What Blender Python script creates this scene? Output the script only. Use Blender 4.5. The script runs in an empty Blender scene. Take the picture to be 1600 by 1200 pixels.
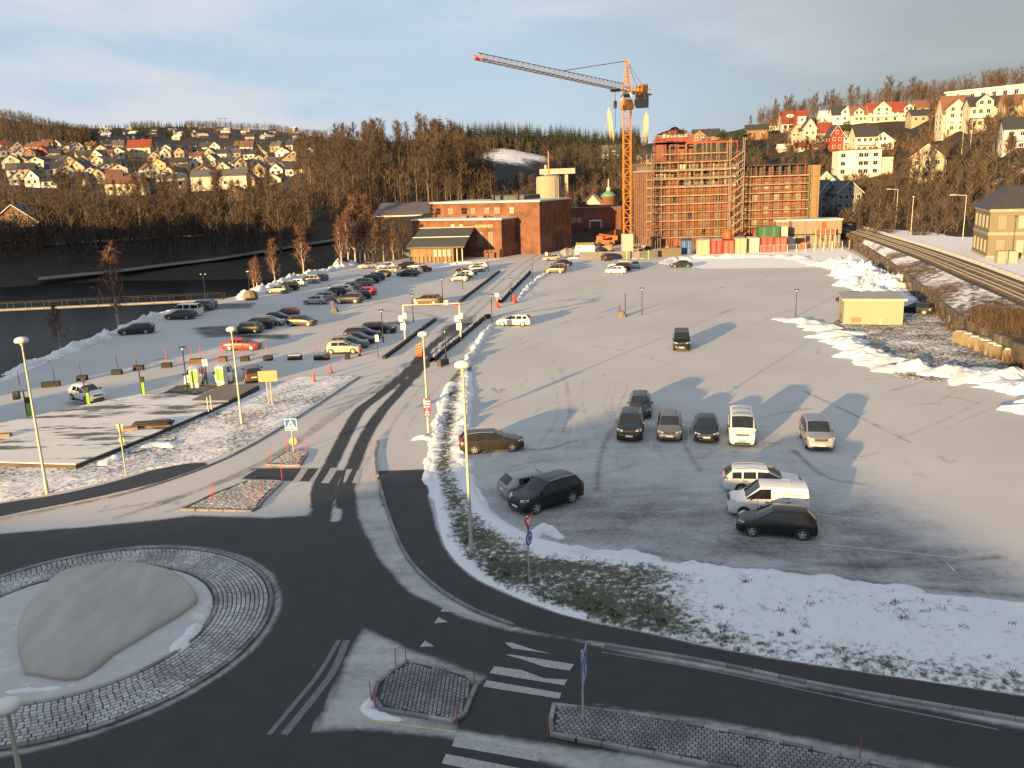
import bpy, math, random
import numpy as np
from mathutils import Vector, Matrix, noise as mnoise
random.seed(7); RNG = np.random.default_rng(7)
C = bpy.context.scene.collection
rad = math.radians
# ---------------------------------------------------------------- camera
FPX = 1330.0; PITCH = math.atan(320 / 1330); ROLL = rad(1.94); CAM_H = 19.0
_f = np.array([0, math.cos(PITCH), -math.sin(PITCH)])
_r0 = np.array([1.0, 0, 0]); _u0 = np.array([0, math.sin(PITCH), math.cos(PITCH)])
_r = math.cos(ROLL) * _r0 - math.sin(ROLL) * _u0
_u = math.sin(ROLL) * _r0 + math.cos(ROLL) * _u0
cam_d = bpy.data.cameras.new('camera'); cam = bpy.data.objects.new('camera', cam_d); C.objects.link(cam)
cam_d.sensor_fit = 'HORIZONTAL'; cam_d.sensor_width = 36.0; cam_d.lens = 36.0 * FPX / 1600
cam_d.clip_start = 0.5; cam_d.clip_end = 20000
cam.matrix_world = Matrix(((_r[0], _u[0], -_f[0], 0), (_r[1], _u[1], -_f[1], 0), (_r[2], _u[2], -_f[2], CAM_H), (0, 0, 0, 1)))
bpy.context.scene.camera = cam
# ---------------------------------------------------------------- sky, sun, exposure
SUN_AZ = rad(34); SUN_EL = rad(6.8)      # light travels towards azimuth 34 deg (from +Y to +X)
scn = bpy.context.scene
w = bpy.data.worlds.new('World'); scn.world = w; w.use_nodes = True
nt = w.node_tree; nt.nodes.clear(); N = nt.nodes.new; LK = nt.links.new
o_ = N('ShaderNodeOutputWorld'); bg = N('ShaderNodeBackground'); sky = N('ShaderNodeTexSky')
sky.sky_type = 'NISHITA'; sky.sun_disc = False; sky.sun_elevation = SUN_EL; sky.sun_rotation = SUN_AZ + math.pi
sky.altitude = 50; sky.air_density = 1.0; sky.dust_density = 1.0; sky.ozone_density = 1.3
tc = N('ShaderNodeTexCoord'); mp = N('ShaderNodeMapping'); mp.inputs['Scale'].default_value = (1.0, 1.6, 4.2)
mp.inputs['Rotation'].default_value = (0.12, 0.16, 0.4)
n1 = N('ShaderNodeTexNoise'); n1.inputs['Scale'].default_value = 2.1; n1.inputs['Detail'].default_value = 6; n1.inputs['Roughness'].default_value = 0.52
n1.inputs['Distortion'].default_value = 0.35
LK(tc.outputs['Generated'], mp.inputs['Vector']); LK(mp.outputs['Vector'], n1.inputs['Vector'])
cr = N('ShaderNodeMapRange'); cr.interpolation_type = 'SMOOTHSTEP'
cr.inputs['From Min'].default_value = 0.42; cr.inputs['From Max'].default_value = 0.60
cr.inputs['To Min'].default_value = 0.0; cr.inputs['To Max'].default_value = 0.72
LK(n1.outputs['Fac'], cr.inputs['Value'])
# second, broader veil gives the grey bank on the right
n2 = N('ShaderNodeTexNoise'); n2.inputs['Scale'].default_value = 1.1; n2.inputs['Detail'].default_value = 3
LK(mp.outputs['Vector'], n2.inputs['Vector'])
cl = N('ShaderNodeMix'); cl.data_type = 'RGBA'
cl.inputs['A'].default_value = (3.75, 4.75, 5.95, 1); cl.inputs['B'].default_value = (2.35, 2.55, 2.75, 1)
sx_ = N('ShaderNodeSeparateXYZ'); LK(tc.outputs['Generated'], sx_.inputs[0]); ma_ = N('ShaderNodeMath'); ma_.operation = 'MULTIPLY_ADD'; LK(n2.outputs['Fac'], ma_.inputs[0]); ma_.inputs[1].default_value = 0.5; LK(sx_.outputs[0], ma_.inputs[2])
mr_ = N('ShaderNodeMapRange'); mr_.interpolation_type = 'SMOOTHSTEP'; mr_.inputs['From Min'].default_value = 0.30; mr_.inputs['From Max'].default_value = 0.85; LK(ma_.outputs[0], mr_.inputs['Value']); LK(mr_.outputs['Result'], cl.inputs['Factor'])
mx = N('ShaderNodeMix'); mx.data_type = 'RGBA'
m0 = N('ShaderNodeMix'); m0.data_type = 'RGBA'; m0.inputs['Factor'].default_value = 0.84; LK(sky.outputs['Color'], m0.inputs['A']); LK(cl.outputs['Result'], m0.inputs['B'])
gf = N('ShaderNodeMath'); gf.operation = 'MULTIPLY_ADD'; LK(mr_.outputs['Result'], gf.inputs[0]); gf.inputs[1].default_value = -0.8; gf.inputs[2].default_value = 1; gm_ = N('ShaderNodeMath'); gm_.operation = 'MULTIPLY'; LK(gf.outputs[0], gm_.inputs[0]); LK(cr.outputs['Result'], gm_.inputs[1])
LK(gm_.outputs[0], mx.inputs['Factor']); LK(m0.outputs['Result'], mx.inputs['A']); mx.inputs['B'].default_value = (5.3, 5.4, 5.65, 1)
LK(mx.outputs['Result'], bg.inputs['Color']); LK(bg.outputs['Background'], o_.inputs['Surface'])
bg.inputs['Strength'].default_value = 0.05
sun_d = bpy.data.lights.new('sun', 'SUN'); sun_d.energy = 5.0; sun_d.angle = rad(0.55); sun_d.color = (1.0, 0.63, 0.26)
sun = bpy.data.objects.new('sun', sun_d); C.objects.link(sun); sun.location = (-60, -80, 60)
_sd = Vector((math.sin(SUN_AZ) * math.cos(SUN_EL), math.cos(SUN_AZ) * math.cos(SUN_EL), -math.sin(SUN_EL)))
sun.rotation_euler = _sd.to_track_quat('-Z', 'Y').to_euler()
vs = scn.view_settings; vs.view_transform = 'Standard'; vs.look = 'None'; vs.gamma = 1; vs.use_curve_mapping = False
vs.exposure = 1.5
scn.cycles.max_bounces = 6; scn.cycles.diffuse_bounces = 3; scn.cycles.glossy_bounces = 3
# ---------------------------------------------------------------- placing helpers
_C = np.array([0, 0, CAM_H])
def ray(px, py): return _f + _r * ((px - 800) / FPX) - _u * ((py - 600) / FPX)
def G(px, py, z=0.0):
    d = ray(px, py); t = (z - CAM_H) / d[2]; return Vector(_C + t * d)
def at(px, py, Y):
    d = ray(px, py); return Vector(_C + d * (Y / d[1]))
def mpp(p): return float((np.array(p) - _C) @ _f) / FPX          # metres per photo pixel there
def topz(b, px, py):                                              # height of a photo point above a standing base b
    return at(px, py, b.y).z
def hz(a, b): return math.atan2(b.y - a.y, b.x - a.x)
def smooth(a, b, x): t = np.clip((x - a) / (b - a), 0, 1); return t * t * (3 - 2 * t)
# ---------------------------------------------------------------- mesh builder
class MB:
    def __init__(s): s.v = []; s.f = []; s.m = []; s.k = 0
    def mat(s, k): s.k = k; return s
    def add(s, vs, fs):
        b = len(s.v); s.v += [tuple(p) for p in vs]; s.f += [tuple(b + i for i in q) for q in fs]; s.m += [s.k] * len(fs); return s
    def box(s, x0, y0, z0, x1, y1, z1):
        return s.add([(x0,y0,z0),(x1,y0,z0),(x1,y1,z0),(x0,y1,z0),(x0,y0,z1),(x1,y0,z1),(x1,y1,z1),(x0,y1,z1)],
                     [(0,3,2,1),(4,5,6,7),(0,1,5,4),(1,2,6,5),(2,3,7,6),(3,0,4,7)])
    def bbox(s, x0, y0, z0, x1, y1, z1, b=0.03):      # box with chamfered top
        return s.add([(x0,y0,z0),(x1,y0,z0),(x1,y1,z0),(x0,y1,z0),(x0,y0,z1-b),(x1,y0,z1-b),(x1,y1,z1-b),(x0,y1,z1-b),
                      (x0+b,y0+b,z1),(x1-b,y0+b,z1),(x1-b,y1-b,z1),(x0+b,y1-b,z1)],
                     [(0,3,2,1),(0,1,5,4),(1,2,6,5),(2,3,7,6),(3,0,4,7),(4,5,9,8),(5,6,10,9),(6,7,11,10),(7,4,8,11),(8,9,10,11)])
    def tube(s, p0, p1, r0, r1=None, n=6, cap=True):
        p0 = Vector(p0); p1 = Vector(p1); r1 = r0 if r1 is None else r1
        d = (p1 - p0); 
        if d.length < 1e-6: return s
        d.normalize(); a = d.cross(Vector((0, 0, 1)))
        if a.length < 0.05: a = d.cross(Vector((1, 0, 0)))
        a.normalize(); b = d.cross(a); vs = []
        for p, r in ((p0, r0), (p1, r1)):
            for i in range(n):
                t = 2 * math.pi * i / n; vs.append(p + a * (r * math.cos(t)) + b * (r * math.sin(t)))
        fs = [(i, (i + 1) % n, n + (i + 1) % n, n + i) for i in range(n)]
        if cap: fs += [tuple(range(n - 1, -1, -1)), tuple(range(n, 2 * n))]
        return s.add(vs, fs)
    def lathe(s, prof, n=12, c=(0, 0, 0), axis='z', capb=True, capt=True):
        vs = []
        for r, h in prof:
            for i in range(n):
                t = 2 * math.pi * i / n; x, y = r * math.cos(t), r * math.sin(t)
                vs.append((c[0] + x, c[1] + y, c[2] + h) if axis == 'z' else (c[0] + x, c[1] + h, c[2] + y))
        fs = []
        for k in range(len(prof) - 1):
            for i in range(n):
                j = (i + 1) % n; q = (k * n + i, k * n + j, (k + 1) * n + j, (k + 1) * n + i)
                fs.append(q if axis == 'z' else q[::-1])
        if capb: fs.append(tuple(range(n - 1, -1, -1)))
        if capt: fs.append(tuple(range((len(prof) - 1) * n, len(prof) * n)))
        return s.add(vs, fs)
    def prism(s, a, b):                                # two matching loops
        n = len(a); return s.add(list(a) + list(b), [(i, (i + 1) % n, n + (i + 1) % n, n + i) for i in range(n)] + [tuple(range(n - 1, -1, -1)), tuple(range(n, 2 * n))])
    def gable(s, x0, y0, x1, y1, z0, zr, axis='x', ov=0.3, th=0.18):   # two pitched roof slabs
        if axis == 'x':
            ym = (y0 + y1) / 2; sl = (zr - z0) / ((y1 - y0) / 2)
            for ya in (y0 - ov, y1 + ov):
                ze = z0 - ov * sl
                P = [(x0 - ov, ya, ze), (x1 + ov, ya, ze), (x1 + ov, ym, zr), (x0 - ov, ym, zr)]
                s.prism(P, [(p[0], p[1], p[2] + th) for p in P])
        else:
            xm = (x0 + x1) / 2; sl = (zr - z0) / ((x1 - x0) / 2)
            for xa in (x0 - ov, x1 + ov):
                ze = z0 - ov * sl
                P = [(xa, y0 - ov, ze), (xa, y1 + ov, ze), (xm, y1 + ov, zr), (xm, y0 - ov, zr)]
                s.prism(P, [(p[0], p[1], p[2] + th) for p in P])
        return s
    def mesh(s, name, mats, smooth=False, angle=None):
        me = bpy.data.meshes.new(name); me.from_pydata(s.v, [], s.f)
        for m in (mats if isinstance(mats, (list, tuple)) else [mats]): me.materials.append(m)
        if any(s.m): me.polygons.foreach_set('material_index', s.m)
        if smooth: me.polygons.foreach_set('use_smooth', [True] * len(s.f))
        if angle and smooth: me.set_sharp_from_angle(angle=rad(angle))
        me.update(); return me
def fixn(me):
    import bmesh
    bm = bmesh.new(); bm.from_mesh(me); bmesh.ops.recalc_face_normals(bm, faces=bm.faces); bm.to_mesh(me); bm.free(); return me
def ob(name, me, parent=None, loc=None, rz=0.0, **kw):
    o = bpy.data.objects.new(name, me); C.objects.link(o)
    if parent is not None: o.parent = parent
    if loc is not None: o.location = loc
    if rz: o.rotation_euler = (0, 0, rz)
    for k, v in kw.items(): o[k] = v
    return o
def thing(name, label, cat, loc=(0, 0, 0), rz=0.0, group=None, me=None):
    o = ob(name, me, None, loc, rz, label=label, category=cat)
    if group: o['group'] = group
    return o
def kids(o): return [c for c in o.children]
def copy_tree(o, parent=None):
    c = o.copy(); C.objects.link(c)
    if parent is not None: c.parent = parent
    for ch in kids(o): copy_tree(ch, c)
    return c
ORD = ['first', 'second', 'third', 'fourth', 'fifth', 'sixth', 'seventh', 'eighth', 'ninth', 'tenth', 'eleventh', 'twelfth', 'thirteenth',
       'fourteenth', 'fifteenth', 'sixteenth', 'seventeenth', 'eighteenth', 'nineteenth', 'twentieth']
def ordw(i): return ORD[i] if i < 20 else 'twenty-' + ORD[i - 20]
# ---------------------------------------------------------------- materials (all procedural)
def newmat(name):
    m = bpy.data.materials.new(name); m.use_nodes = True; t = m.node_tree; b = t.nodes['Principled BSDF']; return m, t, b
def tint(c, k): return (min(1, c[0] * k), min(1, c[1] * k), min(1, c[2] * k), 1)
def pm(name, col, rough=0.7, metal=0.0, sc=3.0, amt=0.25, bump=0.0, bsc=None, coat=0.0, spec=0.5, stretch=None, detail=4):
    m, t, b = newmat(name); n = t.nodes.new; l = t.links.new
    g = n('ShaderNodeTexCoord'); tex = n('ShaderNodeTexNoise'); tex.inputs['Scale'].default_value = sc; tex.inputs['Detail'].default_value = detail
    src = g.outputs['Object']
    if stretch:
        mp = n('ShaderNodeMapping'); mp.inputs['Scale'].default_value = stretch; l(src, mp.inputs['Vector']); src = mp.outputs['Vector']
    l(src, tex.inputs['Vector'])
    mx = n('ShaderNodeMix'); mx.data_type = 'RGBA'; mx.inputs['A'].default_value = tint(col, 1 - amt); mx.inputs['B'].default_value = tint(col, 1 + amt)
    l(tex.outputs['Fac'], mx.inputs['Factor']); l(mx.outputs['Result'], b.inputs['Base Color'])
    b.inputs['Roughness'].default_value = rough; b.inputs['Metallic'].default_value = metal
    b.inputs['Coat Weight'].default_value = coat; b.inputs['Coat Roughness'].default_value = 0.08; b.inputs['Specular IOR Level'].default_value = spec
    if bump:
        tb = n('ShaderNodeTexNoise'); tb.inputs['Scale'].default_value = bsc or sc * 4; tb.inputs['Detail'].default_value = 4; l(src, tb.inputs['Vector'])
        bp = n('ShaderNodeBump'); bp.inputs['Strength'].default_value = bump; bp.inputs['Distance'].default_value = 0.05
        l(tb.outputs['Fac'], bp.inputs['Height']); l(bp.outputs['Normal'], b.inputs['Normal'])
    return m
def brickmat(name, c1, c2, mortar, w=0.5, h=0.25, amt=0.3):
    m, t, b = newmat(name); n = t.nodes.new; l = t.links.new
    g = n('ShaderNodeTexCoord'); mp = n('ShaderNodeMapping'); mp.inputs['Rotation'].default_value = (math.pi / 2, 0, 0)
    sx = n('ShaderNodeSeparateXYZ'); cb = n('ShaderNodeCombineXYZ'); ad = n('ShaderNodeMath'); ad.operation = 'ADD'
    l(g.outputs['Object'], sx.inputs[0]); l(sx.outputs[0], ad.inputs[0]); l(sx.outputs[1], ad.inputs[1]); l(ad.outputs[0], cb.inputs[0]); l(sx.outputs[2], cb.inputs[1])
    br = n('ShaderNodeTexBrick'); br.inputs['Color1'].default_value = (*c1, 1); br.inputs['Color2'].default_value = (*c2, 1); br.inputs['Mortar'].default_value = (*mortar, 1)
    br.inputs['Scale'].default_value = 1; br.inputs['Brick Width'].default_value = w; br.inputs['Row Height'].default_value = h; br.inputs['Mortar Size'].default_value = 0.02
    l(cb.outputs[0], br.inputs['Vector'])
    tx = n('ShaderNodeTexNoise'); tx.inputs['Scale'].default_value = 0.35; tx.inputs['Detail'].default_value = 6; l(g.outputs['Object'], tx.inputs['Vector'])
    mr = n('ShaderNodeMapRange'); mr.inputs['From Min'].default_value = 0.3; mr.inputs['From Max'].default_value = 0.7
    mr.inputs['To Min'].default_value = 1 - amt; mr.inputs['To Max'].default_value = 1 + amt; l(tx.outputs['Fac'], mr.inputs['Value'])
    mu = n('ShaderNodeMix'); mu.data_type = 'RGBA'; mu.blend_type = 'MULTIPLY'; mu.inputs['Factor'].default_value = 1
    l(br.outputs['Color'], mu.inputs['A']); l(mr.outputs['Result'], mu.inputs['B']); l(mu.outputs['Result'], b.inputs['Base Color'])
    b.inputs['Roughness'].default_value = 0.85; return m
def boardmat(name, col, per=0.18, vertical=False, amt=0.15):
    m, t, b = newmat(name); n = t.nodes.new; l = t.links.new
    g = n('ShaderNodeTexCoord'); sx = n('ShaderNodeSeparateXYZ'); l(g.outputs['Object'], sx.inputs[0])
    if vertical:
        ad = n('ShaderNodeMath'); ad.operation = 'ADD'; l(sx.outputs[0], ad.inputs[0]); l(sx.outputs[1], ad.inputs[1]); s = ad.outputs[0]
    else: s = sx.outputs[2]
    dv = n('ShaderNodeMath'); dv.operation = 'DIVIDE'; dv.inputs[1].default_value = per; l(s, dv.inputs[0])
    fr = n('ShaderNodeMath'); fr.operation = 'FRACT'; l(dv.outputs[0], fr.inputs[0])
    fl = n('ShaderNodeMath'); fl.operation = 'FLOOR'; l(dv.outputs[0], fl.inputs[0])
    wn = n('ShaderNodeTexWhiteNoise'); wn.noise_dimensions = '1D'; l(fl.outputs[0], wn.inputs['W'])
    tx = n('ShaderNodeTexNoise'); tx.inputs['Scale'].default_value = 1.3; tx.inputs['Detail'].default_value = 5; l(g.outputs['Object'], tx.inputs['Vector'])
    av = n('ShaderNodeMath'); av.operation = 'ADD'; l(wn.outputs['Value'], av.inputs[0]); l(tx.outputs['Fac'], av.inputs[1])
    mr = n('ShaderNodeMapRange'); mr.inputs['From Max'].default_value = 2.0; mr.inputs['To Min'].default_value = 1 - amt * 1.6; mr.inputs['To Max'].default_value = 1 + amt; l(av.outputs[0], mr.inputs['Value'])
    mu = n('ShaderNodeMix'); mu.data_type = 'RGBA'; mu.blend_type = 'MULTIPLY'; mu.inputs['Factor'].default_value = 1; mu.inputs['A'].default_value = (*col, 1)
    l(mr.outputs['Result'], mu.inputs['B']); l(mu.outputs['Result'], b.inputs['Base Color'])
    bp = n('ShaderNodeBump'); bp.inputs['Strength'].default_value = 0.6; bp.inputs['Distance'].default_value = 0.02
    l(fr.outputs[0], bp.inputs['Height']); l(bp.outputs['Normal'], b.inputs['Normal']); b.inputs['Roughness'].default_value = 0.75; return m
def glassmat(name, col=(0.015, 0.018, 0.022), rough=0.06):
    m = pm(name, col, rough, 0, 0.8, 0.5, spec=0.6); return m
def frostmat(name):
    m, t, b = newmat(name); n = t.nodes.new; l = t.links.new
    g = n('ShaderNodeTexCoord'); P = g.outputs['Object']
    def nz(sc, de, vec=P, ro=0.55):
        x = n('ShaderNodeTexNoise'); x.inputs['Scale'].default_value = sc; x.inputs['Detail'].default_value = de; x.inputs['Roughness'].default_value = ro; l(vec, x.inputs['Vector']); return x.outputs['Fac']
    def mp(rot, sc):
        x = n('ShaderNodeMapping'); x.inputs['Rotation'].default_value = (0, 0, rot); x.inputs['Scale'].default_value = sc; l(P, x.inputs['Vector']); return x.outputs['Vector']
    at1 = n('ShaderNodeAttribute'); at1.attribute_name = 'wear'; at2 = n('ShaderNodeAttribute'); at2.attribute_name = 'snow'
    def ma(op, a, bb):
        x = n('ShaderNodeMath'); x.operation = op
        for i, q in ((0, a), (1, bb)):
            if isinstance(q, (int, float)): x.inputs[i].default_value = q
            else: l(q, x.inputs[i])
        return x.outputs[0]
    def wt(nv, k): return ma('MULTIPLY', ma('SUBTRACT', nv, 0.5), k)
    big = nz(0.06, 3); mid = nz(0.45, 5); fine = nz(3.2, 8, P, 0.68)
    st1 = nz(1.0, 4, mp(rad(-62), (0.14, 1.2, 1))); st2 = nz(1.0, 4, mp(rad(20), (0.10, 0.9, 1)))
    s = ma('ADD', at1.outputs['Fac'], wt(big, 0.3)); s = ma('ADD', s, wt(mid, 0.46)); s = ma('ADD', s, wt(st1, 0.2)); s = ma('ADD', s, wt(st2, 0.22)); s = ma('ADD', s, wt(fine, 0.42))
    mr = n('ShaderNodeMapRange'); mr.interpolation_type = 'SMOOTHSTEP'; mr.inputs['From Min'].default_value = 0.2; mr.inputs['From Max'].default_value = 0.86
    l(s, mr.inputs['Value'])
    fr = n('ShaderNodeMix'); fr.data_type = 'RGBA'; fr.inputs['A'].default_value = (0.40, 0.39, 0.38, 1); fr.inputs['B'].default_value = (0.60, 0.59, 0.58, 1); l(big, fr.inputs['Factor'])
    as_ = n('ShaderNodeMix'); as_.data_type = 'RGBA'; as_.inputs['A'].default_value = (0.018, 0.018, 0.019, 1); as_.inputs['B'].default_value = (0.05, 0.049, 0.048, 1); l(nz(0.8, 6), as_.inputs['Factor'])
    m1 = n('ShaderNodeMix'); m1.data_type = 'RGBA'; l(mr.outputs['Result'], m1.inputs['Factor']); l(fr.outputs['Result'], m1.inputs['A']); l(as_.outputs['Result'], m1.inputs['B'])
    sn = ma('ADD', at2.outputs['Fac'], ma('MULTIPLY', at2.outputs['Fac'], wt(nz(1.2, 5), 2.4)))
    ms = n('ShaderNodeMapRange'); ms.interpolation_type = 'SMOOTHSTEP'; ms.inputs['From Min'].default_value = 0.35; ms.inputs['From Max'].default_value = 0.75; l(sn, ms.inputs['Value'])
    m2 = n('ShaderNodeMix'); m2.data_type = 'RGBA'; l(ms.outputs['Result'], m2.inputs['Factor']); l(m1.outputs['Result'], m2.inputs['A']); m2.inputs['B'].default_value = (0.82, 0.82, 0.83, 1)
    l(m2.outputs['Result'], b.inputs['Base Color'])
    ro = n('ShaderNodeMapRange'); ro.inputs['To Min'].default_value = 0.85; ro.inputs['To Max'].default_value = 0.62; l(mr.outputs['Result'], ro.inputs['Value']); l(ro.outputs['Result'], b.inputs['Roughness'])
    b.inputs['Specular IOR Level'].default_value = 0.3
    bp = n('ShaderNodeBump'); bp.inputs['Strength'].default_value = 0.25; bp.inputs['Distance'].default_value = 0.02; l(nz(14, 5), bp.inputs['Height']); l(bp.outputs['Normal'], b.inputs['Normal'])
    return m
def vergemat(name, grass=(0.060, 0.066, 0.045), dead=(0.13, 0.115, 0.08), base=0.42, sc=3.2):
    m, t, b = newmat(name); n = t.nodes.new; l = t.links.new
    g = n('ShaderNodeTexCoord'); P = g.outputs['Object']
    def nz(sc, de, ro=0.6):
        x = n('ShaderNodeTexNoise'); x.inputs['Scale'].default_value = sc; x.inputs['Detail'].default_value = de; x.inputs['Roughness'].default_value = ro; l(P, x.inputs['Vector']); return x.outputs['Fac']
    a = n('ShaderNodeAttribute'); a.attribute_name = 'snow'
    gm = n('ShaderNodeMix'); gm.data_type = 'RGBA'; gm.inputs['A'].default_value = (*grass, 1); gm.inputs['B'].default_value = (*dead, 1)
    gr = n('ShaderNodeMapRange'); gr.inputs['From Min'].default_value = 0.35; gr.inputs['From Max'].default_value = 0.65; l(nz(0.5, 4), gr.inputs['Value']); l(gr.outputs['Result'], gm.inputs['Factor'])
    s1 = n('ShaderNodeMath'); s1.operation = 'MULTIPLY_ADD'; l(nz(sc, 6, 0.72), s1.inputs[0]); s1.inputs[1].default_value = 2.0; s1.inputs[2].default_value = -1.0
    s2 = n('ShaderNodeMath'); s2.operation = 'ADD'; l(s1.outputs[0], s2.inputs[0]); l(a.outputs['Fac'], s2.inputs[1])
    mr = n('ShaderNodeMapRange'); mr.interpolation_type = 'SMOOTHSTEP'; mr.inputs['From Min'].default_value = base - 0.24; mr.inputs['From Max'].default_value = base + 0.28; l(s2.outputs[0], mr.inputs['Value'])
    m1 = n('ShaderNodeMix'); m1.data_type = 'RGBA'; l(mr.outputs['Result'], m1.inputs['Factor']); l(gm.outputs['Result'], m1.inputs['A']); m1.inputs['B'].default_value = (0.78, 0.78, 0.79, 1)
    l(m1.outputs['Result'], b.inputs['Base Color']); b.inputs['Roughness'].default_value = 0.85; b.inputs['Specular IOR Level'].default_value = 0.25
    bp = n('ShaderNodeBump'); bp.inputs['Strength'].default_value = 0.7; bp.inputs['Distance'].default_value = 0.06; l(nz(sc * 2.5, 5, 0.7), bp.inputs['Height']); l(bp.outputs['Normal'], b.inputs['Normal'])
    return m
def watermat(name):
    m, t, b = newmat(name); n = t.nodes.new; l = t.links.new
    b.inputs['Base Color'].default_value = (0.006, 0.007, 0.007, 1); b.inputs['Roughness'].default_value = 0.3; b.inputs['IOR'].default_value = 1.2; b.inputs['Specular IOR Level'].default_value = 0.12
    g = n('ShaderNodeTexCoord'); x = n('ShaderNodeTexNoise'); x.inputs['Scale'].default_value = 0.5; x.inputs['Detail'].default_value = 4; l(g.outputs['Object'], x.inputs['Vector'])
    bp = n('ShaderNodeBump'); bp.inputs['Strength'].default_value = 0.08; bp.inputs['Distance'].default_value = 0.1; l(x.outputs['Fac'], bp.inputs['Height']); l(bp.outputs['Normal'], b.inputs['Normal']); return m
def islandvar(name, c1, c2, rough=0.8, amt=0.35):      # per-object / per-piece variation
    m, t, b = newmat(name); n = t.nodes.new; l = t.links.new
    gi = n('ShaderNodeNewGeometry'); oi = n('ShaderNodeObjectInfo'); ad = n('ShaderNodeMath'); ad.operation = 'ADD'; fr = n('ShaderNodeMath'); fr.operation = 'FRACT'
    l(gi.outputs['Random Per Island'], ad.inputs[0]); l(oi.outputs['Random'], ad.inputs[1]); l(ad.outputs[0], fr.inputs[0])
    mx = n('ShaderNodeMix'); mx.data_type = 'RGBA'; mx.inputs['A'].default_value = (*c1, 1); mx.inputs['B'].default_value = (*c2, 1); l(fr.outputs[0], mx.inputs['Factor'])
    g = n('ShaderNodeNewGeometry'); x = n('ShaderNodeTexNoise'); x.inputs['Scale'].default_value = 0.5; x.inputs['Detail'].default_value = 5; l(g.outputs['Position'], x.inputs['Vector'])
    mr = n('ShaderNodeMapRange'); mr.inputs['From Min'].default_value = 0.3; mr.inputs['From Max'].default_value = 0.7; mr.inputs['To Min'].default_value = 1 - amt; mr.inputs['To Max'].default_value = 1 + amt; l(x.outputs['Fac'], mr.inputs['Value'])
    mu = n('ShaderNodeMix'); mu.data_type = 'RGBA'; mu.blend_type = 'MULTIPLY'; mu.inputs['Factor'].default_value = 1; l(mx.outputs['Result'], mu.inputs['A']); l(mr.outputs['Result'], mu.inputs['B'])
    l(mu.outputs['Result'], b.inputs['Base Color']); b.inputs['Roughness'].default_value = rough; return m
M = {}
M['frost'] = frostmat('frosted_asphalt'); M['verge'] = vergemat('snowy_grass'); M['hill'] = vergemat('winter_hillside', (0.022, 0.019, 0.013), (0.045, 0.035, 0.024), 0.80, 0.25)
M['bank'] = vergemat('river_bank_soil', (0.014, 0.012, 0.008), (0.026, 0.02, 0.013), 1.05, 0.8)
M['scrub'] = vergemat('scrub_slope', (0.045, 0.035, 0.02), (0.09, 0.06, 0.035), 0.55, 0.9)
M['snow'] = pm('packed_snow', (0.74, 0.74, 0.75), 0.7, 0, 2.2, 0.14, 0.7, 6.0, spec=0.3, detail=9); M['dirty_snow'] = pm('dirty_snow', (0.55, 0.54, 0.53), 0.8, 0, 1.5, 0.4, 0.6, 5.0, spec=0.3)
M['water'] = watermat('river_water'); M['gravel'] = pm('ballast', (0.05, 0.043, 0.036), 0.9, 0, 4, 0.5, 0.8, 20)
M['sett'] = islandvar('granite_sett', (0.30, 0.295, 0.29), (0.48, 0.475, 0.47)); M['sett_dark'] = islandvar('small_granite_sett', (0.15, 0.15, 0.15), (0.25, 0.25, 0.245)); M['joint'] = pm('dark_joint', (0.045, 0.044, 0.042), 0.9, 0, 3, 0.3)
M['kerb'] = islandvar('granite_kerb', (0.15, 0.145, 0.14), (0.26, 0.255, 0.25)); M['paint'] = pm('road_paint', (0.36, 0.355, 0.345), 0.7, 0, 7, 0.6, detail=8); M['paint_worn'] = pm('worn_line', (0.15, 0.15, 0.15), 0.7, 0, 5, 0.7, detail=8)
M['paint_yellow'] = pm('yellow_road_paint', (0.5, 0.4, 0.2), 0.7, 0, 2.2, 0.35)
M['mound'] = pm('sprayed_concrete_mound', (0.41, 0.38, 0.34), 0.9, 0, 0.7, 0.33, 0.3, 9, stretch=(1.7, 0.5, 1), detail=10)
M['concrete'] = pm('concrete', (0.34, 0.33, 0.31), 0.85, 0, 1.2, 0.3, 0.2); M['concrete_dark'] = pm('dark_concrete', (0.15, 0.145, 0.135), 0.9, 0, 1.2, 0.35, 0.2)
M['brick'] = brickmat('red_brick', (0.155, 0.052, 0.028), (0.115, 0.039, 0.022), (0.13, 0.08, 0.052)); M['brick_old'] = brickmat('old_orange_brick', (0.165, 0.062, 0.036), (0.125, 0.046, 0.028), (0.155, 0.10, 0.066), 0.5, 0.25, 0.4)
M['brick_site'] = brickmat('new_red_brick', (0.21, 0.066, 0.034), (0.16, 0.05, 0.027), (0.2, 0.11, 0.07), 0.5, 0.25, 0.35); M['timber'] = boardmat('weathered_timber', (0.24, 0.155, 0.075), 0.2, True, 0.45); M['plank'] = islandvar('bare_plank', (0.20, 0.135, 0.08), (0.29, 0.21, 0.13)); M['plank_dark'] = islandvar('tarred_plank', (0.03, 0.025, 0.02), (0.07, 0.055, 0.045))
M['roof_metal'] = boardmat('seamed_metal_roof', (0.075, 0.08, 0.078), 0.45, True, 0.2); M['roof_black'] = pm('black_tile', (0.035, 0.036, 0.04), 0.6, 0, 1, 0.3); M['roof_red'] = boardmat('red_tile', (0.22, 0.045, 0.025), 0.35, False, 0.25)
M['roof_brown'] = boardmat('brown_tile', (0.17, 0.08, 0.055), 0.35, False, 0.25); M['roof_grey'] = boardmat('grey_tile', (0.10, 0.10, 0.11), 0.35, False, 0.25); M['roof_snow'] = pm('snowy_flat_roof', (0.55, 0.54, 0.53), 0.8, 0, 0.5, 0.25)
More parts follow.
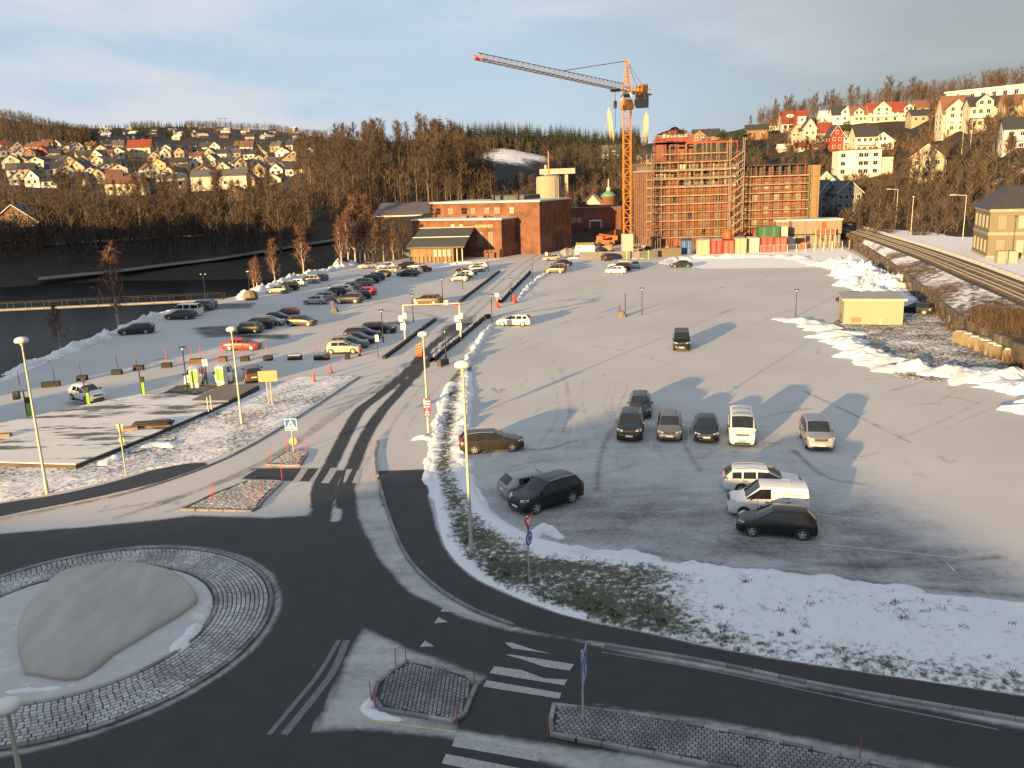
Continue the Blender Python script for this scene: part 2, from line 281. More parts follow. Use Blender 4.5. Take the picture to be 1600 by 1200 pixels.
M['white'] = boardmat('white_boards', (0.60, 0.59, 0.57), 0.2, False, 0.06); M['cream'] = boardmat('cream_boards', (0.50, 0.47, 0.40), 0.2, False, 0.07); M['yellow'] = boardmat('yellow_boards', (0.36, 0.29, 0.16), 0.2, False, 0.08)
M['orange'] = boardmat('ochre_boards', (0.20, 0.11, 0.045), 0.2, False, 0.1); M['redwall'] = boardmat('red_boards', (0.22, 0.028, 0.02), 0.2, False, 0.12); M['greywall'] = boardmat('grey_boards', (0.20, 0.215, 0.235), 0.2, False, 0.08)
M['beige'] = boardmat('beige_boards', (0.33, 0.28, 0.21), 0.2, False, 0.08); M['brown'] = boardmat('brown_boards', (0.13, 0.07, 0.04), 0.2, False, 0.1); M['stucco'] = pm('cream_stucco', (0.29, 0.262, 0.195), 0.85, 0, 0.8, 0.1, 0.1)
M['station'] = pm('ochre_grey_stucco', (0.15, 0.135, 0.095), 0.85, 0, 0.8, 0.12); M['station_trim'] = pm('pale_trim', (0.26, 0.24, 0.19), 0.8, 0, 1, 0.1)
M['glass'] = glassmat('dark_glass'); M['carglass'] = glassmat('car_glass', (0.012, 0.014, 0.016), 0.05); M['blind'] = pm('grey_green_blind', (0.16, 0.15, 0.12), 0.5, 0, 2, 0.2); M['lit_window'] = pm('pale_window_screen', (0.30, 0.28, 0.22), 0.4, 0, 1, 0.1)
M['black'] = pm('black_metal', (0.022, 0.022, 0.024), 0.5, 0.2, 3, 0.2); M['rubber'] = pm('tyre_rubber', (0.02, 0.02, 0.02), 0.85, 0, 6, 0.3); M['rim'] = pm('alloy', (0.55, 0.55, 0.54), 0.35, 0.7, 3, 0.1); M['trim'] = pm('black_plastic', (0.03, 0.03, 0.032), 0.6, 0, 5, 0.2)
M['galv'] = pm('galvanised_steel', (0.50, 0.48, 0.42), 0.5, 0.35, 3, 0.15); M['pale_metal'] = pm('pale_painted_steel', (0.42, 0.40, 0.33), 0.5, 0.1, 3, 0.1); M['dome'] = pm('opal_dome', (0.72, 0.70, 0.64), 0.4, 0, 2, 0.06)
M['headlight'] = pm('headlight_glass', (0.55, 0.55, 0.53), 0.1, 0.2, 8, 0.3, coat=1); M['taillight'] = pm('red_lens', (0.35, 0.015, 0.012), 0.15, 0, 8, 0.3, coat=1); M['plate'] = pm('number_plate', (0.70, 0.70, 0.66), 0.5, 0, 9, 0.15); M['plate_green'] = pm('green_plate', (0.05, 0.36, 0.20), 0.5, 0, 9, 0.1)
M['red_stick'] = pm('red_plastic', (0.55, 0.05, 0.03), 0.6, 0, 5, 0.15); M['cone'] = pm('orange_cone', (0.45, 0.08, 0.025), 0.6, 0, 3, 0.1); M['lime'] = pm('lime_panel', (0.20, 0.42, 0.05), 0.45, 0, 2, 0.06); M['cabinet_white'] = pm('white_cabinet', (0.72, 0.70, 0.64), 0.5, 0, 2, 0.06)
M['sign_blue'] = pm('sign_blue', (0.02, 0.11, 0.42), 0.4, 0, 3, 0.08); M['sign_white'] = pm('sign_white', (0.75, 0.75, 0.73), 0.45, 0, 3, 0.05); M['sign_purple'] = pm('sign_purple', (0.15, 0.03, 0.09), 0.5, 0, 3, 0.1); M['sign_yellow'] = pm('sign_back', (0.36, 0.28, 0.12), 0.5, 0.1, 3, 0.1)
M['violet'] = pm('violet_banner', (0.11, 0.05, 0.16), 0.6, 0, 3, 0.1); M['sign_dark'] = pm('sign_figure', (0.02, 0.02, 0.03), 0.5, 0, 3, 0.1); M['sign_red'] = pm('sign_red', (0.55, 0.03, 0.03), 0.45, 0, 3, 0.08)
M['crane'] = pm('crane_orange', (0.50, 0.18, 0.025), 0.5, 0, 1, 0.15); M['crane_dark'] = pm('weathered_lattice', (0.26, 0.21, 0.18), 0.6, 0.1, 2, 0.25); M['scaf'] = pm('scaffold_steel', (0.20, 0.165, 0.125), 0.6, 0.25, 2, 0.2); M['steel_red'] = pm('red_lead_steel', (0.24, 0.05, 0.03), 0.6, 0, 1, 0.2)
M['lettering'] = pm('pale_letters', (0.66, 0.53, 0.36), 0.6, 0, 2, 0.1); M['dark_letters'] = pm('grey_letters', (0.10, 0.10, 0.11), 0.6, 0, 2, 0.1)
M['green_dome'] = pm('verdigris', (0.10, 0.22, 0.14), 0.6, 0, 2, 0.25); M['block'] = pm('cast_block', (0.17, 0.142, 0.10), 0.9, 0, 1.5, 0.35, 0.3); M['hedge_dark'] = pm('dark_hedge', (0.028, 0.026, 0.018), 0.9, 0, 3, 0.5, 0.8, 8)
for k, c in dict(blue=(0.02, 0.07, 0.20), cream=(0.32, 0.27, 0.18), red=(0.34, 0.022, 0.022), rust=(0.20, 0.055, 0.04), white=(0.42, 0.39, 0.32), green=(0.025, 0.10, 0.05), grey=(0.25, 0.25, 0.25)).items():
    M['ct_' + k] = boardmat('container_' + k, c, 0.28, True, 0.12)
def paint(name, c, metal=0.0): return pm('paint_' + name, c, 0.38, metal, 0.7, 0.06, coat=0.35, spec=0.35)
PAINT = {k: paint(k, *v) for k, v in dict(white=((0.70, 0.69, 0.66),), cream=((0.40, 0.38, 0.32),), silver=((0.36, 0.36, 0.36), 0.55), grey=((0.14, 0.145, 0.15), 0.4), dark_grey=((0.03, 0.031, 0.034), 0.4), black=((0.006, 0.006, 0.007),),
    navy=((0.009, 0.012, 0.026), 0.3), blue=((0.03, 0.06, 0.14), 0.3), red=((0.42, 0.03, 0.025),), dark_red=((0.13, 0.015, 0.02),), brown=((0.036, 0.031, 0.023), 0.4), copper=((0.12, 0.065, 0.035), 0.3), beige=((0.19, 0.175, 0.135), 0.3),
    olive=((0.055, 0.052, 0.033), 0.35), green=((0.02, 0.035, 0.025), 0.3), teal=((0.05, 0.19, 0.17), 0.2), gold=((0.10, 0.08, 0.05), 0.4), pale_grey=((0.30, 0.31, 0.33), 0.5)).items()}
M['bark'] = pm('grey_brown_bark', (0.10, 0.082, 0.062), 0.9, 0, 1.5, 0.4); M['twig'] = islandvar('brown_twigs', (0.040, 0.030, 0.022), (0.095, 0.068, 0.048), 0.9, 0.35); M['twig_red'] = islandvar('reddish_twigs', (0.10, 0.046, 0.03), (0.17, 0.085, 0.052), 0.9, 0.2)
M['birch'] = pm('birch_bark', (0.40, 0.34, 0.28), 0.8, 0, 2.5, 0.5, stretch=(1, 1, 3)); M['needle'] = islandvar('spruce_needles', (0.012, 0.022, 0.010), (0.032, 0.042, 0.018), 0.8, 0.3); M['pine'] = islandvar('pine_needles', (0.022, 0.034, 0.014), (0.05, 0.058, 0.024), 0.8, 0.3)
M['brush'] = islandvar('dry_brush', (0.06, 0.038, 0.024), (0.13, 0.085, 0.05), 0.9, 0.3); M['grass'] = islandvar('winter_grass', (0.05, 0.06, 0.025), (0.16, 0.14, 0.07), 0.9, 0.3)
# ================================================================ GROUND (z = 0 plateau) and its zones
def g2(l, z=0.0): return np.array([[G(*p, z).x, G(*p, z).y] for p in l])
def inpoly(P, poly):
    x, y = P[:, 0], P[:, 1]; r = np.zeros(len(P), bool); n = len(poly)
    for i in range(n):
        x0, y0 = poly[i]; x1, y1 = poly[(i + 1) % n]
        c = ((y0 > y) != (y1 > y)) & (x < (x1 - x0) * (y - y0) / (y1 - y0 + 1e-12) + x0); r ^= c
    return r
def dseg(P, line, closed=False):
    d = np.full(len(P), 1e9); n = len(line)
    for i in range(n if closed else n - 1):
        a = line[i]; b = line[(i + 1) % n]; ab = b - a; t = np.clip(((P - a) @ ab) / (ab @ ab + 1e-12), 0, 1)
        d = np.minimum(d, np.hypot(*(P - a - t[:, None] * ab).T))
    return d
def sdist(P, poly): d = dseg(P, poly, True); return np.where(inpoly(P, poly), d, -d)
def catmull(pts, k=6):
    p = [np.array(q, float) for q in pts]; p = [2 * p[0] - p[1]] + p + [2 * p[-1] - p[-2]]; out = []
    for i in range(1, len(p) - 2):
        for j in range(k):
            t = j / k; a, b, c, d = p[i - 1:i + 3]
            out.append(0.5 * ((2 * b) + (c - a) * t + (2 * a - 5 * b + 4 * c - d) * t * t + (3 * b - a - 3 * c + d) * t ** 3))
    out.append(p[-2]); return np.array(out)
def cw(px, k=6, z=0.0): return catmull(g2(px, z), k)
LAND_L = g2([(0, 592), (60, 563), (130, 535), (200, 508), (262, 485), (330, 470), (395, 458), (440, 440), (480, 427), (520, 420), (560, 413), (600, 409), (640, 403)])
LAND = np.vstack([[[-66, 10]], LAND_L, [[-34, 262], [130, 262], [130, 10]]])
ROUND_C = np.array([-20.0, 34.8]); ROUND_R = 8.6
ROAD = g2([(-260, 900), (-200, 850), (0, 834), (100, 825), (200, 818), (300, 806), (420, 810), (482, 806), (500, 775), (503, 735), (560, 735), (556, 762), (562, 812), (592, 870), (640, 922), (720, 962),
           (800, 985), (900, 1000), (1000, 1025), (1200, 1062), (1600, 1137), (2100, 1230), (2100, 1500), (800, 1700), (-500, 1500)])
UPROAD_L = [(440, 850), (482, 806), (480, 740), (520, 690), (560, 640), (600, 600), (640, 570), (690, 530), (740, 488), (790, 440), (830, 405), (860, 385)]
UPROAD_R = [(560, 850), (562, 806), (560, 740), (585, 690), (620, 640), (655, 600), (690, 570), (730, 530), (770, 488), (812, 440), (850, 405), (878, 385)]
UPROAD = np.vstack([cw(UPROAD_L, 4), cw(UPROAD_R, 4)[::-1]])
WESTROAD = g2([(-200, 850), (0, 812), (100, 792), (200, 770), (320, 732), (400, 693), (480, 645), (565, 588), (640, 540), (720, 480), (785, 428), (800, 428), (700, 530), (600, 605), (520, 690), (482, 735), (482, 806), (300, 806), (0, 834)])
PATH = np.vstack([cw([(590, 738), (608, 800), (632, 865), (672, 912), (730, 950), (800, 977), (870, 992), (950, 1005), (1100, 1032), (1300, 1072), (1600, 1122), (2000, 1190)], 4),
                  cw([(655, 734), (672, 790), (690, 850), (730, 897), (800, 932), (880, 962), (1000, 988), (1200, 1028), (1600, 1088), (2000, 1150)], 4)[::-1]])
WPATH = np.vstack([cw([(-200, 830), (0, 787), (75, 776), (150, 760), (225, 739), (262, 727), (320, 723)], 3), cw([(-200, 860), (0, 807), (100, 787), (200, 765), (275, 746), (325, 727)], 3)[::-1]])
LOT = g2([(735, 575), (770, 510), (855, 405), (1000, 405), (1060, 400), (1280, 416), (1330, 430), (1450, 470), (1700, 600), (1800, 900), (1600, 935), (1300, 905), (1060, 878), (890, 850), (770, 790), (728, 740), (720, 690)])
LOT_W = np.vstack([LAND_L, g2([(780, 405), (715, 480), (640, 540), (565, 588), (520, 600), (355, 627), (310, 616), (217, 615), (0, 662), (-200, 720), (-300, 700)])])
WORN = []      # (kind, world geometry, value, feather/halfwidth)
def poly(px, v, f): WORN.append(('p', g2(px), v, f))
def line(px, hw, v, f=None, k=6): WORN.append(('l', cw(px, k), v, hw, f or hw * 0.6))
poly([(740, 720), (880, 665), (1000, 640), (1240, 700), (1330, 745), (1430, 800), (1600, 890), (1700, 1000), (1300, 960), (900, 900), (770, 830)], 0.34, 5.0)
poly([(760, 760), (930, 760), (1340, 790), (1500, 860), (1600, 930), (1300, 905), (1050, 875), (880, 850), (770, 800)], 0.52, 3.0)
WORN.append(('p', ROAD, 1.08, 0.5)); WORN.append(('p', PATH, 1.2, 0.25)); WORN.append(('p', WPATH, 1.2, 0.25))
# light, frosted parts of the carriageway
poly([(567, 978), (640, 1013), (765, 1055), (742, 1085), (722, 1138), (850, 1160), (1000, 1175), (1350, 1250), (1200, 1290), (840, 1190), (700, 1155), (560, 1140), (470, 1146), (520, 1062)], 0.42, 0.35)
poly([(722, 1092), (860, 1105), (850, 1150), (720, 1135)], 1.2, 0.3)
poly([(870, 1090), (1100, 1120), (1500, 1200), (1500, 1225), (1345, 1190), (1000, 1118)], 0.55, 0.3)
poly([(492, 770), (543, 775), (520, 815), (500, 805)], 1.2, 0.3)
line([(524, 812), (530, 780), (538, 745)], 0.35, 0.28); line([(487, 1148), (520, 1085), (552, 990)], 0.10, 0.6); line([(470, 1148), (505, 1080), (540, 990)], 0.22, 1.2)
poly([(555, 757), (561, 812), (590, 870), (640, 925), (720, 962), (800, 985), (812, 982), (740, 953), (680, 920), (632, 868), (604, 808), (590, 750)], 0.40, 0.2)
poly([(0, 812), (120, 790), (230, 762), (330, 728), (400, 690), (460, 655), (500, 690), (420, 725), (300, 770), (200, 800), (0, 830)], 0.05, 0.6)
poly([(-100, 845), (0, 820), (120, 803), (280, 780), (290, 798), (140, 822), (0, 832)], 0.16, 0.5)
poly([(395, 732), (505, 732), (505, 752), (430, 752), (380, 748)], 1.15, 0.3)
poly([(440, 752), (487, 754), (470, 800), (405, 800)], 0.1, 0.3)
poly([(590, 736), (662, 734), (668, 770), (600, 790)], 1.2, 0.3)
_a = np.linspace(0, 2 * math.pi, 60); WORN.append(('l', np.c_[ROUND_C[0] + 8.85 * np.cos(_a), ROUND_C[1] + 8.85 * np.sin(_a)], 0.29, 0.15, 0.35))
# wheel tracks
TRK1 = [(500, 790), (500, 760), (520, 720), (540, 680), (562, 642), (590, 620), (615, 600), (640, 578), (666, 549), (694, 524), (712, 507)]
TRK2 = [(538, 790), (540, 760), (555, 720), (572, 680), (597, 642), (617, 620), (635, 600), (657, 577), (677, 557), (699, 537), (720, 519), (733, 505)]
line(TRK1, 0.50, 1.15, 0.2); line(TRK2, 0.48, 1.15, 0.2)
line([(712, 507), (727, 492), (750, 470), (787, 436), (817, 412), (850, 392)], 0.35, 0.5, 0.4); line([(733, 505), (742, 492), (769, 468), (797, 446), (825, 417), (860, 392)], 0.35, 0.5, 0.4)
poly([(690, 512), (735, 495), (742, 508), (712, 528), (690, 530)], 0.7, 1.5)
line([(735, 505), (790, 492), (860, 483), (930, 470)], 0.5, 0.5, 0.6); line([(700, 505), (660, 490), (600, 486)], 0.8, 0.45, 0.9)
for o in (0, 6):
    line([(240 + o, 790), (330 + o, 757), (400 + o, 725), (460 + o * 1.5, 690), (520 + o * 2, 645), (575 + o * 2, 610), (640 + o * 2, 565)], 0.22, 0.5, 0.25)
line([(180, 810), (300, 770), (390, 735), (450, 700), (515, 655), (570, 617)], 0.3, 0.45, 0.3); line([(150, 800), (270, 778), (370, 745), (430, 710), (500, 663), (560, 622), (620, 578)], 0.16, 0.45, 0.2); line([(260, 800), (350, 770), (420, 735), (480, 698)], 0.2, 0.45, 0.25)
line([(600, 700), (612, 665), (640, 625), (665, 600)], 0.15, 0.45, 0.2); line([(630, 700), (640, 665), (662, 630), (690, 600)], 0.12, 0.4, 0.2); line([(565, 735), (600, 680), (640, 630)], 0.15, 0.42, 0.2)
R2 = random.Random(3)
for i in range(95):                                   # swerving tyre marks on the big car park
    x = R2.uniform(760, 1500); y = R2.uniform(430, 860); dx = R2.uniform(-60, 160); a = R2.choice([-0.45, -0.35, 0.25, 0.1, -0.2])
    line([(x, y), (x + dx * .5, y + dx * .5 * a + R2.uniform(-8, 8)), (x + dx, y + dx * a)], R2.uniform(0.08, 0.2), R2.uniform(0.32, 0.5), 0.28, 5)
for i in range(9):
    o = i * 11 + R2.uniform(-5, 5); b_ = R2.uniform(-30, 30)
    line([(800 + o * 2.2, 520 + o), (850 + o * 1.6 + b_, 570 + o * .5), (870 + o * 1.2 + b_, 640), (840 + o * 2.6, 715)], 0.12, 0.4, 0.2, 6)
for pts in ([(1140, 835), (1200, 872), (1380, 885), (1560, 870)], [(1090, 830), (1180, 862), (1290, 868)], [(1000, 860), (1100, 880), (1400, 912), (1600, 930)], [(1090, 655), (1066, 690), (1090, 740)], [(1260, 610), (1330, 650), (1420, 690)],
            [(980, 640), (940, 700), (930, 770)], [(760, 690), (840, 700), (905, 690)], [(1236, 700), (1290, 745), (1350, 755)]):
    line([(x + R2.uniform(-5, 5), y + R2.uniform(-3, 3)) for x, y in pts], 0.13, 0.62, 0.3)
for i in range(34):                                   # and on the left one
    x = R2.uniform(20, 640); y = R2.uniform(470, 640); dx = R2.uniform(30, 110)
    line([(x, y), (x + dx * .5, y - dx * .12 + R2.uniform(-5, 5)), (x + dx, y - dx * R2.uniform(.0, .25))], R2.uniform(0.1, 0.25), R2.uniform(0.35, 0.7), 0.25, 5)
for px_ in ([(300, 512), (360, 508), (398, 524), (320, 528)], [(372, 523), (455, 522), (450, 530), (365, 530)], [(340, 475), (400, 473), (395, 482), (320, 484)], [(595, 504), (640, 500), (640, 507), (590, 508)], [(100, 630), (135, 640), (160, 634), (120, 626)]):
    poly(px_, 0.7, 1.0)
SNOWY = [(g2([(1030, 412), (1085, 397), (1310, 386), (1335, 396), (1460, 474), (1400, 466), (1332, 432), (1280, 418), (1100, 420)]), 1.0, 1.0),
         (g2([(600, 410), (640, 414), (760, 405), (800, 402), (740, 412), (650, 422)]), 0.8, 1.5), (np.vstack([cw([(0, 598), (130, 543), (262, 494), (330, 478)], 3), cw([(0, 580), (130, 525), (262, 480), (330, 465)], 3)[::-1]]), 0.9, 0.8)]
def wear_of(P):
    w_ = np.full(len(P), 0.15); snow = np.zeros(len(P))
    for r in WORN:
        if r[0] == 'p': m = smooth(-r[3], r[3], sdist(P, r[1])); w_ = w_ * (1 - m) + r[2] * m
        else:
            lo, hi = r[1].min(0) - 4, r[1].max(0) + 4; s = np.where((P > lo).all(1) & (P < hi).all(1))[0]
            if len(s):
                m = 1 - smooth(r[3] - r[4], r[3] + r[4], dseg(P[s], r[1]))
                lerp = w_[s] * (1 - m) + r[2] * m; w_[s] = lerp if r[2] < 0.3 else np.maximum(w_[s], lerp)
    for pl, v, f in SNOWY: snow = np.maximum(snow, v * smooth(-f, f, sdist(P, pl)))
    return w_, snow
ZONES = [('road', ROAD), ('footpath', PATH), ('footpath', WPATH), ('road', UPROAD), ('road', WESTROAD), ('car_park', LOT), ('car_park', LOT_W)]
def ground_part(x0, x1, y0, y1, st):
    xs = np.arange(x0, x1 + 1e-6, st); ys = np.linspace(y0, y1, int((y1 - y0) / st)); X, Y = np.meshgrid(xs, ys); P = np.c_[X.ravel(), Y.ravel()]
    w_, sn = wear_of(P); nx = len(xs); i = np.arange(len(P)).reshape(len(ys), nx)
    q = np.stack([i[:-1, :-1], i[:-1, 1:], i[1:, 1:], i[1:, :-1]], -1).reshape(-1, 4); ctr = P[q].mean(1)
    keep = inpoly(ctr, LAND); q = q[keep]; ctr = ctr[keep]; z = np.zeros(len(q), int) - 1
    names = ['ground', 'road', 'footpath', 'car_park']
    for nm, pl in ZONES[::-1]: z[inpoly(ctr, pl)] = names.index(nm)
    z[z < 0] = 0
    return P, w_, sn, q, z
parts = [ground_part(-66, 62, 10.95, 80, 0.2), ground_part(-70, 130, 80, 262, 0.5)]
names = ['ground', 'road', 'footpath', 'car_park']
for zi, nm in enumerate(names):
    V = []; F = []; W = []; S = []; b = 0
    for P, w_, sn, q, z in parts:
        qq = q[z == zi]; u, inv = np.unique(qq, return_inverse=True); V.append(np.c_[P[u], np.zeros(len(u))]); W.append(w_[u]); S.append(sn[u]); F.append(inv.reshape(-1, 4) + b); b += len(u)
    V = np.vstack(V); F = np.vstack(F); me = bpy.data.meshes.new(nm)
    me.vertices.add(len(V)); me.vertices.foreach_set('co', V.ravel()); me.loops.add(F.size); me.loops.foreach_set('vertex_index', F.ravel().astype(np.int32))
    me.polygons.add(len(F)); me.polygons.foreach_set('loop_start', np.arange(0, F.size, 4, dtype=np.int32)); me.polygons.foreach_set('loop_total', np.full(len(F), 4, np.int32))
    for an, dat in (('wear', W), ('snow', S)):
        a = me.attributes.new(an, 'FLOAT', 'POINT'); a.data.foreach_set('value', np.concatenate(dat).astype(np.float32))
    me.update(); me.validate(); me.materials.append(M['frost']); ob(nm, me, kind='structure')
# far plain to the horizon, river, bank
mb = MB().box(-9000, -3000, -14, 9000, 12000, -12); ob('ground', mb.mesh('far_ground', M['hill']), kind='structure')
mb = MB(); mb.add([(-900, -200, -5.5), (20, -200, -5.5), (20, 420, -5.5), (-900, 420, -5.5)], [(0, 1, 2, 3)]); ob('river', mb.mesh('river', M['water']), kind='structure')
bl = np.vstack([[[-66, -60]], catmull(np.vstack([[[-66, 10]], LAND_L, [[-34, 262]]]), 5), [[-40, 330]]]); V = []; rows = [(-0.3, 0.02), (0.4, -0.25), (2.5, -1.6), (5.5, -3.6), (9, -5.2), (12, -6.5)]
for i in range(len(bl)):
    t = bl[min(i + 1, len(bl) - 1)] - bl[max(i - 1, 0)]; t = t / np.hypot(*t); nrm = np.array([-t[1], t[0]])
    for d, z in rows:
        q = bl[i] + nrm * d; V.append((q[0], q[1], z + (0 if d < 0.5 else 0.35 * mnoise.noise(Vector((q[0] * .4, q[1] * .4, 1))))))
k = len(rows); F = [(i * k + j, (i + 1) * k + j, (i + 1) * k + j + 1, i * k + j + 1) for i in range(len(bl) - 1) for j in range(k - 1)]
mb = MB(); mb.add(V, F); ob('river_bank', mb.mesh('river_bank', M['bank'], True), kind='structure')
# retaining front edge of the plateau out of frame is left open: the building the photograph was taken from stands there
# ---------------------------------------------------------------- raised verges, snow banks
def lump(x, y, s, k=0): return mnoise.noise(Vector((x * s, y * s, 3.7 + k)))
def verge(name, px, st, h, snowf, mat='verge', amp=0.05, edge=0.5, base=None, **kw):
    pl = g2(px) if not isinstance(px, np.ndarray) else px; lo, hi = pl.min(0), pl.max(0); xs = np.arange(lo[0] - st, hi[0] + st, st); ys = np.arange(lo[1] - st, hi[1] + st, st)
    X, Y = np.meshgrid(xs, ys); P = np.c_[X.ravel(), Y.ravel()]; d = sdist(P, pl); nx = len(xs); i = np.arange(len(P)).reshape(len(ys), nx)
    q = np.stack([i[:-1, :-1], i[:-1, 1:], i[1:, 1:], i[1:, :-1]], -1).reshape(-1, 4); q = q[(d[q] > -st * 1.2).any(1)]
    u, inv = np.unique(q, return_inverse=True); Pu = P[u]; du = d[u]; sn = snowf(Pu, du) if callable(snowf) else np.full(len(u), snowf)
    n1 = np.array([lump(x, y, 0.8) + 0.6 * lump(x, y, 2.6, 5) + 0.4 * lump(x, y, 6, 9) for x, y in Pu])
    z = smooth(-0.1, edge, du) * (h + amp * n1 + np.maximum(0, sn) * amp * 1.5) - 0.03
    me = bpy.data.meshes.new(name); me.from_pydata(np.c_[Pu, z].tolist(), [], inv.reshape(-1, 4).tolist()); me.polygons.foreach_set('use_smooth', [True] * len(me.polygons))
    a = me.attributes.new('snow', 'FLOAT', 'POINT'); a.data.foreach_set('value', sn.astype(np.float32)); me.materials.append(M[mat]); return ob(name, me, **kw)
def ridge(P, l, hw): return np.exp(-(dseg(P, l) / hw) ** 2)
VL = [(715, 578), (693, 606), (684, 640), (676, 672), (668, 700), (668, 735), (680, 790), (694, 850), (735, 897), (800, 930), (880, 960), (1000, 987), (1200, 1027), (1600, 1087), (1900, 1130)]
VR = [(738, 572), (737, 640), (730, 700), (737, 742), (768, 797), (822, 832), (880, 850), (960, 868), (1060, 880), (1200, 897), (1330, 915), (1480, 930), (1600, 942), (1900, 985)]
VERGE = np.vstack([cw(VL, 4), cw(VR, 4)[::-1]])
LR = cw([(700, 600), (687, 640), (680, 690), (672, 735), (684, 800), (700, 860), (745, 905), (810, 938), (900, 968)], 5); RR = cw([(732, 585), (728, 640), (722, 700), (732, 748), (765, 803), (820, 842), (880, 858)], 5)
R3 = cw([(855, 862), (960, 872), (1050, 876), (1075, 885), (1200, 900), (1330, 915), (1500, 935), (1600, 948)], 5); R4 = cw([(900, 968), (1000, 990), (1200, 1030), (1600, 1090)], 4)
EASTSNOW = g2([(1080, 880), (1330, 912), (1500, 935), (1700, 955), (1700, 1090), (1300, 1035), (1150, 1000), (1060, 940)])
def vs_(P, d):
    return np.clip(0.20 + 0.75 * ridge(P, LR, 0.55) + 0.95 * ridge(P, RR, 0.8) + 0.9 * ridge(P, R3, 0.8) + 0.25 * ridge(P, R4, 0.5) + 0.62 * smooth(-2.0, 2.5, sdist(P, EASTSNOW)) + 0.22 * np.array([lump(x, y, 0.35, 6) for x, y in P]), -0.1, 1.0)
verge('grass_verge', VERGE, 0.16, 0.10, vs_, amp=0.10, kind='structure')
WV = [(0, 785), (-150, 800), (-150, 700), (0, 722), (118, 726), (240, 678), (355, 632), (420, 604), (470, 588), (560, 586), (480, 640), (400, 690), (330, 718), (225, 737), (150, 757), (75, 773)]
verge('grass_verge', WV, 0.25, 0.06, lambda P, d: 0.56 + 0.3 * np.array([lump(x, y, 0.25, 2) for x, y in P]), amp=0.05, kind='structure')
verge('grass_verge', [(1300, 505), (1330, 480), (1440, 478), (1500, 505), (1600, 570), (1700, 640), (1560, 590), (1460, 598), (1400, 590), (1350, 545)], 0.35, 0.10, lambda P, d: 0.36 + 0.2 * np.array([lump(x, y, 0.3, 2) for x, y in P]), amp=0.10, kind='structure')
verge('grass_verge', [(250, 615), (275, 602), (340, 600), (350, 602), (310, 618)], 0.3, 0.06, 0.1, amp=0.05, kind='structure')
def windrow(px, hw, h, mat='snow', seed=0, step=0.22, nc=13, label=None, rough=0.26):
    c = cw(px, 10); L = np.r_[0, np.cumsum(np.hypot(*np.diff(c, axis=0).T))]; s = np.arange(0, L[-1], step); c = np.c_[np.interp(s, L, c[:, 0]), np.interp(s, L, c[:, 1])]
    V = []; n = len(c)
    for i in range(n):
        t = c[min(i + 1, n - 1)] - c[max(i - 1, 0)]; t /= np.hypot(*t) + 1e-9; nr = np.array([-t[1], t[0]]); e = min(1, 4 * i / n, 4 * (n - 1 - i) / n) ** 0.5
        hh = h * e * (0.9 + 1.0 * lump(i * step, seed, 0.45)); ww = hw * (1.0 + 0.9 * lump(i * step, seed + 7, 0.4) + 0.5 * lump(i * step, seed + 3, 1.3)) * (0.35 + 0.65 * e)
        for j in range(nc):
            a = -1 + 2 * j / (nc - 1); q = c[i] + nr * (ww * (a + 0.25 * lump(i * step, seed + 11, 0.8)) * (1 + 0.3 * lump(i * step, j * 0.8, 1.6, seed)))
            z = hh * (1 - abs(a) ** 2.2) * (1 + rough * 1.6 * lump(q[0], q[1], 1.1, seed) + rough * 1.5 * lump(q[0], q[1], 3.1, seed) + rough * .7 * lump(q[0], q[1], 6.5, seed)) - 0.03 - 0.06 * (abs(a) == 1); V.append((q[0], q[1], z))
    F = [(i * nc + j, i * nc + j + 1, (i + 1) * nc + j + 1, (i + 1) * nc + j) for i in range(n - 1) for j in range(nc - 1)]
    mb = MB(); mb.add(V, F); me = fixn(mb.mesh('snow_bank', M[mat], True)); return ob('snow_bank', me, kind='stuff')
windrow([(1212, 497), (1262, 505), (1310, 525), (1345, 553), (1385, 572), (1430, 582), (1480, 588)], 2.4, 0.6, seed=1)
windrow([(1330, 548), (1375, 562), (1440, 580), (1500, 586), (1560, 596), (1640, 625)], 2.6, 0.75, seed=2)
windrow([(1490, 588), (1560, 592), (1620, 620), (1720, 680)], 3.4, 1.0, seed=3)
windrow([(1272, 412), (1315, 418), (1345, 432), (1385, 448), (1408, 458)], 3.6, 1.5, seed=4, step=.35, nc=19, rough=0.42)
windrow([(1318, 440), (1350, 452), (1390, 462)], 2.2, 0.9, seed=14, step=.5, rough=0.5)
windrow([(1028, 412), (1060, 405), (1130, 402), (1230, 402), (1275, 412)], 2.6, 0.55, seed=5, step=.6)
windrow([(768, 507), (756, 524), (742, 547), (731, 565), (722, 590)], 0.55, 0.40, seed=6)
windrow([(858, 425), (838, 438), (822, 452), (807, 470)], 0.5, 0.3, seed=16)
windrow([(733, 592), (728, 640), (722, 700), (732, 748), (765, 803)], 0.50, 0.32, seed=7)
windrow([(700, 602), (688, 640), (679, 690), (671, 735), (684, 800)], 0.42, 0.22, seed=8)
windrow([(826, 838), (850, 832), (884, 842)], 0.45, 0.4, seed=9); windrow([(862, 862), (920, 868), (1040, 874)], 0.55, 0.42, seed=10)
windrow([(1062, 880), (1150, 895), (1280, 910), (1400, 922), (1450, 928)], 0.55, 0.38, seed=11); windrow([(642, 688), (664, 684), (690, 692)], 0.5, 0.3, seed=12)
windrow([(5, 586), (60, 566), (130, 540), (200, 513), (262, 490), (330, 473)], 1.1, 0.6, seed=13); windrow([(395, 462), (440, 443), (480, 431), (520, 422), (560, 414)], 1.3, 0.8, seed=15)
windrow([(375, 468), (400, 458), (420, 452)], 1.6, 1.0, seed=21, rough=0.2); windrow([(520, 418), (545, 414), (560, 412)], 1.2, 1.2, seed=22)
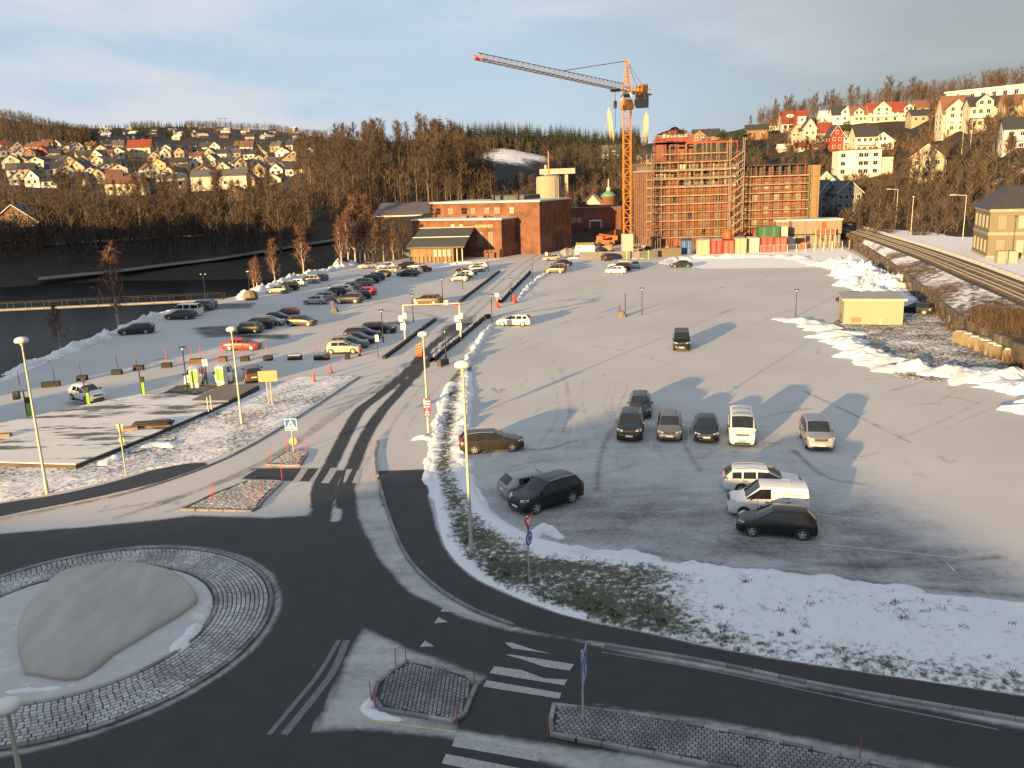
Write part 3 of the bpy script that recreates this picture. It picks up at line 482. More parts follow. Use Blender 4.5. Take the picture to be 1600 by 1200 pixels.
windrow([(588, 1085), (575, 1100), (572, 1110), (600, 1120), (635, 1126)], 0.25, 0.16, seed=17, step=.15); windrow([(155, 730), (185, 715), (200, 712)], 0.45, 0.25, seed=18); windrow([(215, 705), (245, 695), (280, 700)], 0.5, 0.18, seed=19)
windrow([(175, 1062), (225, 1045), (262, 1030), (290, 1005), (318, 965)], 0.42, 0.28, seed=20, step=.15); windrow([(-30, 1092), (60, 1085), (130, 1075), (185, 1060)], 0.32, 0.18, seed=23, step=.15); windrow([(20, 1005), (45, 985), (60, 955)], .3, .15, seed=27, step=.15)
windrow([(745, 410), (700, 413), (660, 420)], 0.9, 0.35, seed=24); windrow([(850, 408), (900, 404), (1010, 404)], 0.6, 0.25, seed=25)
# tufts of grass poking through
mb = MB(); r3 = random.Random(5); vp = VERGE; lo, hi = vp.min(0), vp.max(0); cand = np.c_[RNG.uniform(lo[0], min(hi[0], 32), 30000), RNG.uniform(lo[1], hi[1], 30000)]; dd = sdist(cand, vp); sn = vs_(cand, dd)
nn = np.array([lump(x, y, 0.9, 2) + lump(x, y, 2.2, 4) for x, y in cand]); cand = cand[(dd > 0.2) & (nn - sn * 1.3 > 0.05)]
for x, y in cand[:9000]:
    for b in range(3):
        a = r3.uniform(0, 6.3); h = r3.uniform(0.06, 0.16); q = (x + r3.uniform(-.1, .1), y + r3.uniform(-.1, .1)); lx, ly = math.cos(a) * h * .5, math.sin(a) * h * .5; t = 0.022
        mb.add([(q[0] - t * math.sin(a), q[1] + t * math.cos(a), 0.05), (q[0] + t * math.sin(a), q[1] - t * math.cos(a), 0.05), (q[0] + lx, q[1] + ly, 0.09 + h)], [(0, 1, 2)])
cand = np.c_[RNG.uniform(lo[0], 32, 2600), RNG.uniform(lo[1], hi[1], 2600)]; cand = cand[(sdist(cand, vp) > .4) & (np.array([lump(x, y, .3, 8) for x, y in cand]) > .02)]
for x, y in cand[:420]:
    for b in range(r3.randint(8, 26)):
        a = r3.uniform(0, 6.3); h = r3.uniform(0.05, 0.17); q = (x + r3.gauss(0, .13), y + r3.gauss(0, .09)); lx, ly = math.cos(a) * h, math.sin(a) * h; t = 0.03
        mb.add([(q[0] - t * math.sin(a), q[1] + t * math.cos(a), 0.08), (q[0] + t * math.sin(a), q[1] - t * math.cos(a), 0.08), (q[0] + lx, q[1] + ly, 0.14 + h)], [(0, 1, 2)])
ob('grass', mb.mesh('grass', M['grass']), kind='stuff')
# ---------------------------------------------------------------- kerbs, islands, setts
def smesh(L, W, Hh, mat, b=0.012): mb = MB().bbox(-L / 2, -W / 2, -0.02, L / 2, W / 2, Hh, b); return mb.mesh('kerb_stone', M[mat])
KM = smesh(0.985, 0.17, 0.13, 'kerb'); KM2 = smesh(0.985, 0.17, 0.16, 'kerb')
def kerb(px, me=KM, z=0.0, step=1.0, world=None, parent=None, k=8, closed=False):
    c = cw(px, k) if world is None else world
    if closed: c = np.vstack([c, c[:1]])
    L = np.r_[0, np.cumsum(np.hypot(*np.diff(c, axis=0).T))]; n = max(1, int(round(L[-1] / step))); s = np.linspace(0, L[-1], n + 1); q = np.c_[np.interp(s, L, c[:, 0]), np.interp(s, L, c[:, 1])]
    p = parent or ob('kerb', None, kind='structure')
    for i in range(n):
        d = q[i + 1] - q[i]; o = ob('kerb_stone', me, p, ((q[i][0] + q[i + 1][0]) / 2, (q[i][1] + q[i + 1][1]) / 2, z), math.atan2(d[1], d[0])); o.scale.x = np.hypot(*d) / step
    return p
kerb([(592, 752), (607, 806), (634, 868), (676, 914), (735, 952), (803, 979)]); kerb([(945, 1010), (1100, 1035), (1300, 1076), (1600, 1128), (1800, 1165)])
kerb([(0, 813), (100, 793), (200, 771), (320, 731), (400, 692), (480, 643), (562, 589)], smesh(0.985, 0.2, 0.10, 'kerb'))
kerb([(590, 745), (586, 715), (590, 690)])
def island(px, me=KM, h=0.13, sett=0.2, mat='sett_dark', name='traffic_island', snow=None):
    pl = g2(px); ctr = pl.mean(0); p = ob(name, None, kind='structure'); kerb(None, me, 0, 0.9, world=np.vstack([pl, pl[:1]]), parent=p)
    inn = ctr + (pl - ctr) * (1 - 0.12 / np.hypot(*(pl - ctr).T))[:, None]; mb = MB(); mb.add([(x, y, h - 0.045) for x, y in inn], [tuple(range(len(inn)))]); me_ = mb.mesh('bedding', M['joint'])
    if me_.polygons[0].normal.z < 0: me_.flip_normals()
    ob('bedding', me_, p)
    lo, hi = inn.min(0), inn.max(0); d = pl[1] - pl[0]; a = math.atan2(d[1], d[0]); ca, sa = math.cos(a), math.sin(a); R = int(np.hypot(*(hi - lo)) / sett) + 2; cells = []
    for i in range(-R, R):
        for j in range(-R, R):
            u, v = (i + 0.5 * (j % 2)) * sett, j * sett * 0.8; cells.append((ctr[0] + u * ca - v * sa, ctr[1] + u * sa + v * ca))
    cells = np.array(cells); cells = cells[sdist(cells, inn) > sett * 0.35]; mb = MB(); s2 = sett * 0.44; s3 = sett * 0.35
    for x, y in cells:
        zz = h - 0.012 + random.uniform(-.008, .008); vs2 = []
        for (ux, uy, z) in ((-s2, -s3, h - .05), (s2, -s3, h - .05), (s2, s3, h - .05), (-s2, s3, h - .05), (-s2 * .85, -s3 * .8, zz), (s2 * .85, -s3 * .8, zz), (s2 * .85, s3 * .8, zz), (-s2 * .85, s3 * .8, zz)):
            vs2.append((x + ux * ca - uy * sa, y + ux * sa + uy * ca, z))
        mb.add(vs2, [(4, 5, 6, 7), (0, 1, 5, 4), (1, 2, 6, 5), (2, 3, 7, 6), (3, 0, 4, 7)])
    ob('sett', mb.mesh('setts', M[mat]), p, kind='stuff'); return p
island([(584, 1092), (592, 1064), (640, 1034), (748, 1063), (720, 1132), (592, 1110)])
island([(866, 1104), (1000, 1119), (1200, 1158), (1345, 1191), (1480, 1222), (1480, 1270), (1100, 1196), (856, 1148)])
island([(285, 797), (335, 773), (390, 752), (442, 753), (412, 782), (400, 800)], sett=0.25, mat='sett'); island([(418, 727), (450, 705), (481, 708), (468, 729)], sett=0.25, mat='sett')
# roundabout
rb = ob('roundabout', None, kind='structure'); rc = ROUND_C; NR = 11; r_out, r_in = 8.38, 6.15
mb = MB(); mb.lathe([(8.62, -0.02), (8.6, 0.05), (8.42, 0.06), (8.40, 0.02), (r_in - .05, 0.13), (0.5, 0.16)], 96, (rc[0], rc[1], 0)); ob('bedding', mb.mesh('bedding', M['joint'], True), rb)
setts = []
for k_ in range(NR):
    r = r_out - 0.1 - k_ * (r_out - r_in) / NR; n = int(2 * math.pi * r / 0.24); off = random.random()
    for i in range(n):
        a = 2 * math.pi * (i + off + random.uniform(-.08, .08)) / n; setts.append((rc[0] + r * math.cos(a), rc[1] + r * math.sin(a), 0.045 + (8.4 - r) * 0.05 + random.uniform(-.006, .008), a))
setts.sort(key=lambda s: (s[0]) ** 2 + s[1] ** 2 + (400 if s[0] < -17.5 - (s[1] - 24) * 0.3 - 2.0 and s[1] < 27 else 0))
sm_ = MB().bbox(-0.085, -0.105, -0.05, 0.085, 0.105, 0.012, 0.015).mesh('sett', M['sett'])
for x, y, z, a in setts[:300]: ob('sett', sm_, rb, (x, y, z), a)
mb = MB()
for x, y, z, a in setts[300:]:
    ca, sa = math.cos(a), math.sin(a); e = 0.015; vs2 = []
    for ux, uy, zz in ((-.085, -.105, -.03), (.085, -.105, -.03), (.085, .105, -.03), (-.085, .105, -.03), (-.085 + e, -.105 + e, .012), (.085 - e, -.105 + e, .012), (.085 - e, .105 - e, .012), (-.085 + e, .105 - e, .012)): vs2.append((x + ux * ca - uy * sa, y + ux * sa + uy * ca, z + zz))
    mb.add(vs2, [(4, 5, 6, 7), (0, 1, 5, 4), (1, 2, 6, 5), (2, 3, 7, 6), (3, 0, 4, 7)])
ob('sett', mb.mesh('setts', M['sett']), rb, kind='stuff')
nseg = 56
kst = MB().bbox(-0.46, -0.09, -0.02, 0.46, 0.09, 0.075, 0.015).mesh('kerb_stone', M['kerb'])
for i in range(nseg):
    a = 2 * math.pi * i / nseg; ob('kerb_stone', kst, rb, (rc[0] + 8.52 * math.cos(a), rc[1] + 8.52 * math.sin(a), 0), a + math.pi / 2)
for i in range(40):
    a = 2 * math.pi * i / 40; o = ob('kerb_stone', kst, rb, (rc[0] + 6.05 * math.cos(a), rc[1] + 6.05 * math.sin(a), 0.13), a + math.pi / 2)
# frosted disc and the mound
aa = np.linspace(0, 2 * math.pi, 73)[:-1]; v = verge('roundabout_bed', np.c_[rc[0] + 5.98 * np.cos(aa), rc[1] + 5.98 * np.sin(aa)], 0.15, 0.20, lambda P, d: np.full(len(P), 0.35), amp=0.03, edge=0.15); v.parent = rb
v.data.materials.clear(); v.data.materials.append(M['frost'])
out = catmull(np.vstack([g2([(38, 1046), (28, 1000), (38, 950), (90, 895), (150, 879), (215, 878), (275, 893), (306, 925), (295, 945), (230, 985), (180, 1015), (120, 1055)], 0.42), g2([(38, 1046)], 0.42)]), 4)[:-1]; mc = out.mean(0)
V = []; prof = [(0.985, 0.12), (1.005, 0.30), (0.985, 0.42), (0.93, 0.50), (0.8, 0.58), (0.6, 0.66), (0.35, 0.72), (0.12, 0.75)]; n = len(out)
for s, z in prof:
    for q in out: p = mc + (q - mc) * s; V.append((p[0], p[1], z + (0.03 * lump(p[0], p[1], 0.9) if z > .3 else 0)))
V.append((mc[0], mc[1], 0.76)); F = [(k_ * n + i, k_ * n + (i + 1) % n, (k_ + 1) * n + (i + 1) % n, (k_ + 1) * n + i) for k_ in range(len(prof) - 1) for i in range(n)] + [((len(prof) - 1) * n + i, (len(prof) - 1) * n + (i + 1) % n, len(V) - 1) for i in range(n)]
mb = MB(); mb.add(V, F); mo = thing('concrete_mound', 'low pear-shaped grey concrete mound in the middle of the roundabout', 'mound', me=fixn(mb.mesh('concrete_mound', M['mound'], True)))
# ---------------------------------------------------------------- painted markings (sheets a few mm above)
def marking(polys, name='road_marking', mat='paint', z=0.006):
    mb = MB()
    for pl in polys:
        q = [G(*p) for p in pl]; vs2 = [(p.x, p.y, z) for p in q]; a = sum(vs2[i][0] * vs2[(i + 1) % len(vs2)][1] - vs2[(i + 1) % len(vs2)][0] * vs2[i][1] for i in range(len(vs2)))
        mb.add(vs2 if a > 0 else vs2[::-1], [tuple(range(len(vs2)))])
    return ob(name, mb.mesh(name, M[mat]), kind='structure')
for s in ([(788, 1004), (800, 1004), (830, 1014), (862, 1022), (800, 1013)], [(790, 1023), (800, 1023), (897, 1038), (890, 1048), (850, 1042), (820, 1032)], [(772, 1041), (815, 1047), (850, 1060), (886, 1062), (882, 1071), (765, 1052)], [(760, 1063), (877, 1083), (874, 1092), (755, 1073)],
          [(712, 1151), (846, 1175), (841, 1190), (706, 1166)], [(697, 1178), (830, 1204), (820, 1220), (690, 1193)]): marking([s], 'crossing_stripe')
for s in ([(471, 732), (482, 732), (467, 754), (456, 754)], [(517, 731), (529, 731), (514, 755), (502, 755)], [(541, 733), (551, 733), (540, 754), (536, 754)], [(558, 735), (566, 733), (560, 755), (550, 755)], [(392, 735), (402, 733), (380, 746), (370, 747)], [(498, 732), (503, 732), (490, 754), (482, 753)]): marking([s], 'crossing_stripe')
for s in ([(688, 956), (693, 949), (710, 956)], [(678, 974), (685, 964), (700, 972)], [(656, 1011), (664, 1001), (679, 1010)], [(644, 1032), (653, 1022), (666, 1030)], [(160, 792), (173, 789), (163, 795)], [(185, 792), (200, 788), (195, 794)], [(212, 790), (227, 785), (222, 791)], [(241, 789), (254, 785), (250, 791)], [(267, 787), (282, 783), (278, 789)], [(298, 786), (311, 782), (307, 788)], [(555, 1137), (562, 1131), (565, 1140)]): marking([s], 'give_way_triangle')
marking([[(570, 1123), (712, 1142), (711, 1145), (570, 1127)]], 'edge_line', 'paint_yellow')
def wline(px, w_, mat='paint', name='edge_line', z=0.006):
    c = cw(px, 5); mb = MB(); V = []
    for i in range(len(c)):
        t = c[min(i + 1, len(c) - 1)] - c[max(i - 1, 0)]; t /= np.hypot(*t); nr = np.array([-t[1], t[0]]) * w_ / 2; V += [(*(c[i] + nr), z), (*(c[i] - nr), z)]
    mb.add(V, [(2 * i, 2 * i + 1, 2 * i + 3, 2 * i + 2) for i in range(len(c) - 1)]); return ob(name, mb.mesh(name, M[mat]), kind='structure')
wline([(668, 926), (705, 950), (750, 968), (792, 978)], 0.10); wline([(940, 1019), (1100, 1046), (1300, 1088), (1560, 1140)], 0.10, 'paint_worn'); wline([(420, 1148), (470, 1088), (500, 1050), (530, 1000)], 0.2, 'paint_worn'); wline([(444, 1148), (484, 1098), (520, 1050), (542, 1000)], 0.3, 'paint_worn')
M['faint'] = pm('worn_bay_line', (0.5, 0.495, 0.49), 0.8, 0, 2, 0.3)
for a, b in (((1077, 645), (1075, 697)), ((1129, 648), (1131, 694)), ((1180, 650), (1190, 707)), ((1242, 684), (1252, 710)), ((1032, 647), (1016, 700)), ((1310, 700), (1318, 714)), ((738, 716), (830, 706)), ((742, 742), (800, 728)), ((758, 764), (785, 752)), ((1240, 800), (1450, 822)), ((1282, 850), (1500, 872)), ((1050, 575), (1040, 600)), ((1125, 590), (1124, 620)), ((1170, 600), (1260, 604)), ((1480, 880), (1492, 893)), ((1250, 756), (1450, 790))):
    wline([a, ((a[0] + b[0]) / 2, (a[1] + b[1]) / 2), b], 0.09, 'faint', 'bay_line')
# ================================================================ VEHICLES
# profile keys, metres from the front bumper: nose height, hood height, cowl x, roof front x, B pillar, C pillar, roof rear x, tail x, tail z, belt z, height
TY = dict(
 hatch=dict(L=4.15, W=1.76, H=1.48, hood=0.92, cowl=1.05, rf=1.85, bp=(2.45, 2.53), cp=(3.28, 3.42), rr=3.62, tail=4.05, tz=1.02, belt=0.98, wh=(0.82, 3.38), wr=0.31, est=0),
 estate=dict(L=4.65, W=1.80, H=1.48, hood=0.92, cowl=1.20, rf=2.05, bp=(2.68, 2.76), cp=(3.50, 3.60), rr=4.15, tail=4.55, tz=1.03, belt=0.97, wh=(0.88, 3.62), wr=0.32, est=1, rails=1),
 suv=dict(L=4.62, W=1.86, H=1.70, hood=1.08, cowl=1.15, rf=1.98, bp=(2.62, 2.70), cp=(3.46, 3.58), rr=4.10, tail=4.52, tz=1.15, belt=1.10, wh=(0.88, 3.58), wr=0.36, est=1, rails=1),
 sedan=dict(L=4.58, W=1.76, H=1.43, hood=0.88, cowl=1.18, rf=2.02, bp=(2.62, 2.70), cp=(3.35, 3.40), rr=3.42, tail=4.00, tz=0.98, belt=0.95, wh=(0.85, 3.55), wr=0.31, est=0, boot=1),
 mpv=dict(L=4.45, W=1.80, H=1.66, hood=1.05, cowl=0.95, rf=1.78, bp=(2.45, 2.53), cp=(3.30, 3.42), rr=4.02, tail=4.36, tz=1.08, belt=1.05, wh=(0.82, 3.52), wr=0.32, est=1),
 van=dict(L=4.79, W=1.84, H=1.95, hood=1.15, cowl=0.75, rf=1.45, bp=(2.25, 2.38), cp=(3.35, 3.48), rr=4.62, tail=4.74, tz=1.25, belt=1.22, wh=(0.90, 3.82), wr=0.33, est=1),
 pvan=dict(L=4.42, W=1.80, H=1.84, hood=1.10, cowl=0.95, rf=1.70, bp=(2.30, 2.42), cp=(3.35, 3.48), rr=4.28, tail=4.38, tz=1.20, belt=1.14, wh=(0.86, 3.52), wr=0.32, est=1, panel=1),
)
_cm = {}
def car_meshes(ty):
    if ty in _cm: return _cm[ty]
    p = TY[ty]; L, W, H = p['L'], p['W'], p['H']; hw = W / 2; bz = p['belt']; hood = p['hood']; wr_ = hw * (0.74 if H < 1.6 else 0.80)
    tall = H > 1.8; wr_ = hw * 0.86 if tall else wr_
    # station: (x from front, half width factor, sill z, top z, cabin? 0/1, roof edge half width)
    S = [(0.00, 0.74, 0.30, 0.62, 0), (0.05, 0.84, 0.24, 0.70, 0), (0.16, 0.92, 0.20, hood - 0.16, 0), (0.42, 0.97, 0.19, hood - 0.07, 0), (0.80, 1.0, 0.19, hood - 0.02, 0), (p['cowl'], 1.0, 0.19, bz + 0.04, 0),
         (p['rf'], 1.0, 0.19, H - 0.02, 1), ((p['rf'] + p['bp'][0]) / 2, 1.0, 0.19, H, 1), (p['bp'][0], 1.0, 0.19, H, 1), (p['bp'][1], 1.0, 0.19, H, 1), (p['cp'][0], 1.0, 0.19, H - 0.015, 1), (p['cp'][1], 1.0, 0.19, H - 0.02, 1)]
    if p['rr'] > p['cp'][1] + 0.05: S += [(p['rr'], 0.985, 0.20, H - 0.05, 1)]
    S += [(p['tail'], 0.965, 0.21, p['tz'], 0)]
    if p.get('boot'): S += [(L - 0.12, 0.94, 0.22, p['tz'] - 0.02, 0)]
    S += [(L - 0.03, 0.90, 0.26, p['tz'] - (0.12 if not tall else 0.02), 0), (L, 0.84, 0.32, 0.72, 0)]
    rows = []; NJ = 9
    for x, wf, zs, zt, cab in S:
        w_ = hw * wf; X = L / 2 - x
        if cab:
            e = wr_ * (0.97 if x > p['cp'][1] else 1)
            r = [(w_ * .86, zs), (w_ * .965, zs + .08), (w_, 0.52 * bz + .08), (w_ * .985, bz - .07), (w_ * .955, bz), (e + .02, zt - .13), (e - .05, zt - .045), (e * .55, zt - .005), (0, zt + .01)]
        else:
            zb = min(bz, zt - .07); k = min(1, zt / hood)
            r = [(w_ * .86, zs), (w_ * .965, zs + .07), (w_, zs + (zb - zs) * .5), (w_ * .985, zb - .04), (w_ * .95, zb), (w_ * .90, zb + .03), (w_ * .80, zt - .02), (w_ * .42, zt - .003), (0, zt + .006)]
        rows.append([(X, y, z) for y, z in r])
    # which quads are glass
    def glass(i, j):
        a, b = S[i][0], S[i + 1][0]; ca, cb = S[i][4], S[i + 1][4]
        if not ca and cb and abs(a - p['cowl']) < 1e-6: return 'windscreen' if j >= 6 else ('side_window_f' if j == 4 else None)
        if ca and not cb: return ('rear_window' if j >= 6 else None)
        if ca and cb and j == 4:
            if b <= p['bp'][0] + 1e-6: return 'side_window_f'
            if a >= p['bp'][1] - 1e-6 and b <= p['cp'][0] + 1e-6: return None if p.get('panel') else 'side_window_r'
            if a >= p['cp'][1] - 1e-6: return 'side_window_q' if p['est'] and not p.get('panel') else None
        return None
    out = {}; mbs = {}
    def g(n): return mbs.setdefault(n, MB())
    for i in range(len(S) - 1):
        for sgn in (1, -1):
            for j in range(NJ - 1):
                q = [rows[i][j], rows[i][j + 1], rows[i + 1][j + 1], rows[i + 1][j]]; n = glass(i, j); nm = 'body' if n is None else n
                if n and n.startswith('side'): nm = n + ('L' if sgn > 0 else 'R')
                vs2 = [(a, b * sgn, c) for a, b, c in q]; g(nm).add(vs2, [(0, 1, 2, 3) if sgn > 0 else (3, 2, 1, 0)])
    for i, fl in ((0, 1), (len(S) - 1, -1)):
        lp = [(a, b, c) for a, b, c in rows[i]] + [(a, -b, c) for a, b, c in rows[i][-2::-1]]; g('body').add(lp, [tuple(range(len(lp)))[::fl]])
    g('body').add([(rows[i][0][0], s * rows[i][0][1], rows[i][0][2]) for i in range(len(S)) for s in (1, -1)], [(2 * i, 2 * i + 1, 2 * i + 3, 2 * i + 2) for i in range(len(S) - 1)])
    import bmesh
    for n, mb in mbs.items():
        me = bpy.data.meshes.new('car_' + n); me.from_pydata(mb.v, [], mb.f); bm = bmesh.new(); bm.from_mesh(me); bmesh.ops.remove_doubles(bm, verts=bm.verts, dist=0.0015)
        bmesh.ops.dissolve_degenerate(bm, edges=bm.edges, dist=0.002); bmesh.ops.recalc_face_normals(bm, faces=bm.faces)
        if n.startswith(('side', 'wind', 'rear')):
            for f in bm.faces:
                c = f.calc_center_median()
                if (f.normal.y * c.y if n.startswith('side') else f.normal.z) < 0: f.normal_flip()
        bm.to_mesh(me); bm.free(); me.polygons.foreach_set('use_smooth', [True] * len(me.polygons)); me.set_sharp_from_angle(angle=rad(42)); me.materials.append(M['trim'] if n == 'body' else M['carglass']); out[n] = me
    R = p['wr']; yw = hw + 0.015
    t = MB(); t.lathe([(R * .62, -.01), (R * .66, 0.0), (R * .93, 0.0), (R, -.03), (R, -.17), (R * .9, -.20)], 22, (0, 0, 0), 'y', True, True); t.lathe([(R * .60, -.06), (R * .3, -.05)], 14, (0, 0, 0), 'y')
    out['tyre'] = fixn(t.mesh('tyre', M['rubber'], True, 35))
    r_ = MB(); r_.lathe([(R * .55, -.04), (R * .62, 0.006), (R * .67, 0.004), (R * .64, -.05)], 22, (0, 0, 0), 'y', False, False); r_.lathe([(R * .16, -.05), (R * .16, -.006), (R * .05, .0)], 10, (0, 0, 0), 'y')
    for k in range(5):
        a = 2 * math.pi * k / 5 + .3; d = Vector((math.cos(a), 0, math.sin(a))); n = Vector((-math.sin(a), 0, math.cos(a)))
        q = [d * R * .12 + n * R * .10, d * R * .60 + n * R * .13, d * R * .60 - n * R * .13, d * R * .12 - n * R * .10]; r_.prism([v + Vector((0, -.045, 0)) for v in q], [v + Vector((0, -.008, 0)) for v in q])
    out['rim'] = fixn(r_.mesh('rim', M['rim'], True, 30))
    a_ = MB(); k = 14; pts = [((R + .055) * math.cos(math.pi * i / k - .12 * (1 if i in (0,) else 0)), (R + .055) * math.sin(math.pi * i / k)) for i in range(k + 1)]; pts = [(R + .05, -R * .42)] + pts + [(-R - .05, -R * .42)]
    a_.prism([(x, -.10, z) for x, z in pts], [(x, 0.0, z) for x, z in pts]); out['wheel_arch'] = fixn(a_.mesh('wheel_arch', M['trim']))
    # lamps, plates, mirrors, grille, bumper strip
    def patch(x0, x1, y0, y1, z0, z1, sk=0.0): m = MB(); m.prism([(x0, y0, z0), (x0, y1, z0 + sk * .3), (x0, y1, z1), (x0, y0, z1 - sk)], [(x1 , y0, z0), (x1, y1, z0 + sk * .3), (x1, y1, z1), (x1, y0, z1 - sk)]); return m
    zl = hood - 0.25; h = MB()
    h.prism([(L/2-.03, hw*.50, zl), (L/2-.13, hw*.88, zl+.02), (L/2-.38, hw*.965, zl+.10), (L/2-.40, hw*.93, zl+.16), (L/2-.20, hw*.80, zl+.14), (L/2-.085, hw*.50, zl+.10)], [(L/2-.2, hw*.50, zl), (L/2-.2, hw*.80, zl+.02), (L/2-.45, hw*.90, zl+.10), (L/2-.45, hw*.86, zl+.15), (L/2-.35, hw*.75, zl+.12), (L/2-.25, hw*.5, zl+.09)]); out['headlight'] = fixn(h.mesh('headlight', M['headlight']))
    zt = p['tz'] - .30 if not tall else 0.95; h = MB(); zz = .26 if not p['est'] else .42
    h.prism([(-L/2-.012, hw*.60, zt), (-L/2+.03, hw*.895, zt), (-L/2+.26, hw*.975, zt+.04), (-L/2+.20, hw*.955, zt+zz*.6), (-L/2+.03, hw*.88, zt+zz*.75), (-L/2-.006, hw*.68, zt+zz*.6)], [(-L/2+.2, hw*.60, zt), (-L/2+.2, hw*.80, zt), (-L/2+.35, hw*.9, zt+.04), (-L/2+.3, hw*.86, zt+zz*.6), (-L/2+.2, hw*.8, zt+zz*.75), (-L/2+.2, hw*.6, zt+zz*.6)]); out['taillight'] = fixn(h.mesh('taillight', M['taillight']))
    m = MB().box(-.012, -.26, -.055, .012, .26, .055); out['number_plate'] = m.mesh('number_plate', M['plate'])
    m = MB(); m.prism([(L/2-.06, -hw*.48, hood-.28), (L/2-.06, hw*.48, hood-.28), (L/2-.10, hw*.46, hood-.17), (L/2-.10, -hw*.46, hood-.17)], [(L/2+.008, -hw*.44, hood-.28), (L/2+.008, hw*.44, hood-.28), (L/2-.03, hw*.42, hood-.17), (L/2-.03, -hw*.42, hood-.17)]); m.prism([(L/2-.1, -hw*.6, .26), (L/2-.1, hw*.6, .26), (L/2-.1, hw*.56, .42), (L/2-.1, -hw*.56, .42)], [(L/2+.012, -hw*.6, .27), (L/2+.012, hw*.6, .27), (L/2+.012, hw*.56, .41), (L/2+.012, -hw*.56, .41)]); out['grille'] = fixn(m.mesh('grille', M['trim']))
    m = MB(); m.prism([(.0, 0, 0), (.09, .02, .0), (.09, .02, .13), (.0, 0, .13)], [(.0, .20, .01), (.12, .19, .01), (.10, .19, .14), (.0, .20, .14)]); out['mirror'] = fixn(m.mesh('mirror', M['trim']))
    if p.get('rails'):
        m = MB()
        xs = [L/2 - p['rf'] - .1, L/2 - (p['rf'] + p['rr']) / 2, L/2 - p['rr'] + .1]; m.tube((xs[0], 0, H - .01), (xs[1], 0, H + .045), .018); m.tube((xs[1], 0, H + .045), (xs[2], 0, H - .03), .018); out['roof_rail'] = m.mesh('roof_rail', M['rim'])
    if 1:
        for nm_, xx in (('a', p['rf'] - .12), ('b', (p['bp'][0] + p['bp'][1]) / 2), ('c', p['cp'][0] + .02)):
            m = MB(); q = [(hw * 1.003, zz_) for zz_ in (.30, .52 * bz + .08)] + [(hw * .988, bz - .07), (hw * .958, bz)]
            for (y0, z0), (y1, z1) in zip(q[:-1], q[1:]): m.add([(L/2 - xx - .011, y0 + .002, z0), (L/2 - xx + .011, y0 + .002, z0), (L/2 - xx + .011, y1 + .002, z1), (L/2 - xx - .011, y1 + .002, z1)], [(3, 2, 1, 0)])
            out['seam_' + nm_] = m.mesh('door_seam', M['trim'])
        m = MB().bbox(-.11, -.01, -.015, .11, .03, .02, .01); out['handle'] = m.mesh('door_handle', M['trim'])
    out['rail_y'] = wr_ - .06; _cm[ty] = out; return out
def build_car(ty, col, loc, rz, label, cat='car', group=None, near=True, extras=None):
    m = car_meshes(ty); p = TY[ty]; L, hw = p['L'], p['W'] / 2
    t = thing('parked_car' if cat == 'car' else 'parked_van', label, cat, loc, rz, group)
    b = ob('body', m['body'], t); b.material_slots[0].link = 'OBJECT'; b.material_slots[0].material = PAINT[col]
    for n in ('windscreen', 'rear_window'): ob(n, m[n], t)
    for n in ('side_window_f', 'side_window_r', 'side_window_q'):
        for s in 'LR':
            if n + s in m: ob('side_window', m[n + s], t)
    for i, x in enumerate(p['wh']):
        for s in (1, -1):
            X = L / 2 - x; ro = 0 if s > 0 else math.pi
            ob('wheel_arch', m['wheel_arch'], t, (X, s * (hw + .004), p['wr']), ro)
            w_ = ob('wheel', m['tyre'], t, (X, s * (hw + .018), p['wr']), ro); ob('rim', m['rim'], w_)
    for s in (1, -1):
        for n in ('headlight', 'taillight'): o = ob(n, m[n], t); o.scale.y = s
    if near:
        for s in (1, -1):
            o = ob('mirror', m['mirror'], t, (L / 2 - p['cowl'] - .32, s * (hw - .03), p['belt'] - .02)); o.scale.y = s
            if 'roof_rail' in m: ob('roof_rail', m['roof_rail'], t, (0, s * m['rail_y'], 0))
        for s in (1, -1):
            for k in 'abc':
                if k == 'c' and p.get('panel'): continue
                o = ob('door_seam', m['seam_' + k], t); o.scale.y = s
            for xh in (p['bp'][0] - .2, p['cp'][0] - .12): o = ob('door_handle', m['handle'], t, (L / 2 - xh, s * (hw * .993), p['belt'] - .14)); o.scale.y = s
        ob('grille', m['grille'], t); ob('number_plate', m['number_plate'], t, (L / 2 + .02, 0, .50)); ob('number_plate', m['number_plate'], t, (-L / 2 - .012, 0, .62 if not p.get('est') else .72))
    if extras: extras(t, p)
    return t
def car2(rx, ry, fx, fy, ty, col, label, cat='car', group='cars on the left car park', near=False, extras=None):
    """near-side rear and front wheel contact points in the photograph"""
    p = TY[ty]; a, b = G(rx, ry), G(fx, fy); h = math.atan2(b.y - a.y, b.x - a.x); u = Vector((math.cos(h), math.sin(h), 0)); n = Vector((-u.y, u.x, 0))
    if n.y < 0: n = -n
    xa = (p['wh'][0] + p['wh'][1]) / 2; c = (a + b) / 2 + n * (p['W'] / 2) + u * (xa - p['L'] / 2)
    return build_car(ty, col, c, h, label, cat, group, near, extras)
def carh(px, py, deg, ty, col, label, cat='car', group='cars on the big car park', near=True, extras=None, front=True):
    """middle of the visible front (or rear) bumper on the ground, heading in degrees from +X"""
    p = TY[ty]; g = G(px, py); h = rad(deg); u = Vector((math.cos(h), math.sin(h), 0)); c = g - u * (p['L'] / 2) if front else g + u * (p['L'] / 2)
    return build_car(ty, col, c, h, label, cat, group, near, extras)
BG = 'cars on the big car park'
def roofbars(t, p):
    for x in (.5, -.9):
        m = MB().box(x - .03, -.62, p['H'] + .06, x + .03, .62, p['H'] + .10).box(x - .03, -.6, p['H'] - .04, x + .03, -.55, p['H'] + .06).box(x - .03, .55, p['H'] - .04, x + .03, .6, p['H'] + .06); ob('roof_bar', m.mesh('roof_bar', M['black']), t)
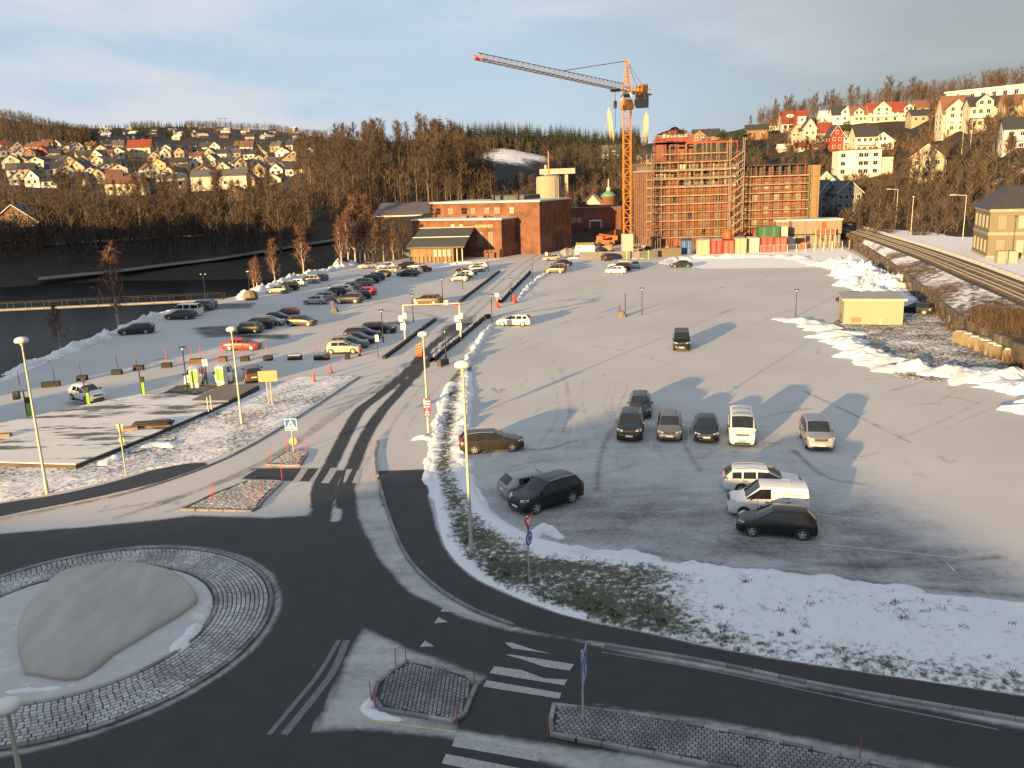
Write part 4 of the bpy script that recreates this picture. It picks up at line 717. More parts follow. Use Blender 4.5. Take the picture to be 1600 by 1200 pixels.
def vanlogo(t, p):
    y = p['W'] / 2; H = p['H']; m = MB()      # open bracket mark and a line of small lettering on the side panel
    def bar(x0, z0, x1, z1):
        for s in (1,):
            yy = lambda z: s * (y * .955 + (y * .86 + .02 - y * .955) * (z - 1.14) / (H - .13 - 1.14) + .004); m.prism([(x0, yy(z0), z0), (x1, yy(z0), z0), (x1, yy(z1), z1), (x0, yy(z1), z1)], [(x0, yy(z0) + s * .004, z0), (x1, yy(z0) + s * .004, z0), (x1, yy(z1) + s * .004, z1), (x0, yy(z1) + s * .004, z1)])
    X = -.75; bar(X - .04, 1.22, X, 1.60); bar(X, 1.56, X + .30, 1.60) if False else None
    bar(X, 1.20, X - .36, 1.24); bar(X, 1.57, X - .36, 1.61); bar(X - .36, 1.22, X - .32, 1.34); bar(X - .06, 1.38, X - .34, 1.41)
    for k in range(8): bar(X - .45 - k * .07, 1.38, X - .50 - k * .07, 1.43)
    ob('side_lettering', fixn(m.mesh('side_lettering', M['dark_letters'])), t)
    m = MB().box(-1.2, -.5, H + .012, -1.13, .1, H + .016).box(-1.2, .1, H + .012, -.8, .17, H + .016).box(-1.2, -.57, H + .012, -.8, -.5, H + .016); ob('roof_mark', m.mesh('roof_mark', M['sign_white']), t)
def greenplate(t, p):
    for c in kids(t):
        if c.name.startswith('number_plate'): c.data = c.data.copy(); c.data.materials[0] = M['plate_green']
# ---- big car park
car2(740.5, 710, 802, 706, 'estate', 'brown', 'brown estate car side-on beside the snowy verge, nose to the right', group=BG, near=True)
t_ = carh(784, 779, 22, 'hatch', 'silver', 'silver hatchback partly hidden behind the black SUV by the verge', front=False)
car2(895, 786, 838, 804, 'suv', 'black', 'glossy black SUV nosed towards the verge above the give-way sign', group=BG, near=True)
car2(1157.5, 772, 1232, 774, 'estate', 'white', 'white estate car behind the white panel van', group=BG, near=True)
car2(1244, 812, 1157.5, 809, 'pvan', 'white', 'white panel van with grey bracket logo on its side', 'van', BG, True, vanlogo)
car2(1254, 845, 1174, 839, 'hatch', 'black', 'black hatchback with bright alloy wheels in front of the white panel van', group=BG, near=True)
carh(983, 692, -101, 'suv', 'black', 'black car with pale roof, leftmost of the row facing the camera'); carh(1000, 656, -99, 'estate', 'dark_grey', 'dark estate car parked right behind the leftmost car of the row')
carh(1046, 692, -101, 'estate', 'grey', 'dark grey estate car, second from left in the row facing the camera'); carh(1104, 694, -102, 'sedan', 'navy', 'navy sedan standing between the grey estate and the white van')
carh(1160, 700, -103, 'van', 'white', 'white van with roof bars and green number plate', 'van', BG, True, lambda t, p: (roofbars(t, p), greenplate(t, p)))
carh(1283, 707, -101, 'suv', 'pale_grey', 'light grey SUV standing alone right of the white van'); carh(1065, 550, -101, 'van', 'black', 'black minibus alone in the middle of the big car park', 'van')
car2(816.6, 510, 784.7, 510, 'estate', 'white', 'white estate car nosed up to the road beside a black lamp', group=BG, near=True)
car2(876.5, 427, 854, 427, 'mpv', 'copper', 'copper brown people carrier at the far corner of the big car park', group=BG); car2(883, 422, 860, 423, 'hatch', 'pale_grey', 'pale grey car just behind the copper people carrier', group=BG); car2(890, 416, 866, 417, 'sedan', 'black', 'black saloon behind the pale grey car near the building site', group=BG); car2(871, 407, 858, 408, 'hatch', 'cream', 'small cream car by the road at the building site fence', group=BG)
car2(971.5, 428, 951, 428, 'hatch', 'white', 'white hatchback at the front of a cluster near the site wall', group=BG); car2(977, 424, 957, 424, 'suv', 'black', 'black car wedged behind the white hatchback near the site wall', group=BG); car2(979, 419, 959, 420, 'estate', 'white', 'white car at the back of the cluster near the site wall', group=BG)
carh(993, 420, 83, 'sedan', 'silver', 'silver saloon seen from behind near the site wall', front=False, near=False); carh(952, 408, 100, 'suv', 'brown', 'dark brown SUV parked against the concrete site wall', front=False, near=False)
car2(1074, 418, 1055, 418.5, 'sedan', 'green', 'dark green saloon with a white rear corner at the edge of the snow field', group=BG)
car2(882, 383, 864, 384, 'sedan', 'black', 'black car in the shade beside the brick building', group='cars by the buildings'); carh(1311, 473, 205, 'hatch', 'dark_grey', 'dark car peeping out behind the yellow shed', near=False); car2(1440, 492, 1412, 490, 'estate', 'navy', 'dark blue car half hidden right of the yellow shed', group=BG)
# ---- left car park
LC = [(226, 522, 197, 524, 'estate', 'dark_grey', 'dark estate car alone against the river-side snow bank'), (292, 499.5, 264, 500, 'estate', 'olive', 'olive estate car, nearest of the row beside the river snow bank'), (301, 494.5, 274, 495, 'van', 'white', 'white car second in the row beside the river snow bank'),
 (309, 490, 284, 491, 'hatch', 'teal', 'teal hatchback in the row beside the river'), (321, 486, 297, 487, 'suv', 'grey', 'grey car behind the teal hatchback by the river'), (329, 482, 306, 483, 'hatch', 'dark_grey', 'dark car at the far end of the river-side row, near the footbridge'),
 (442.5, 459, 420.8, 459, 'hatch', 'beige', 'beige hatchback at the near end of the row under the birches'), (456, 454.5, 435, 455, 'suv', 'black', 'black car between the beige and the white hatchback under the birches'), (471, 448, 450, 448, 'hatch', 'white', 'white hatchback in the row under the birches'), (492, 443, 470, 444, 'suv', 'cream', 'cream SUV in the row under the birches'), (508, 439, 487, 440, 'hatch', 'grey', 'grey car with a red rear corner ending the row under the birches'),
 (582.5, 419.5, 564.5, 420, 'sedan', 'cream', 'cream saloon alone at the far snow heap'), (503, 476, 478, 476, 'hatch', 'silver', 'silver hatchback at the near left end of the middle row'), (513, 470, 489, 471, 'estate', 'pale_grey', 'pale grey car just behind the silver hatchback of the middle row'), (532, 464, 509, 465, 'suv', 'black', 'black car behind the violet banner in the middle row'), (545, 458, 523, 459, 'hatch', 'white', 'white car tucked behind the black one in the middle row'),
 (555, 474.5, 530, 475, 'suv', 'dark_grey', 'dark grey SUV right of the violet banner'), (570, 468, 546, 469, 'estate', 'black', 'black estate right behind the dark grey SUV'), (579.5, 462, 558, 462.5, 'hatch', 'red', 'bright red hatchback in the middle row'), (556, 453, 534, 454, 'sedan', 'beige', 'grey-beige saloon left of the red hatchback, one row back'), (573.5, 447, 551, 447.5, 'estate', 'beige', 'beige estate car in the upper middle row'), (585, 443, 563, 444, 'suv', 'navy', 'dark blue SUV behind the beige estate'), (593.5, 439, 572, 440, 'suv', 'blue', 'blue SUV fourth from the right in the upper row'),
 (605, 433.5, 584, 434, 'hatch', 'olive', 'olive car with yellowish wheels in the upper row'), (614, 427, 593, 428, 'estate', 'cream', 'cream white estate in the upper row'), (613, 420, 594, 421, 'hatch', 'white', 'white car at the far end of the upper row'), (644.5, 432.5, 624, 432.5, 'estate', 'green', 'black-green estate side-on at the front of the far cluster'), (655, 428, 634, 428.5, 'hatch', 'white', 'silver white car behind the black-green estate'), (668, 425, 648, 426, 'sedan', 'dark_red', 'dark red saloon ending the far cluster'), (645, 420, 624, 421, 'suv', 'black', 'black car at the back of the far cluster'), (660, 420.5, 641, 421, 'sedan', 'silver', 'silver saloon at the back right of the far cluster'),
 (728.5, 440, 704.5, 440, 'hatch', 'grey', 'dark grey hatchback in front of the row by the black kerb hedge'), (736, 434.5, 713, 435, 'hatch', 'white', 'white car second in the row by the black kerb hedge'), (717, 431, 739, 430.5, 'estate', 'dark_grey', 'dark estate with red tail light third in the row by the kerb hedge'), (752, 425, 731, 425.5, 'sedan', 'silver', 'silver car fourth in the row by the kerb hedge'), (757, 420.5, 738, 421, 'hatch', 'white', 'white car at the far end of the row by the kerb hedge'),
 (518, 554, 551, 553, 'hatch', 'cream', 'cream small hatchback at the end of the slanting row by the cones'), (528, 546, 562, 545, 'estate', 'grey', 'grey car next to the cream hatchback in the slanting row'), (538, 539, 574, 538.5, 'sedan', 'dark_grey', 'dark green-grey saloon in the slanting row'), (549, 531, 583, 530, 'estate', 'navy', 'navy estate with a sunlit roof in the slanting row'), (577, 522, 605, 521.5, 'estate', 'black', 'black estate beside a lamp at the top of the slanting row'),
 (398.7, 521.5, 369.5, 522, 'hatch', 'olive', 'olive grey hatchback left of the white lamp'), (412, 515, 384, 516, 'suv', 'dark_grey', 'dark grey SUV behind the olive grey hatchback'), (405, 510.5, 433.5, 509.5, 'sedan', 'silver', 'silver saloon facing right in the tight cluster'), (418, 504.5, 446, 503.5, 'sedan', 'navy', 'navy saloon facing right behind the silver one'), (458, 497, 431, 498, 'hatch', 'dark_red', 'black and red hatchback at the back of the tight cluster'), (454, 510, 482, 510, 'hatch', 'olive', 'golden olive hatchback facing right at the end of the cluster'), (360, 548.5, 391, 548, 'sedan', 'red', 'red saloon alone in the sunny strip'), (678.5, 477, 651, 477.5, 'suv', 'gold', 'golden brown SUV driving out at the lane entrance')]
for c in LC: car2(*c, near=(c[1] > 500 or c[4] in ('suv',)))
CH = 'cars at the charging posts'
car2(112, 624.5, 134.5, 630.5, 'hatch', 'white', 'white electric hatchback with a blue roof sheen, leftmost at a green charging post', group=CH, near=True); carh(302, 604, -76, 'hatch', 'white', 'white car facing the camera beside the single lime cabinet', group=CH); carh(351, 601, -72, 'hatch', 'white', 'white rounded car behind the pair of lime cabinets', group=CH); carh(398, 599, 109, 'hatch', 'copper', 'copper hatchback seen from behind next to the sign back', group=CH, front=False)
# ================================================================ STREET FURNITURE
# tall lamps with white mushroom heads
def mushroom(bx, by, tx, ty, label, h=None, base=None):
    b = G(bx, by) if base is None else base; H = h or topz(b, tx, ty); t = thing('street_lamp', label, 'street lamp', b, 0, 'white mushroom-headed street lamps')
    m = MB().lathe([(.12, 0), (.12, .9), (.095, .95), (.055, H - .35)], 12); m.lathe([(.16, 0), (.16, .05)], 12); ob('pole', m.mesh('pole', M['pale_metal'], True, 40), t)
    m = MB().lathe([(.05, H - .40), (.12, H - .36), (.13, H - .22), (.38, H - .20), (.43, H - .15), (.36, H - .12)], 18); ob('collar', m.mesh('collar', M['pale_metal'], True, 40), t)
    m = MB().lathe([(.40, H - .145), (.42, H - .09), (.39, H + .02), (.29, H + .10), (.14, H + .15), (.01, H + .165)], 20); ob('lamp_dome', m.mesh('lamp_dome', M['dome'], True), t); return t
mushroom(74, 771, 40, 530, 'tall lamp with a white mushroom head on the grass left of the frosted deck'); mushroom(378, 663, 366, 513, 'white mushroom lamp standing on the verge right of the frosted deck')
mushroom(737, 868, 720, 568, 'tall white mushroom lamp on the snowy verge before the brown estate'); mushroom(670, 678, 656, 521, 'white mushroom lamp carrying the purple sign')
b = at(31, 1205, 25.2); mushroom(0, 0, 0, 0, 'white mushroom lamp rising at the bottom left corner', h=at(14, 1100, 23.6).z, base=Vector((at(34, 1230, 23.6).x + .02, 23.6, 0)))
# black park lamps
def parklamp(bx, by, tx, ty, label, globe=False):
    b = G(bx, by); H = max(3.2, topz(b, tx, ty)); t = thing('park_lamp', label, 'park lamp', b, 0, 'black park lamps on the car parks')
    m = MB().lathe([(.085, 0), (.085, .7), (.06, .72), (.055, H - .30)], 8); ob('pole', m.mesh('pole', M['black'], True, 40), t)
    m = MB().lathe([(.05, H - .30), (.09, H - .28), (.09, H - .08), (.05, H - .06)], 10); ob('lamp_glass', m.mesh('lamp_glass', M['galv'], True, 40), t)
    m = MB().lathe([(.06, H - .07), (.36, H - .04), (.37, H - .01), (.12, H + .05), (.01, H + .07)], 14); ob('lamp_shade', m.mesh('lamp_shade', M['black'], True, 40), t); return t
PLS = [(1003, 492, 1003, 450, 'right of the banner stone'), (1243, 495, 1246, 452, 'left of the yellow shed'), (646, 503, 644, 460, 'left of the golden SUV'), (692, 473, 691, 434, 'right of the golden SUV'), (723, 452, 721, 419, 'before the grey hatchback row'),
       (763, 424, 762, 396, 'at the far row end'), (799, 471, 798, 435, 'beside the red bollard'), (832, 435, 832, 407, 'at the far end of the snow ridge'), (769, 503, 768, 460, 'left of the white estate'), (697, 560, 694, 522, 'over the snowy hedge'),
       (599, 535, 597, 484, 'next to the slanting row'), (518, 487, 518, 447, 'behind the left violet banner'), (293, 609, 287, 542, 'left of the lime cabinet')]
for a in PLS: parklamp(*a[:4], 'black park lamp with a flat disc hat ' + a[4])
def simple_lamp(b, H, label, arm=None, mat='galv', cat='street lamp', r=.08):
    t = thing('street_lamp', label, cat, b, 0, 'slim street lamps beyond the car park'); m = MB().lathe([(r, 0), (r * .6, H)], 8); ob('pole', m.mesh('pole', M[mat], True, 40), t)
    if arm is None: m = MB().lathe([(.10, H), (.3, H + .06), (.28, H + .16), (.05, H + .2)], 10); ob('lamp_head', m.mesh('lamp_head', M['dome'], True, 40), t)
    else:
        m = MB().tube((0, 0, H - .05), (arm, 0, H + .15), .045).box(min(arm, arm * 1.5), -.14, H + .10, max(arm, arm * 1.5), .14, H + .22); ob('lamp_head', m.mesh('lamp_head', M['dome']), t)
    return t
simple_lamp(G(391, 461), topz(G(391, 461), 386, 425), 'slim lamp at the inner end of the footbridge', mat='black')
# purple welcome board on the lamp, signs
def board(name, label, cat, b, rz, pole_h, pole_mat='galv', r=.035, group=None):
    t = thing(name, label, cat, b, rz, group); m = MB().lathe([(r, 0), (r, pole_h)], 8); m.lathe([(r * 2.4, 0), (r * 2.4, .04), (r * 1.5, .08)], 8); ob('pole', m.mesh('pole', M[pole_mat], True, 40), t); return t
b = G(670, 678); z0, z1 = topz(b, 668, 643), topz(b, 668, 622); mz = mpp(b); t = thing('parking_board', 'purple board with rows of white text strapped to the white lamp', 'sign', b + Vector((0, -.16, 0)), rad(-3))
w_ = 6.2 * mz; m = MB().box(-w_, -.02, z0, w_, .02, z1); m.box(-w_ * .8, -.02, z0 - .35, w_ * .7, .02, z0 - .04); ob('panel', m.mesh('panel', M['sign_purple']), t)
m = MB()
for k, (a, c) in enumerate(((-.3, .85), (-.8, .8), (-.75, .75), (-.1, .05), (-.4, .5))):
    zz = z1 - .22 - k * (z1 - z0) / 5.2; x = a * w_
    while x < c * w_ - .02: l_ = min(random.uniform(.08, .22), c * w_ - x); m.box(x, -.028, zz - .055, x + l_, -.021, zz + .055); x += l_ + .05
m.box(-.8 * w_, -.028, z1 - .30, -.45 * w_, -.021, z1 - .02); x = -w_ * .6
while x < w_ * .5: m.box(x, -.028, z0 - .24, x + .14, -.021, z0 - .14); x += .19
ob('lettering', m.mesh('lettering', M['sign_white']), t)
def ring2(n, r, z0=0.0): return [(r * math.cos(2 * math.pi * i / n), r * math.sin(2 * math.pi * i / n) + z0) for i in range(n)]
def slab(mb, pts, y0, y1): mb.prism([(x, y0, z) for x, z in pts], [(x, y1, z) for x, z in pts]); return mb
def crossing_sign(b, top, size, rz, label):
    t = board('crossing_sign', label, 'sign', b, rz, top + .05, 'galv', .04); s = size / 2; zc = top - s
    m = MB(); slab(m, [(-s, zc - s), (s, zc - s), (s, zc + s), (-s, zc + s)], -.07, -.045); ob('panel', fixn(m.mesh('panel', M['sign_blue'])), t)
    m = MB(); e = .92
    for q in ([(-s, zc - s), (s, zc - s), (s * e, zc - s * e), (-s * e, zc - s * e)], [(-s, zc + s), (-s * e, zc + s * e), (s * e, zc + s * e), (s, zc + s)], [(-s, zc - s), (-s * e, zc - s * e), (-s * e, zc + s * e), (-s, zc + s)], [(s, zc - s), (s, zc + s), (s * e, zc + s * e), (s * e, zc - s * e)]): slab(m, q, -.078, -.071)
    slab(m, [(-s * .82, zc - s * .72), (s * .82, zc - s * .72), (0, zc + s * .78)], -.078, -.071); ob('white_triangle', fixn(m.mesh('white_triangle', M['sign_white'])), t)
    m = MB(); k = s
    slab(m, [(.02 * k + .09 * k * math.cos(a), zc + .36 * k + .09 * k * math.sin(a)) for a in [i * math.pi / 4 for i in range(8)]], -.086, -.079)
    slab(m, [(-.08 * k, zc - .18 * k), (.1 * k, zc - .18 * k), (.1 * k, zc + .25 * k), (-.06 * k, zc + .25 * k)], -.086, -.079); slab(m, [(-.08 * k, zc - .18 * k), (.02 * k, zc - .18 * k), (-.16 * k, zc - .60 * k), (-.27 * k, zc - .60 * k)], -.086, -.079); slab(m, [(.0 * k, zc - .18 * k), (.1 * k, zc - .18 * k), (.26 * k, zc - .60 * k), (.15 * k, zc - .60 * k)], -.086, -.079)
    slab(m, [(-.06 * k, zc + .22 * k), (-.25 * k, zc - .02 * k), (-.20 * k, zc - .06 * k), (-.04 * k, zc + .10 * k)], -.086, -.079); slab(m, [(.08 * k, zc + .22 * k), (.27 * k, zc + .0 * k), (.22 * k, zc - .04 * k), (.08 * k, zc + .10 * k)], -.086, -.079); ob('walking_figure', fixn(m.mesh('walking_figure', M['sign_dark'])), t)
    m = MB(); slab(m, [(-s * .95, zc - s * .95), (s * .95, zc - s * .95), (s * .95, zc + s * .95), (-s * .95, zc + s * .95)], -.044, -.038); ob('back', fixn(m.mesh('back', M['galv'])), t); return t
b = G(459, 707); mz = mpp(b); t = crossing_sign(b, topz(b, 456, 654), 18.5 * mz, 0.0, 'blue pedestrian crossing sign with walking figure on the far refuge')
m = MB(); zc = topz(b, 458, 690); m.lathe([(.30, -.02), (.30, .02)], 18, (0, .06, zc), 'y'); ob('round_plate', fixn(m.mesh('round_plate', M['sign_yellow'])), t)
b = G(911, 1130); crossing_sign(b, topz(b, 920, 1018), 1.15, rad(77), 'blue crossing sign seen edge-on on the near refuge'); 
b = G(912, 1128)
b = G(827, 911); t = board('give_way_sign', 'red and white give-way triangle above a blue roundabout disc on the verge', 'sign', b, rad(64), topz(b, 827, 806)); zt_, zb_ = topz(b, 827, 806), topz(b, 827, 828); zc = topz(b, 827, 841)
s = .52; m = MB(); slab(m, [(0, zb_ - .04), (s, zt_), (-s, zt_)], -.07, -.045); ob('red_triangle', fixn(m.mesh('red_triangle', M['sign_red'])), t); m = MB(); slab(m, [(0, zb_ + .22), (s * .62, zt_ - .10), (-s * .62, zt_ - .10)], -.078, -.071); ob('white_field', fixn(m.mesh('white_field', M['sign_white'])), t)
m = MB(); m.lathe([(.36, -.07), (.36, -.045)], 20, (0, 0, zc), 'y'); ob('blue_disc', fixn(m.mesh('blue_disc', M['sign_blue'])), t); m = MB()
for k in range(3):
    a0 = 2 * math.pi * k / 3; pts = [(.23 * math.cos(a0 + i * .25), zc + .23 * math.sin(a0 + i * .25)) for i in range(6)] + [(.15 * math.cos(a0 + i * .25), zc + .15 * math.sin(a0 + i * .25)) for i in range(5, -1, -1)]; slab(m, pts, -.078, -.071); a1 = a0 + 1.25; slab(m, [(.28 * math.cos(a1), zc + .28 * math.sin(a1)), (.19 * math.cos(a1 + .42), zc + .19 * math.sin(a1 + .42)), (.10 * math.cos(a1), zc + .10 * math.sin(a1))], -.078, -.071)
ob('arrow_ring', fixn(m.mesh('arrow_ring', M['sign_white'])), t)
b = G(197, 741); t = board('give_way_sign', 'back of a give-way triangle and a round plate beside the frosted deck', 'sign', b, rad(-8), topz(b, 190, 663), 'pale_metal', .05); zt_, zb_, zc = topz(b, 190, 663), topz(b, 191, 678), topz(b, 192, 688); mz = mpp(b)
m = MB(); slab(m, [(0, zb_ - .12), (7 * mz, zt_), (-7 * mz, zt_)], .05, .075); ob('triangle_back', fixn(m.mesh('triangle_back', M['sign_yellow'])), t); m = MB(); m.lathe([(5.2 * mz, .05), (5.2 * mz, .075)], 20, (0, 0, zc), 'y'); ob('round_back', fixn(m.mesh('round_back', M['sign_yellow'])), t)
b = G(423, 633); t = thing('direction_sign', 'back of a broad direction board on a twin pole by the frosted verge', 'sign', b, rad(4)); mz = mpp(b); z1, z0 = topz(b, 420, 579), topz(b, 420, 596)
m = MB()
for x in (-.16, .16): m.lathe([(.05, 0), (.05, z1 - .1)], 8, (x, 0, 0))
z = .3
while z < z1 - .6: m.tube((-.16, 0, z), (.16, 0, z + .3), .02, n=4); m.tube((.16, 0, z + .3), (-.16, 0, z + .6), .02, n=4); z += .6
ob('lattice_pole', m.mesh('lattice_pole', M['pale_metal']), t); m = MB().box(-14.5 * mz, -.10, z0, 14.5 * mz, -.06, z1); ob('panel', m.mesh('panel', M['sign_yellow']), t); m = MB().box(-14 * mz, -.055, z0 + .25, 14 * mz, -.02, z0 + .32).box(-14 * mz, -.055, z1 - .35, 14 * mz, -.02, z1 - .28); ob('brace', m.mesh('brace', M['galv']), t)
def smallsign(bx, by, tx, ty, w_px, h_px, label, mat='sign_white', polem='black', rz=0.0):
    b = G(bx, by); mz = mpp(b); z1 = topz(b, tx, ty); t = board('parking_sign', label, 'sign', b, rz, z1, polem, .035); w_ = w_px * mz / 2; m = MB().bbox(-w_, -.06, z1 - h_px * mz, w_, -.035, z1, .005); ob('panel', m.mesh('panel', M[mat]), t)
    m = MB().box(-w_ * .35, -.068, z1 - h_px * mz * .75, -w_ * .2, -.061, z1 - h_px * mz * .2).box(-w_ * .2, -.068, z1 - h_px * mz * .32, w_ * .3, -.061, z1 - h_px * mz * .2).box(-w_ * .2, -.068, z1 - h_px * mz * .55, w_ * .3, -.061, z1 - h_px * mz * .44).box(w_ * .16, -.068, z1 - h_px * mz * .5, w_ * .3, -.061, z1 - h_px * mz * .25); ob('letter_mark', m.mesh('letter_mark', M['dark_letters']), t); return t
smallsign(591, 558, 589, 523, 5.5, 10.5, 'white parking sign on a black post at the end of the kerb wall'); smallsign(777, 476, 776, 458, 6, 6, 'square white sign on a post at the start of the snowy hedge', polem='galv'); smallsign(854, 414, 854, 394, 3.5, 5, 'small white sign on a post beside the copper people carrier')
b = G(324, 600); t = thing('charging_sign', 'pair of narrow white plates on a black post between the lime cabinets', 'sign', b); H = topz(b, 322, 562); m = MB().lathe([(.05, 0), (.05, H)], 8); ob('pole', m.mesh('pole', M['black'], True, 40), t); mz = mpp(b)
for x in (-1, 1): m = MB().bbox(x * 2.4 * mz - 1.7 * mz, -.03, H - 10 * mz, x * 2.4 * mz + 1.7 * mz, .03, H + .05, .01); ob('panel', m.mesh('panel', M['sign_white']), t)
# charging cabinets and posts
def cabinet(bx, by, tx, ty, wpx, label, rz=0):
    b = G(bx, by); mz = mpp(b); H = topz(b, tx, ty); w_ = wpx * mz / 2; t = thing('charging_cabinet', label, 'charging cabinet', b, rz, 'fast charging cabinets')
    m = MB(); m.prism([(-w_ * .85, -.35, 0), (w_ * .85, -.35, 0), (w_, -.35, H * .9), (w_ * .8, -.35, H), (-w_ * .8, -.35, H), (-w_, -.35, H * .9)], [(-w_ * .85, .35, 0), (w_ * .85, .35, 0), (w_, .35, H * .9), (w_ * .8, .35, H), (-w_ * .8, .35, H), (-w_, .35, H * .9)]); ob('housing', fixn(m.mesh('housing', M['cabinet_white'])), t)
    m = MB().bbox(-w_ * .78, -.385, H * .30, w_ * .82, -.351, H * .9, .01); ob('lime_panel', m.mesh('lime_panel', M['lime']), t); m = MB().box(-w_ * .6, -.37, H * .05, w_ * .6, -.351, H * .22); ob('vent', m.mesh('vent', M['galv']), t); return t
cabinet(306, 605, 304, 576, 13, 'single lime and white charging cabinet right of the lamp', rad(4)); cabinet(343, 602, 342, 572, 8, 'left one of the pair of lime charging cabinets', rad(18)); cabinet(351, 602, 351, 572, 7, 'right one of the pair of lime charging cabinets', rad(-14))
def cpost(bx, by, tx, ty, label, arms=True):
    b = G(bx, by); H = topz(b, tx, ty); t = thing('charging_post', label, 'charging post', b, rad(10), 'slim charging posts'); m = MB().lathe([(.06, 0), (.06, H)], 8); ob('pole', m.mesh('pole', M['black'], True, 40), t)
    m = MB().bbox(.07, -.12, 0, .32, .14, 1.25, .02); ob('lime_post', m.mesh('lime_post', M['lime']), t); m = MB().bbox(.04, -.16, 1.26, .36, .18, 1.75, .02); ob('socket_box', m.mesh('socket_box', M['black']), t)
    if arms: m = MB().tube((0, 0, H - .05), (.5, 0, H - .05), .045).tube((.5, 0, H - .05), (.55, 0, H - .5), .045).tube((0, 0, H - .05), (-.45, 0, H - .1), .045).bbox(-.85, -.2, H - .75, -.35, .2, H - .05, .03); ob('arm', m.mesh('arm', M['black']), t)
    else: m = MB().bbox(-.18, -.06, H - .4, .18, .06, H, .02); ob('plate', m.mesh('plate', M['black']), t)
cpost(43, 651, 37, 610, 'black charging post with bent arms behind the frosted deck'); cpost(136, 634, 133, 590, 'charging post standing beside the white electric hatchback', False); cpost(222, 617, 219, 573, 'charging post with lime base behind the middle of the frosted deck', False)
# red marker sticks, concrete planters / blocks in a row
BL = [(80, 604, 26, 0), (129, 594, 15, 0), (183, 585, 15, 0), (217, 578, 15, 0), (261, 574, 15, 0), (307, 568, 20, 1), (348, 565, 13, 1), (383, 564, 13, 0), (419, 563, 14, 0), (461, 562, 22, 2), (503, 562, 24, 0), (543, 561, 7, 0)]
for i, (px, py, w_px, k) in enumerate(BL):
    b = G(px, py); mz = mpp(b); w_ = w_px * mz / 2; rz = rad(14 if px < 90 else 5 if px < 330 else 0); lab = ['black barrier block', 'brown wood-clad planter', 'black barrier block with snow along its foot'][k]
    t = thing('barrier_block', f'{lab}, {ordw(i)} from the left in the row', 'barrier', b, rz, 'barrier blocks across the left car park'); m = MB().bbox(-w_, -.28, 0, w_, .28, .52, .04)
    for q in range(int(w_ / .25)): x = -w_ + .12 + q * .5; m.box(x, -.29, .05, x + .05, -.281, .45)
    ob('block', m.mesh('block', M['hedge_dark' if k != 1 else 'brown']), t)
    if k: m = MB().bbox(-w_ * .9, -.24, .50, w_ * .9, .24, .57, .05); ob('fill', m.mesh('fill', M['bank'] if k == 1 else M['dirty_snow']), t)
def stick(px, py, h, label, mat='red_stick', r=.03, lean=0.0, grp='red snow marker sticks'):
    b = G(px, py); t = thing('snow_marker', label, 'snow marker', b, 0, grp, MB().tube((0, 0, -.1), (lean, lean * .5, h), r, r * .8, 6).mesh('snow_marker', M[mat])); return t
for i, (px, py) in enumerate([(31, 602), (86, 597), (127, 590), (184, 576), (214, 571), (260, 565), (300, 563), (314, 563), (346, 560), (380, 555), (417, 556), (495, 558)]): stick(px, py, 1.6, f'thin red snow marker, {ordw(i)} from the left along the barrier row', r=.035)
for px, py, l in ((619, 1042, 'left stick at the far tip of the paved near refuge'), (635, 1041, 'right stick at the far tip of the paved near refuge'), (580, 1095, 'tall stick at the left corner of the paved near refuge'), (587, 1106, 'short stick at the left corner of the paved near refuge'), (742, 1072, 'stick at the right corner of the paved near refuge'), (714, 1131, 'stick at the bottom right corner of the paved near refuge'),
                  (856, 1152, 'stick at the left end of the long paved refuge'), (1343, 1190, 'stick far right on the long paved refuge'), (331, 782, 'left stick of the two on the frosted triangle'), (335, 784, 'right stick of the two on the frosted triangle'), (394, 788, 'stick on the right of the frosted triangle'), (409, 783, 'stick at the tip of the frosted triangle'), (441, 751, 'stick beside the upper crossing'), (424, 728, 'stick left of the small crossing refuge'),
                  (449, 707, 'stick behind the small crossing refuge'), (466, 730, 'stick at the near corner of the small crossing refuge'), (479, 706, 'stick at the far right corner of the small crossing refuge'), (468, 702, 'stick behind the crossing sign pole')): stick(px, py, 0.85 if py > 900 else 1.2, 'red plastic ' + l, r=.022)
def cone(px, py, label, h=.95):
    t = thing('traffic_cone', label, 'traffic cone', G(px, py), random.random(), 'orange traffic cones'); m = MB().bbox(-.22, -.22, 0, .22, .22, .05, .015); ob('base', m.mesh('base', M['black']), t); m = MB().lathe([(.17, .05), (.05, h), (.03, h + .02)], 12); ob('cone', m.mesh('cone', M['cone'], True, 40), t); m = MB().lathe([(.128, .38), (.104, .55)], 12, capb=False, capt=False); ob('band', m.mesh('band', M['sign_red'], True), t)
cone(491, 598, 'orange cone nearest the frosted verge', 1.05); cone(517, 583, 'orange cone right of the first, nearer the road', .95); cone(562, 556, 'slim red cone at the bumper of the cream hatchback', 1.2)
def redpost(px, py, label, h=1.5):
    t = thing('red_bollard', label, 'bollard', G(px, py), 0, 'red lane-end bollards'); m = MB().lathe([(.35, 0), (.35, h * .45), (.2, h * .5), (.2, h * .75), (.34, h * .8), (.34, h), (.05, h + .05)], 12); ob('post', m.mesh('post', M['red_stick'], True, 30), t); m = MB().lathe([(.36, .02), (.36, .14)], 12, capb=False, capt=False); ob('foot', m.mesh('foot', M['cone'], True), t)
redpost(804, 473, 'bright red bollard beside the black lamp in the hedge gap', 1.25); redpost(777, 481, 'red bollard at the start of the snowy hedge', .9); redpost(713, 478, 'low red bollard at the start of the black kerb wall', .4)
b = G(655, 558); t = thing('hazard_marker', 'orange and yellow striped lane marker leaning in the road middle', 'marker', b, rad(10)); H = topz(b, 655, 537); m = MB().bbox(-.32, -.04, .1, .32, .04, H, .02); ob('panel', m.mesh('panel', M['cone']), t); m = MB()
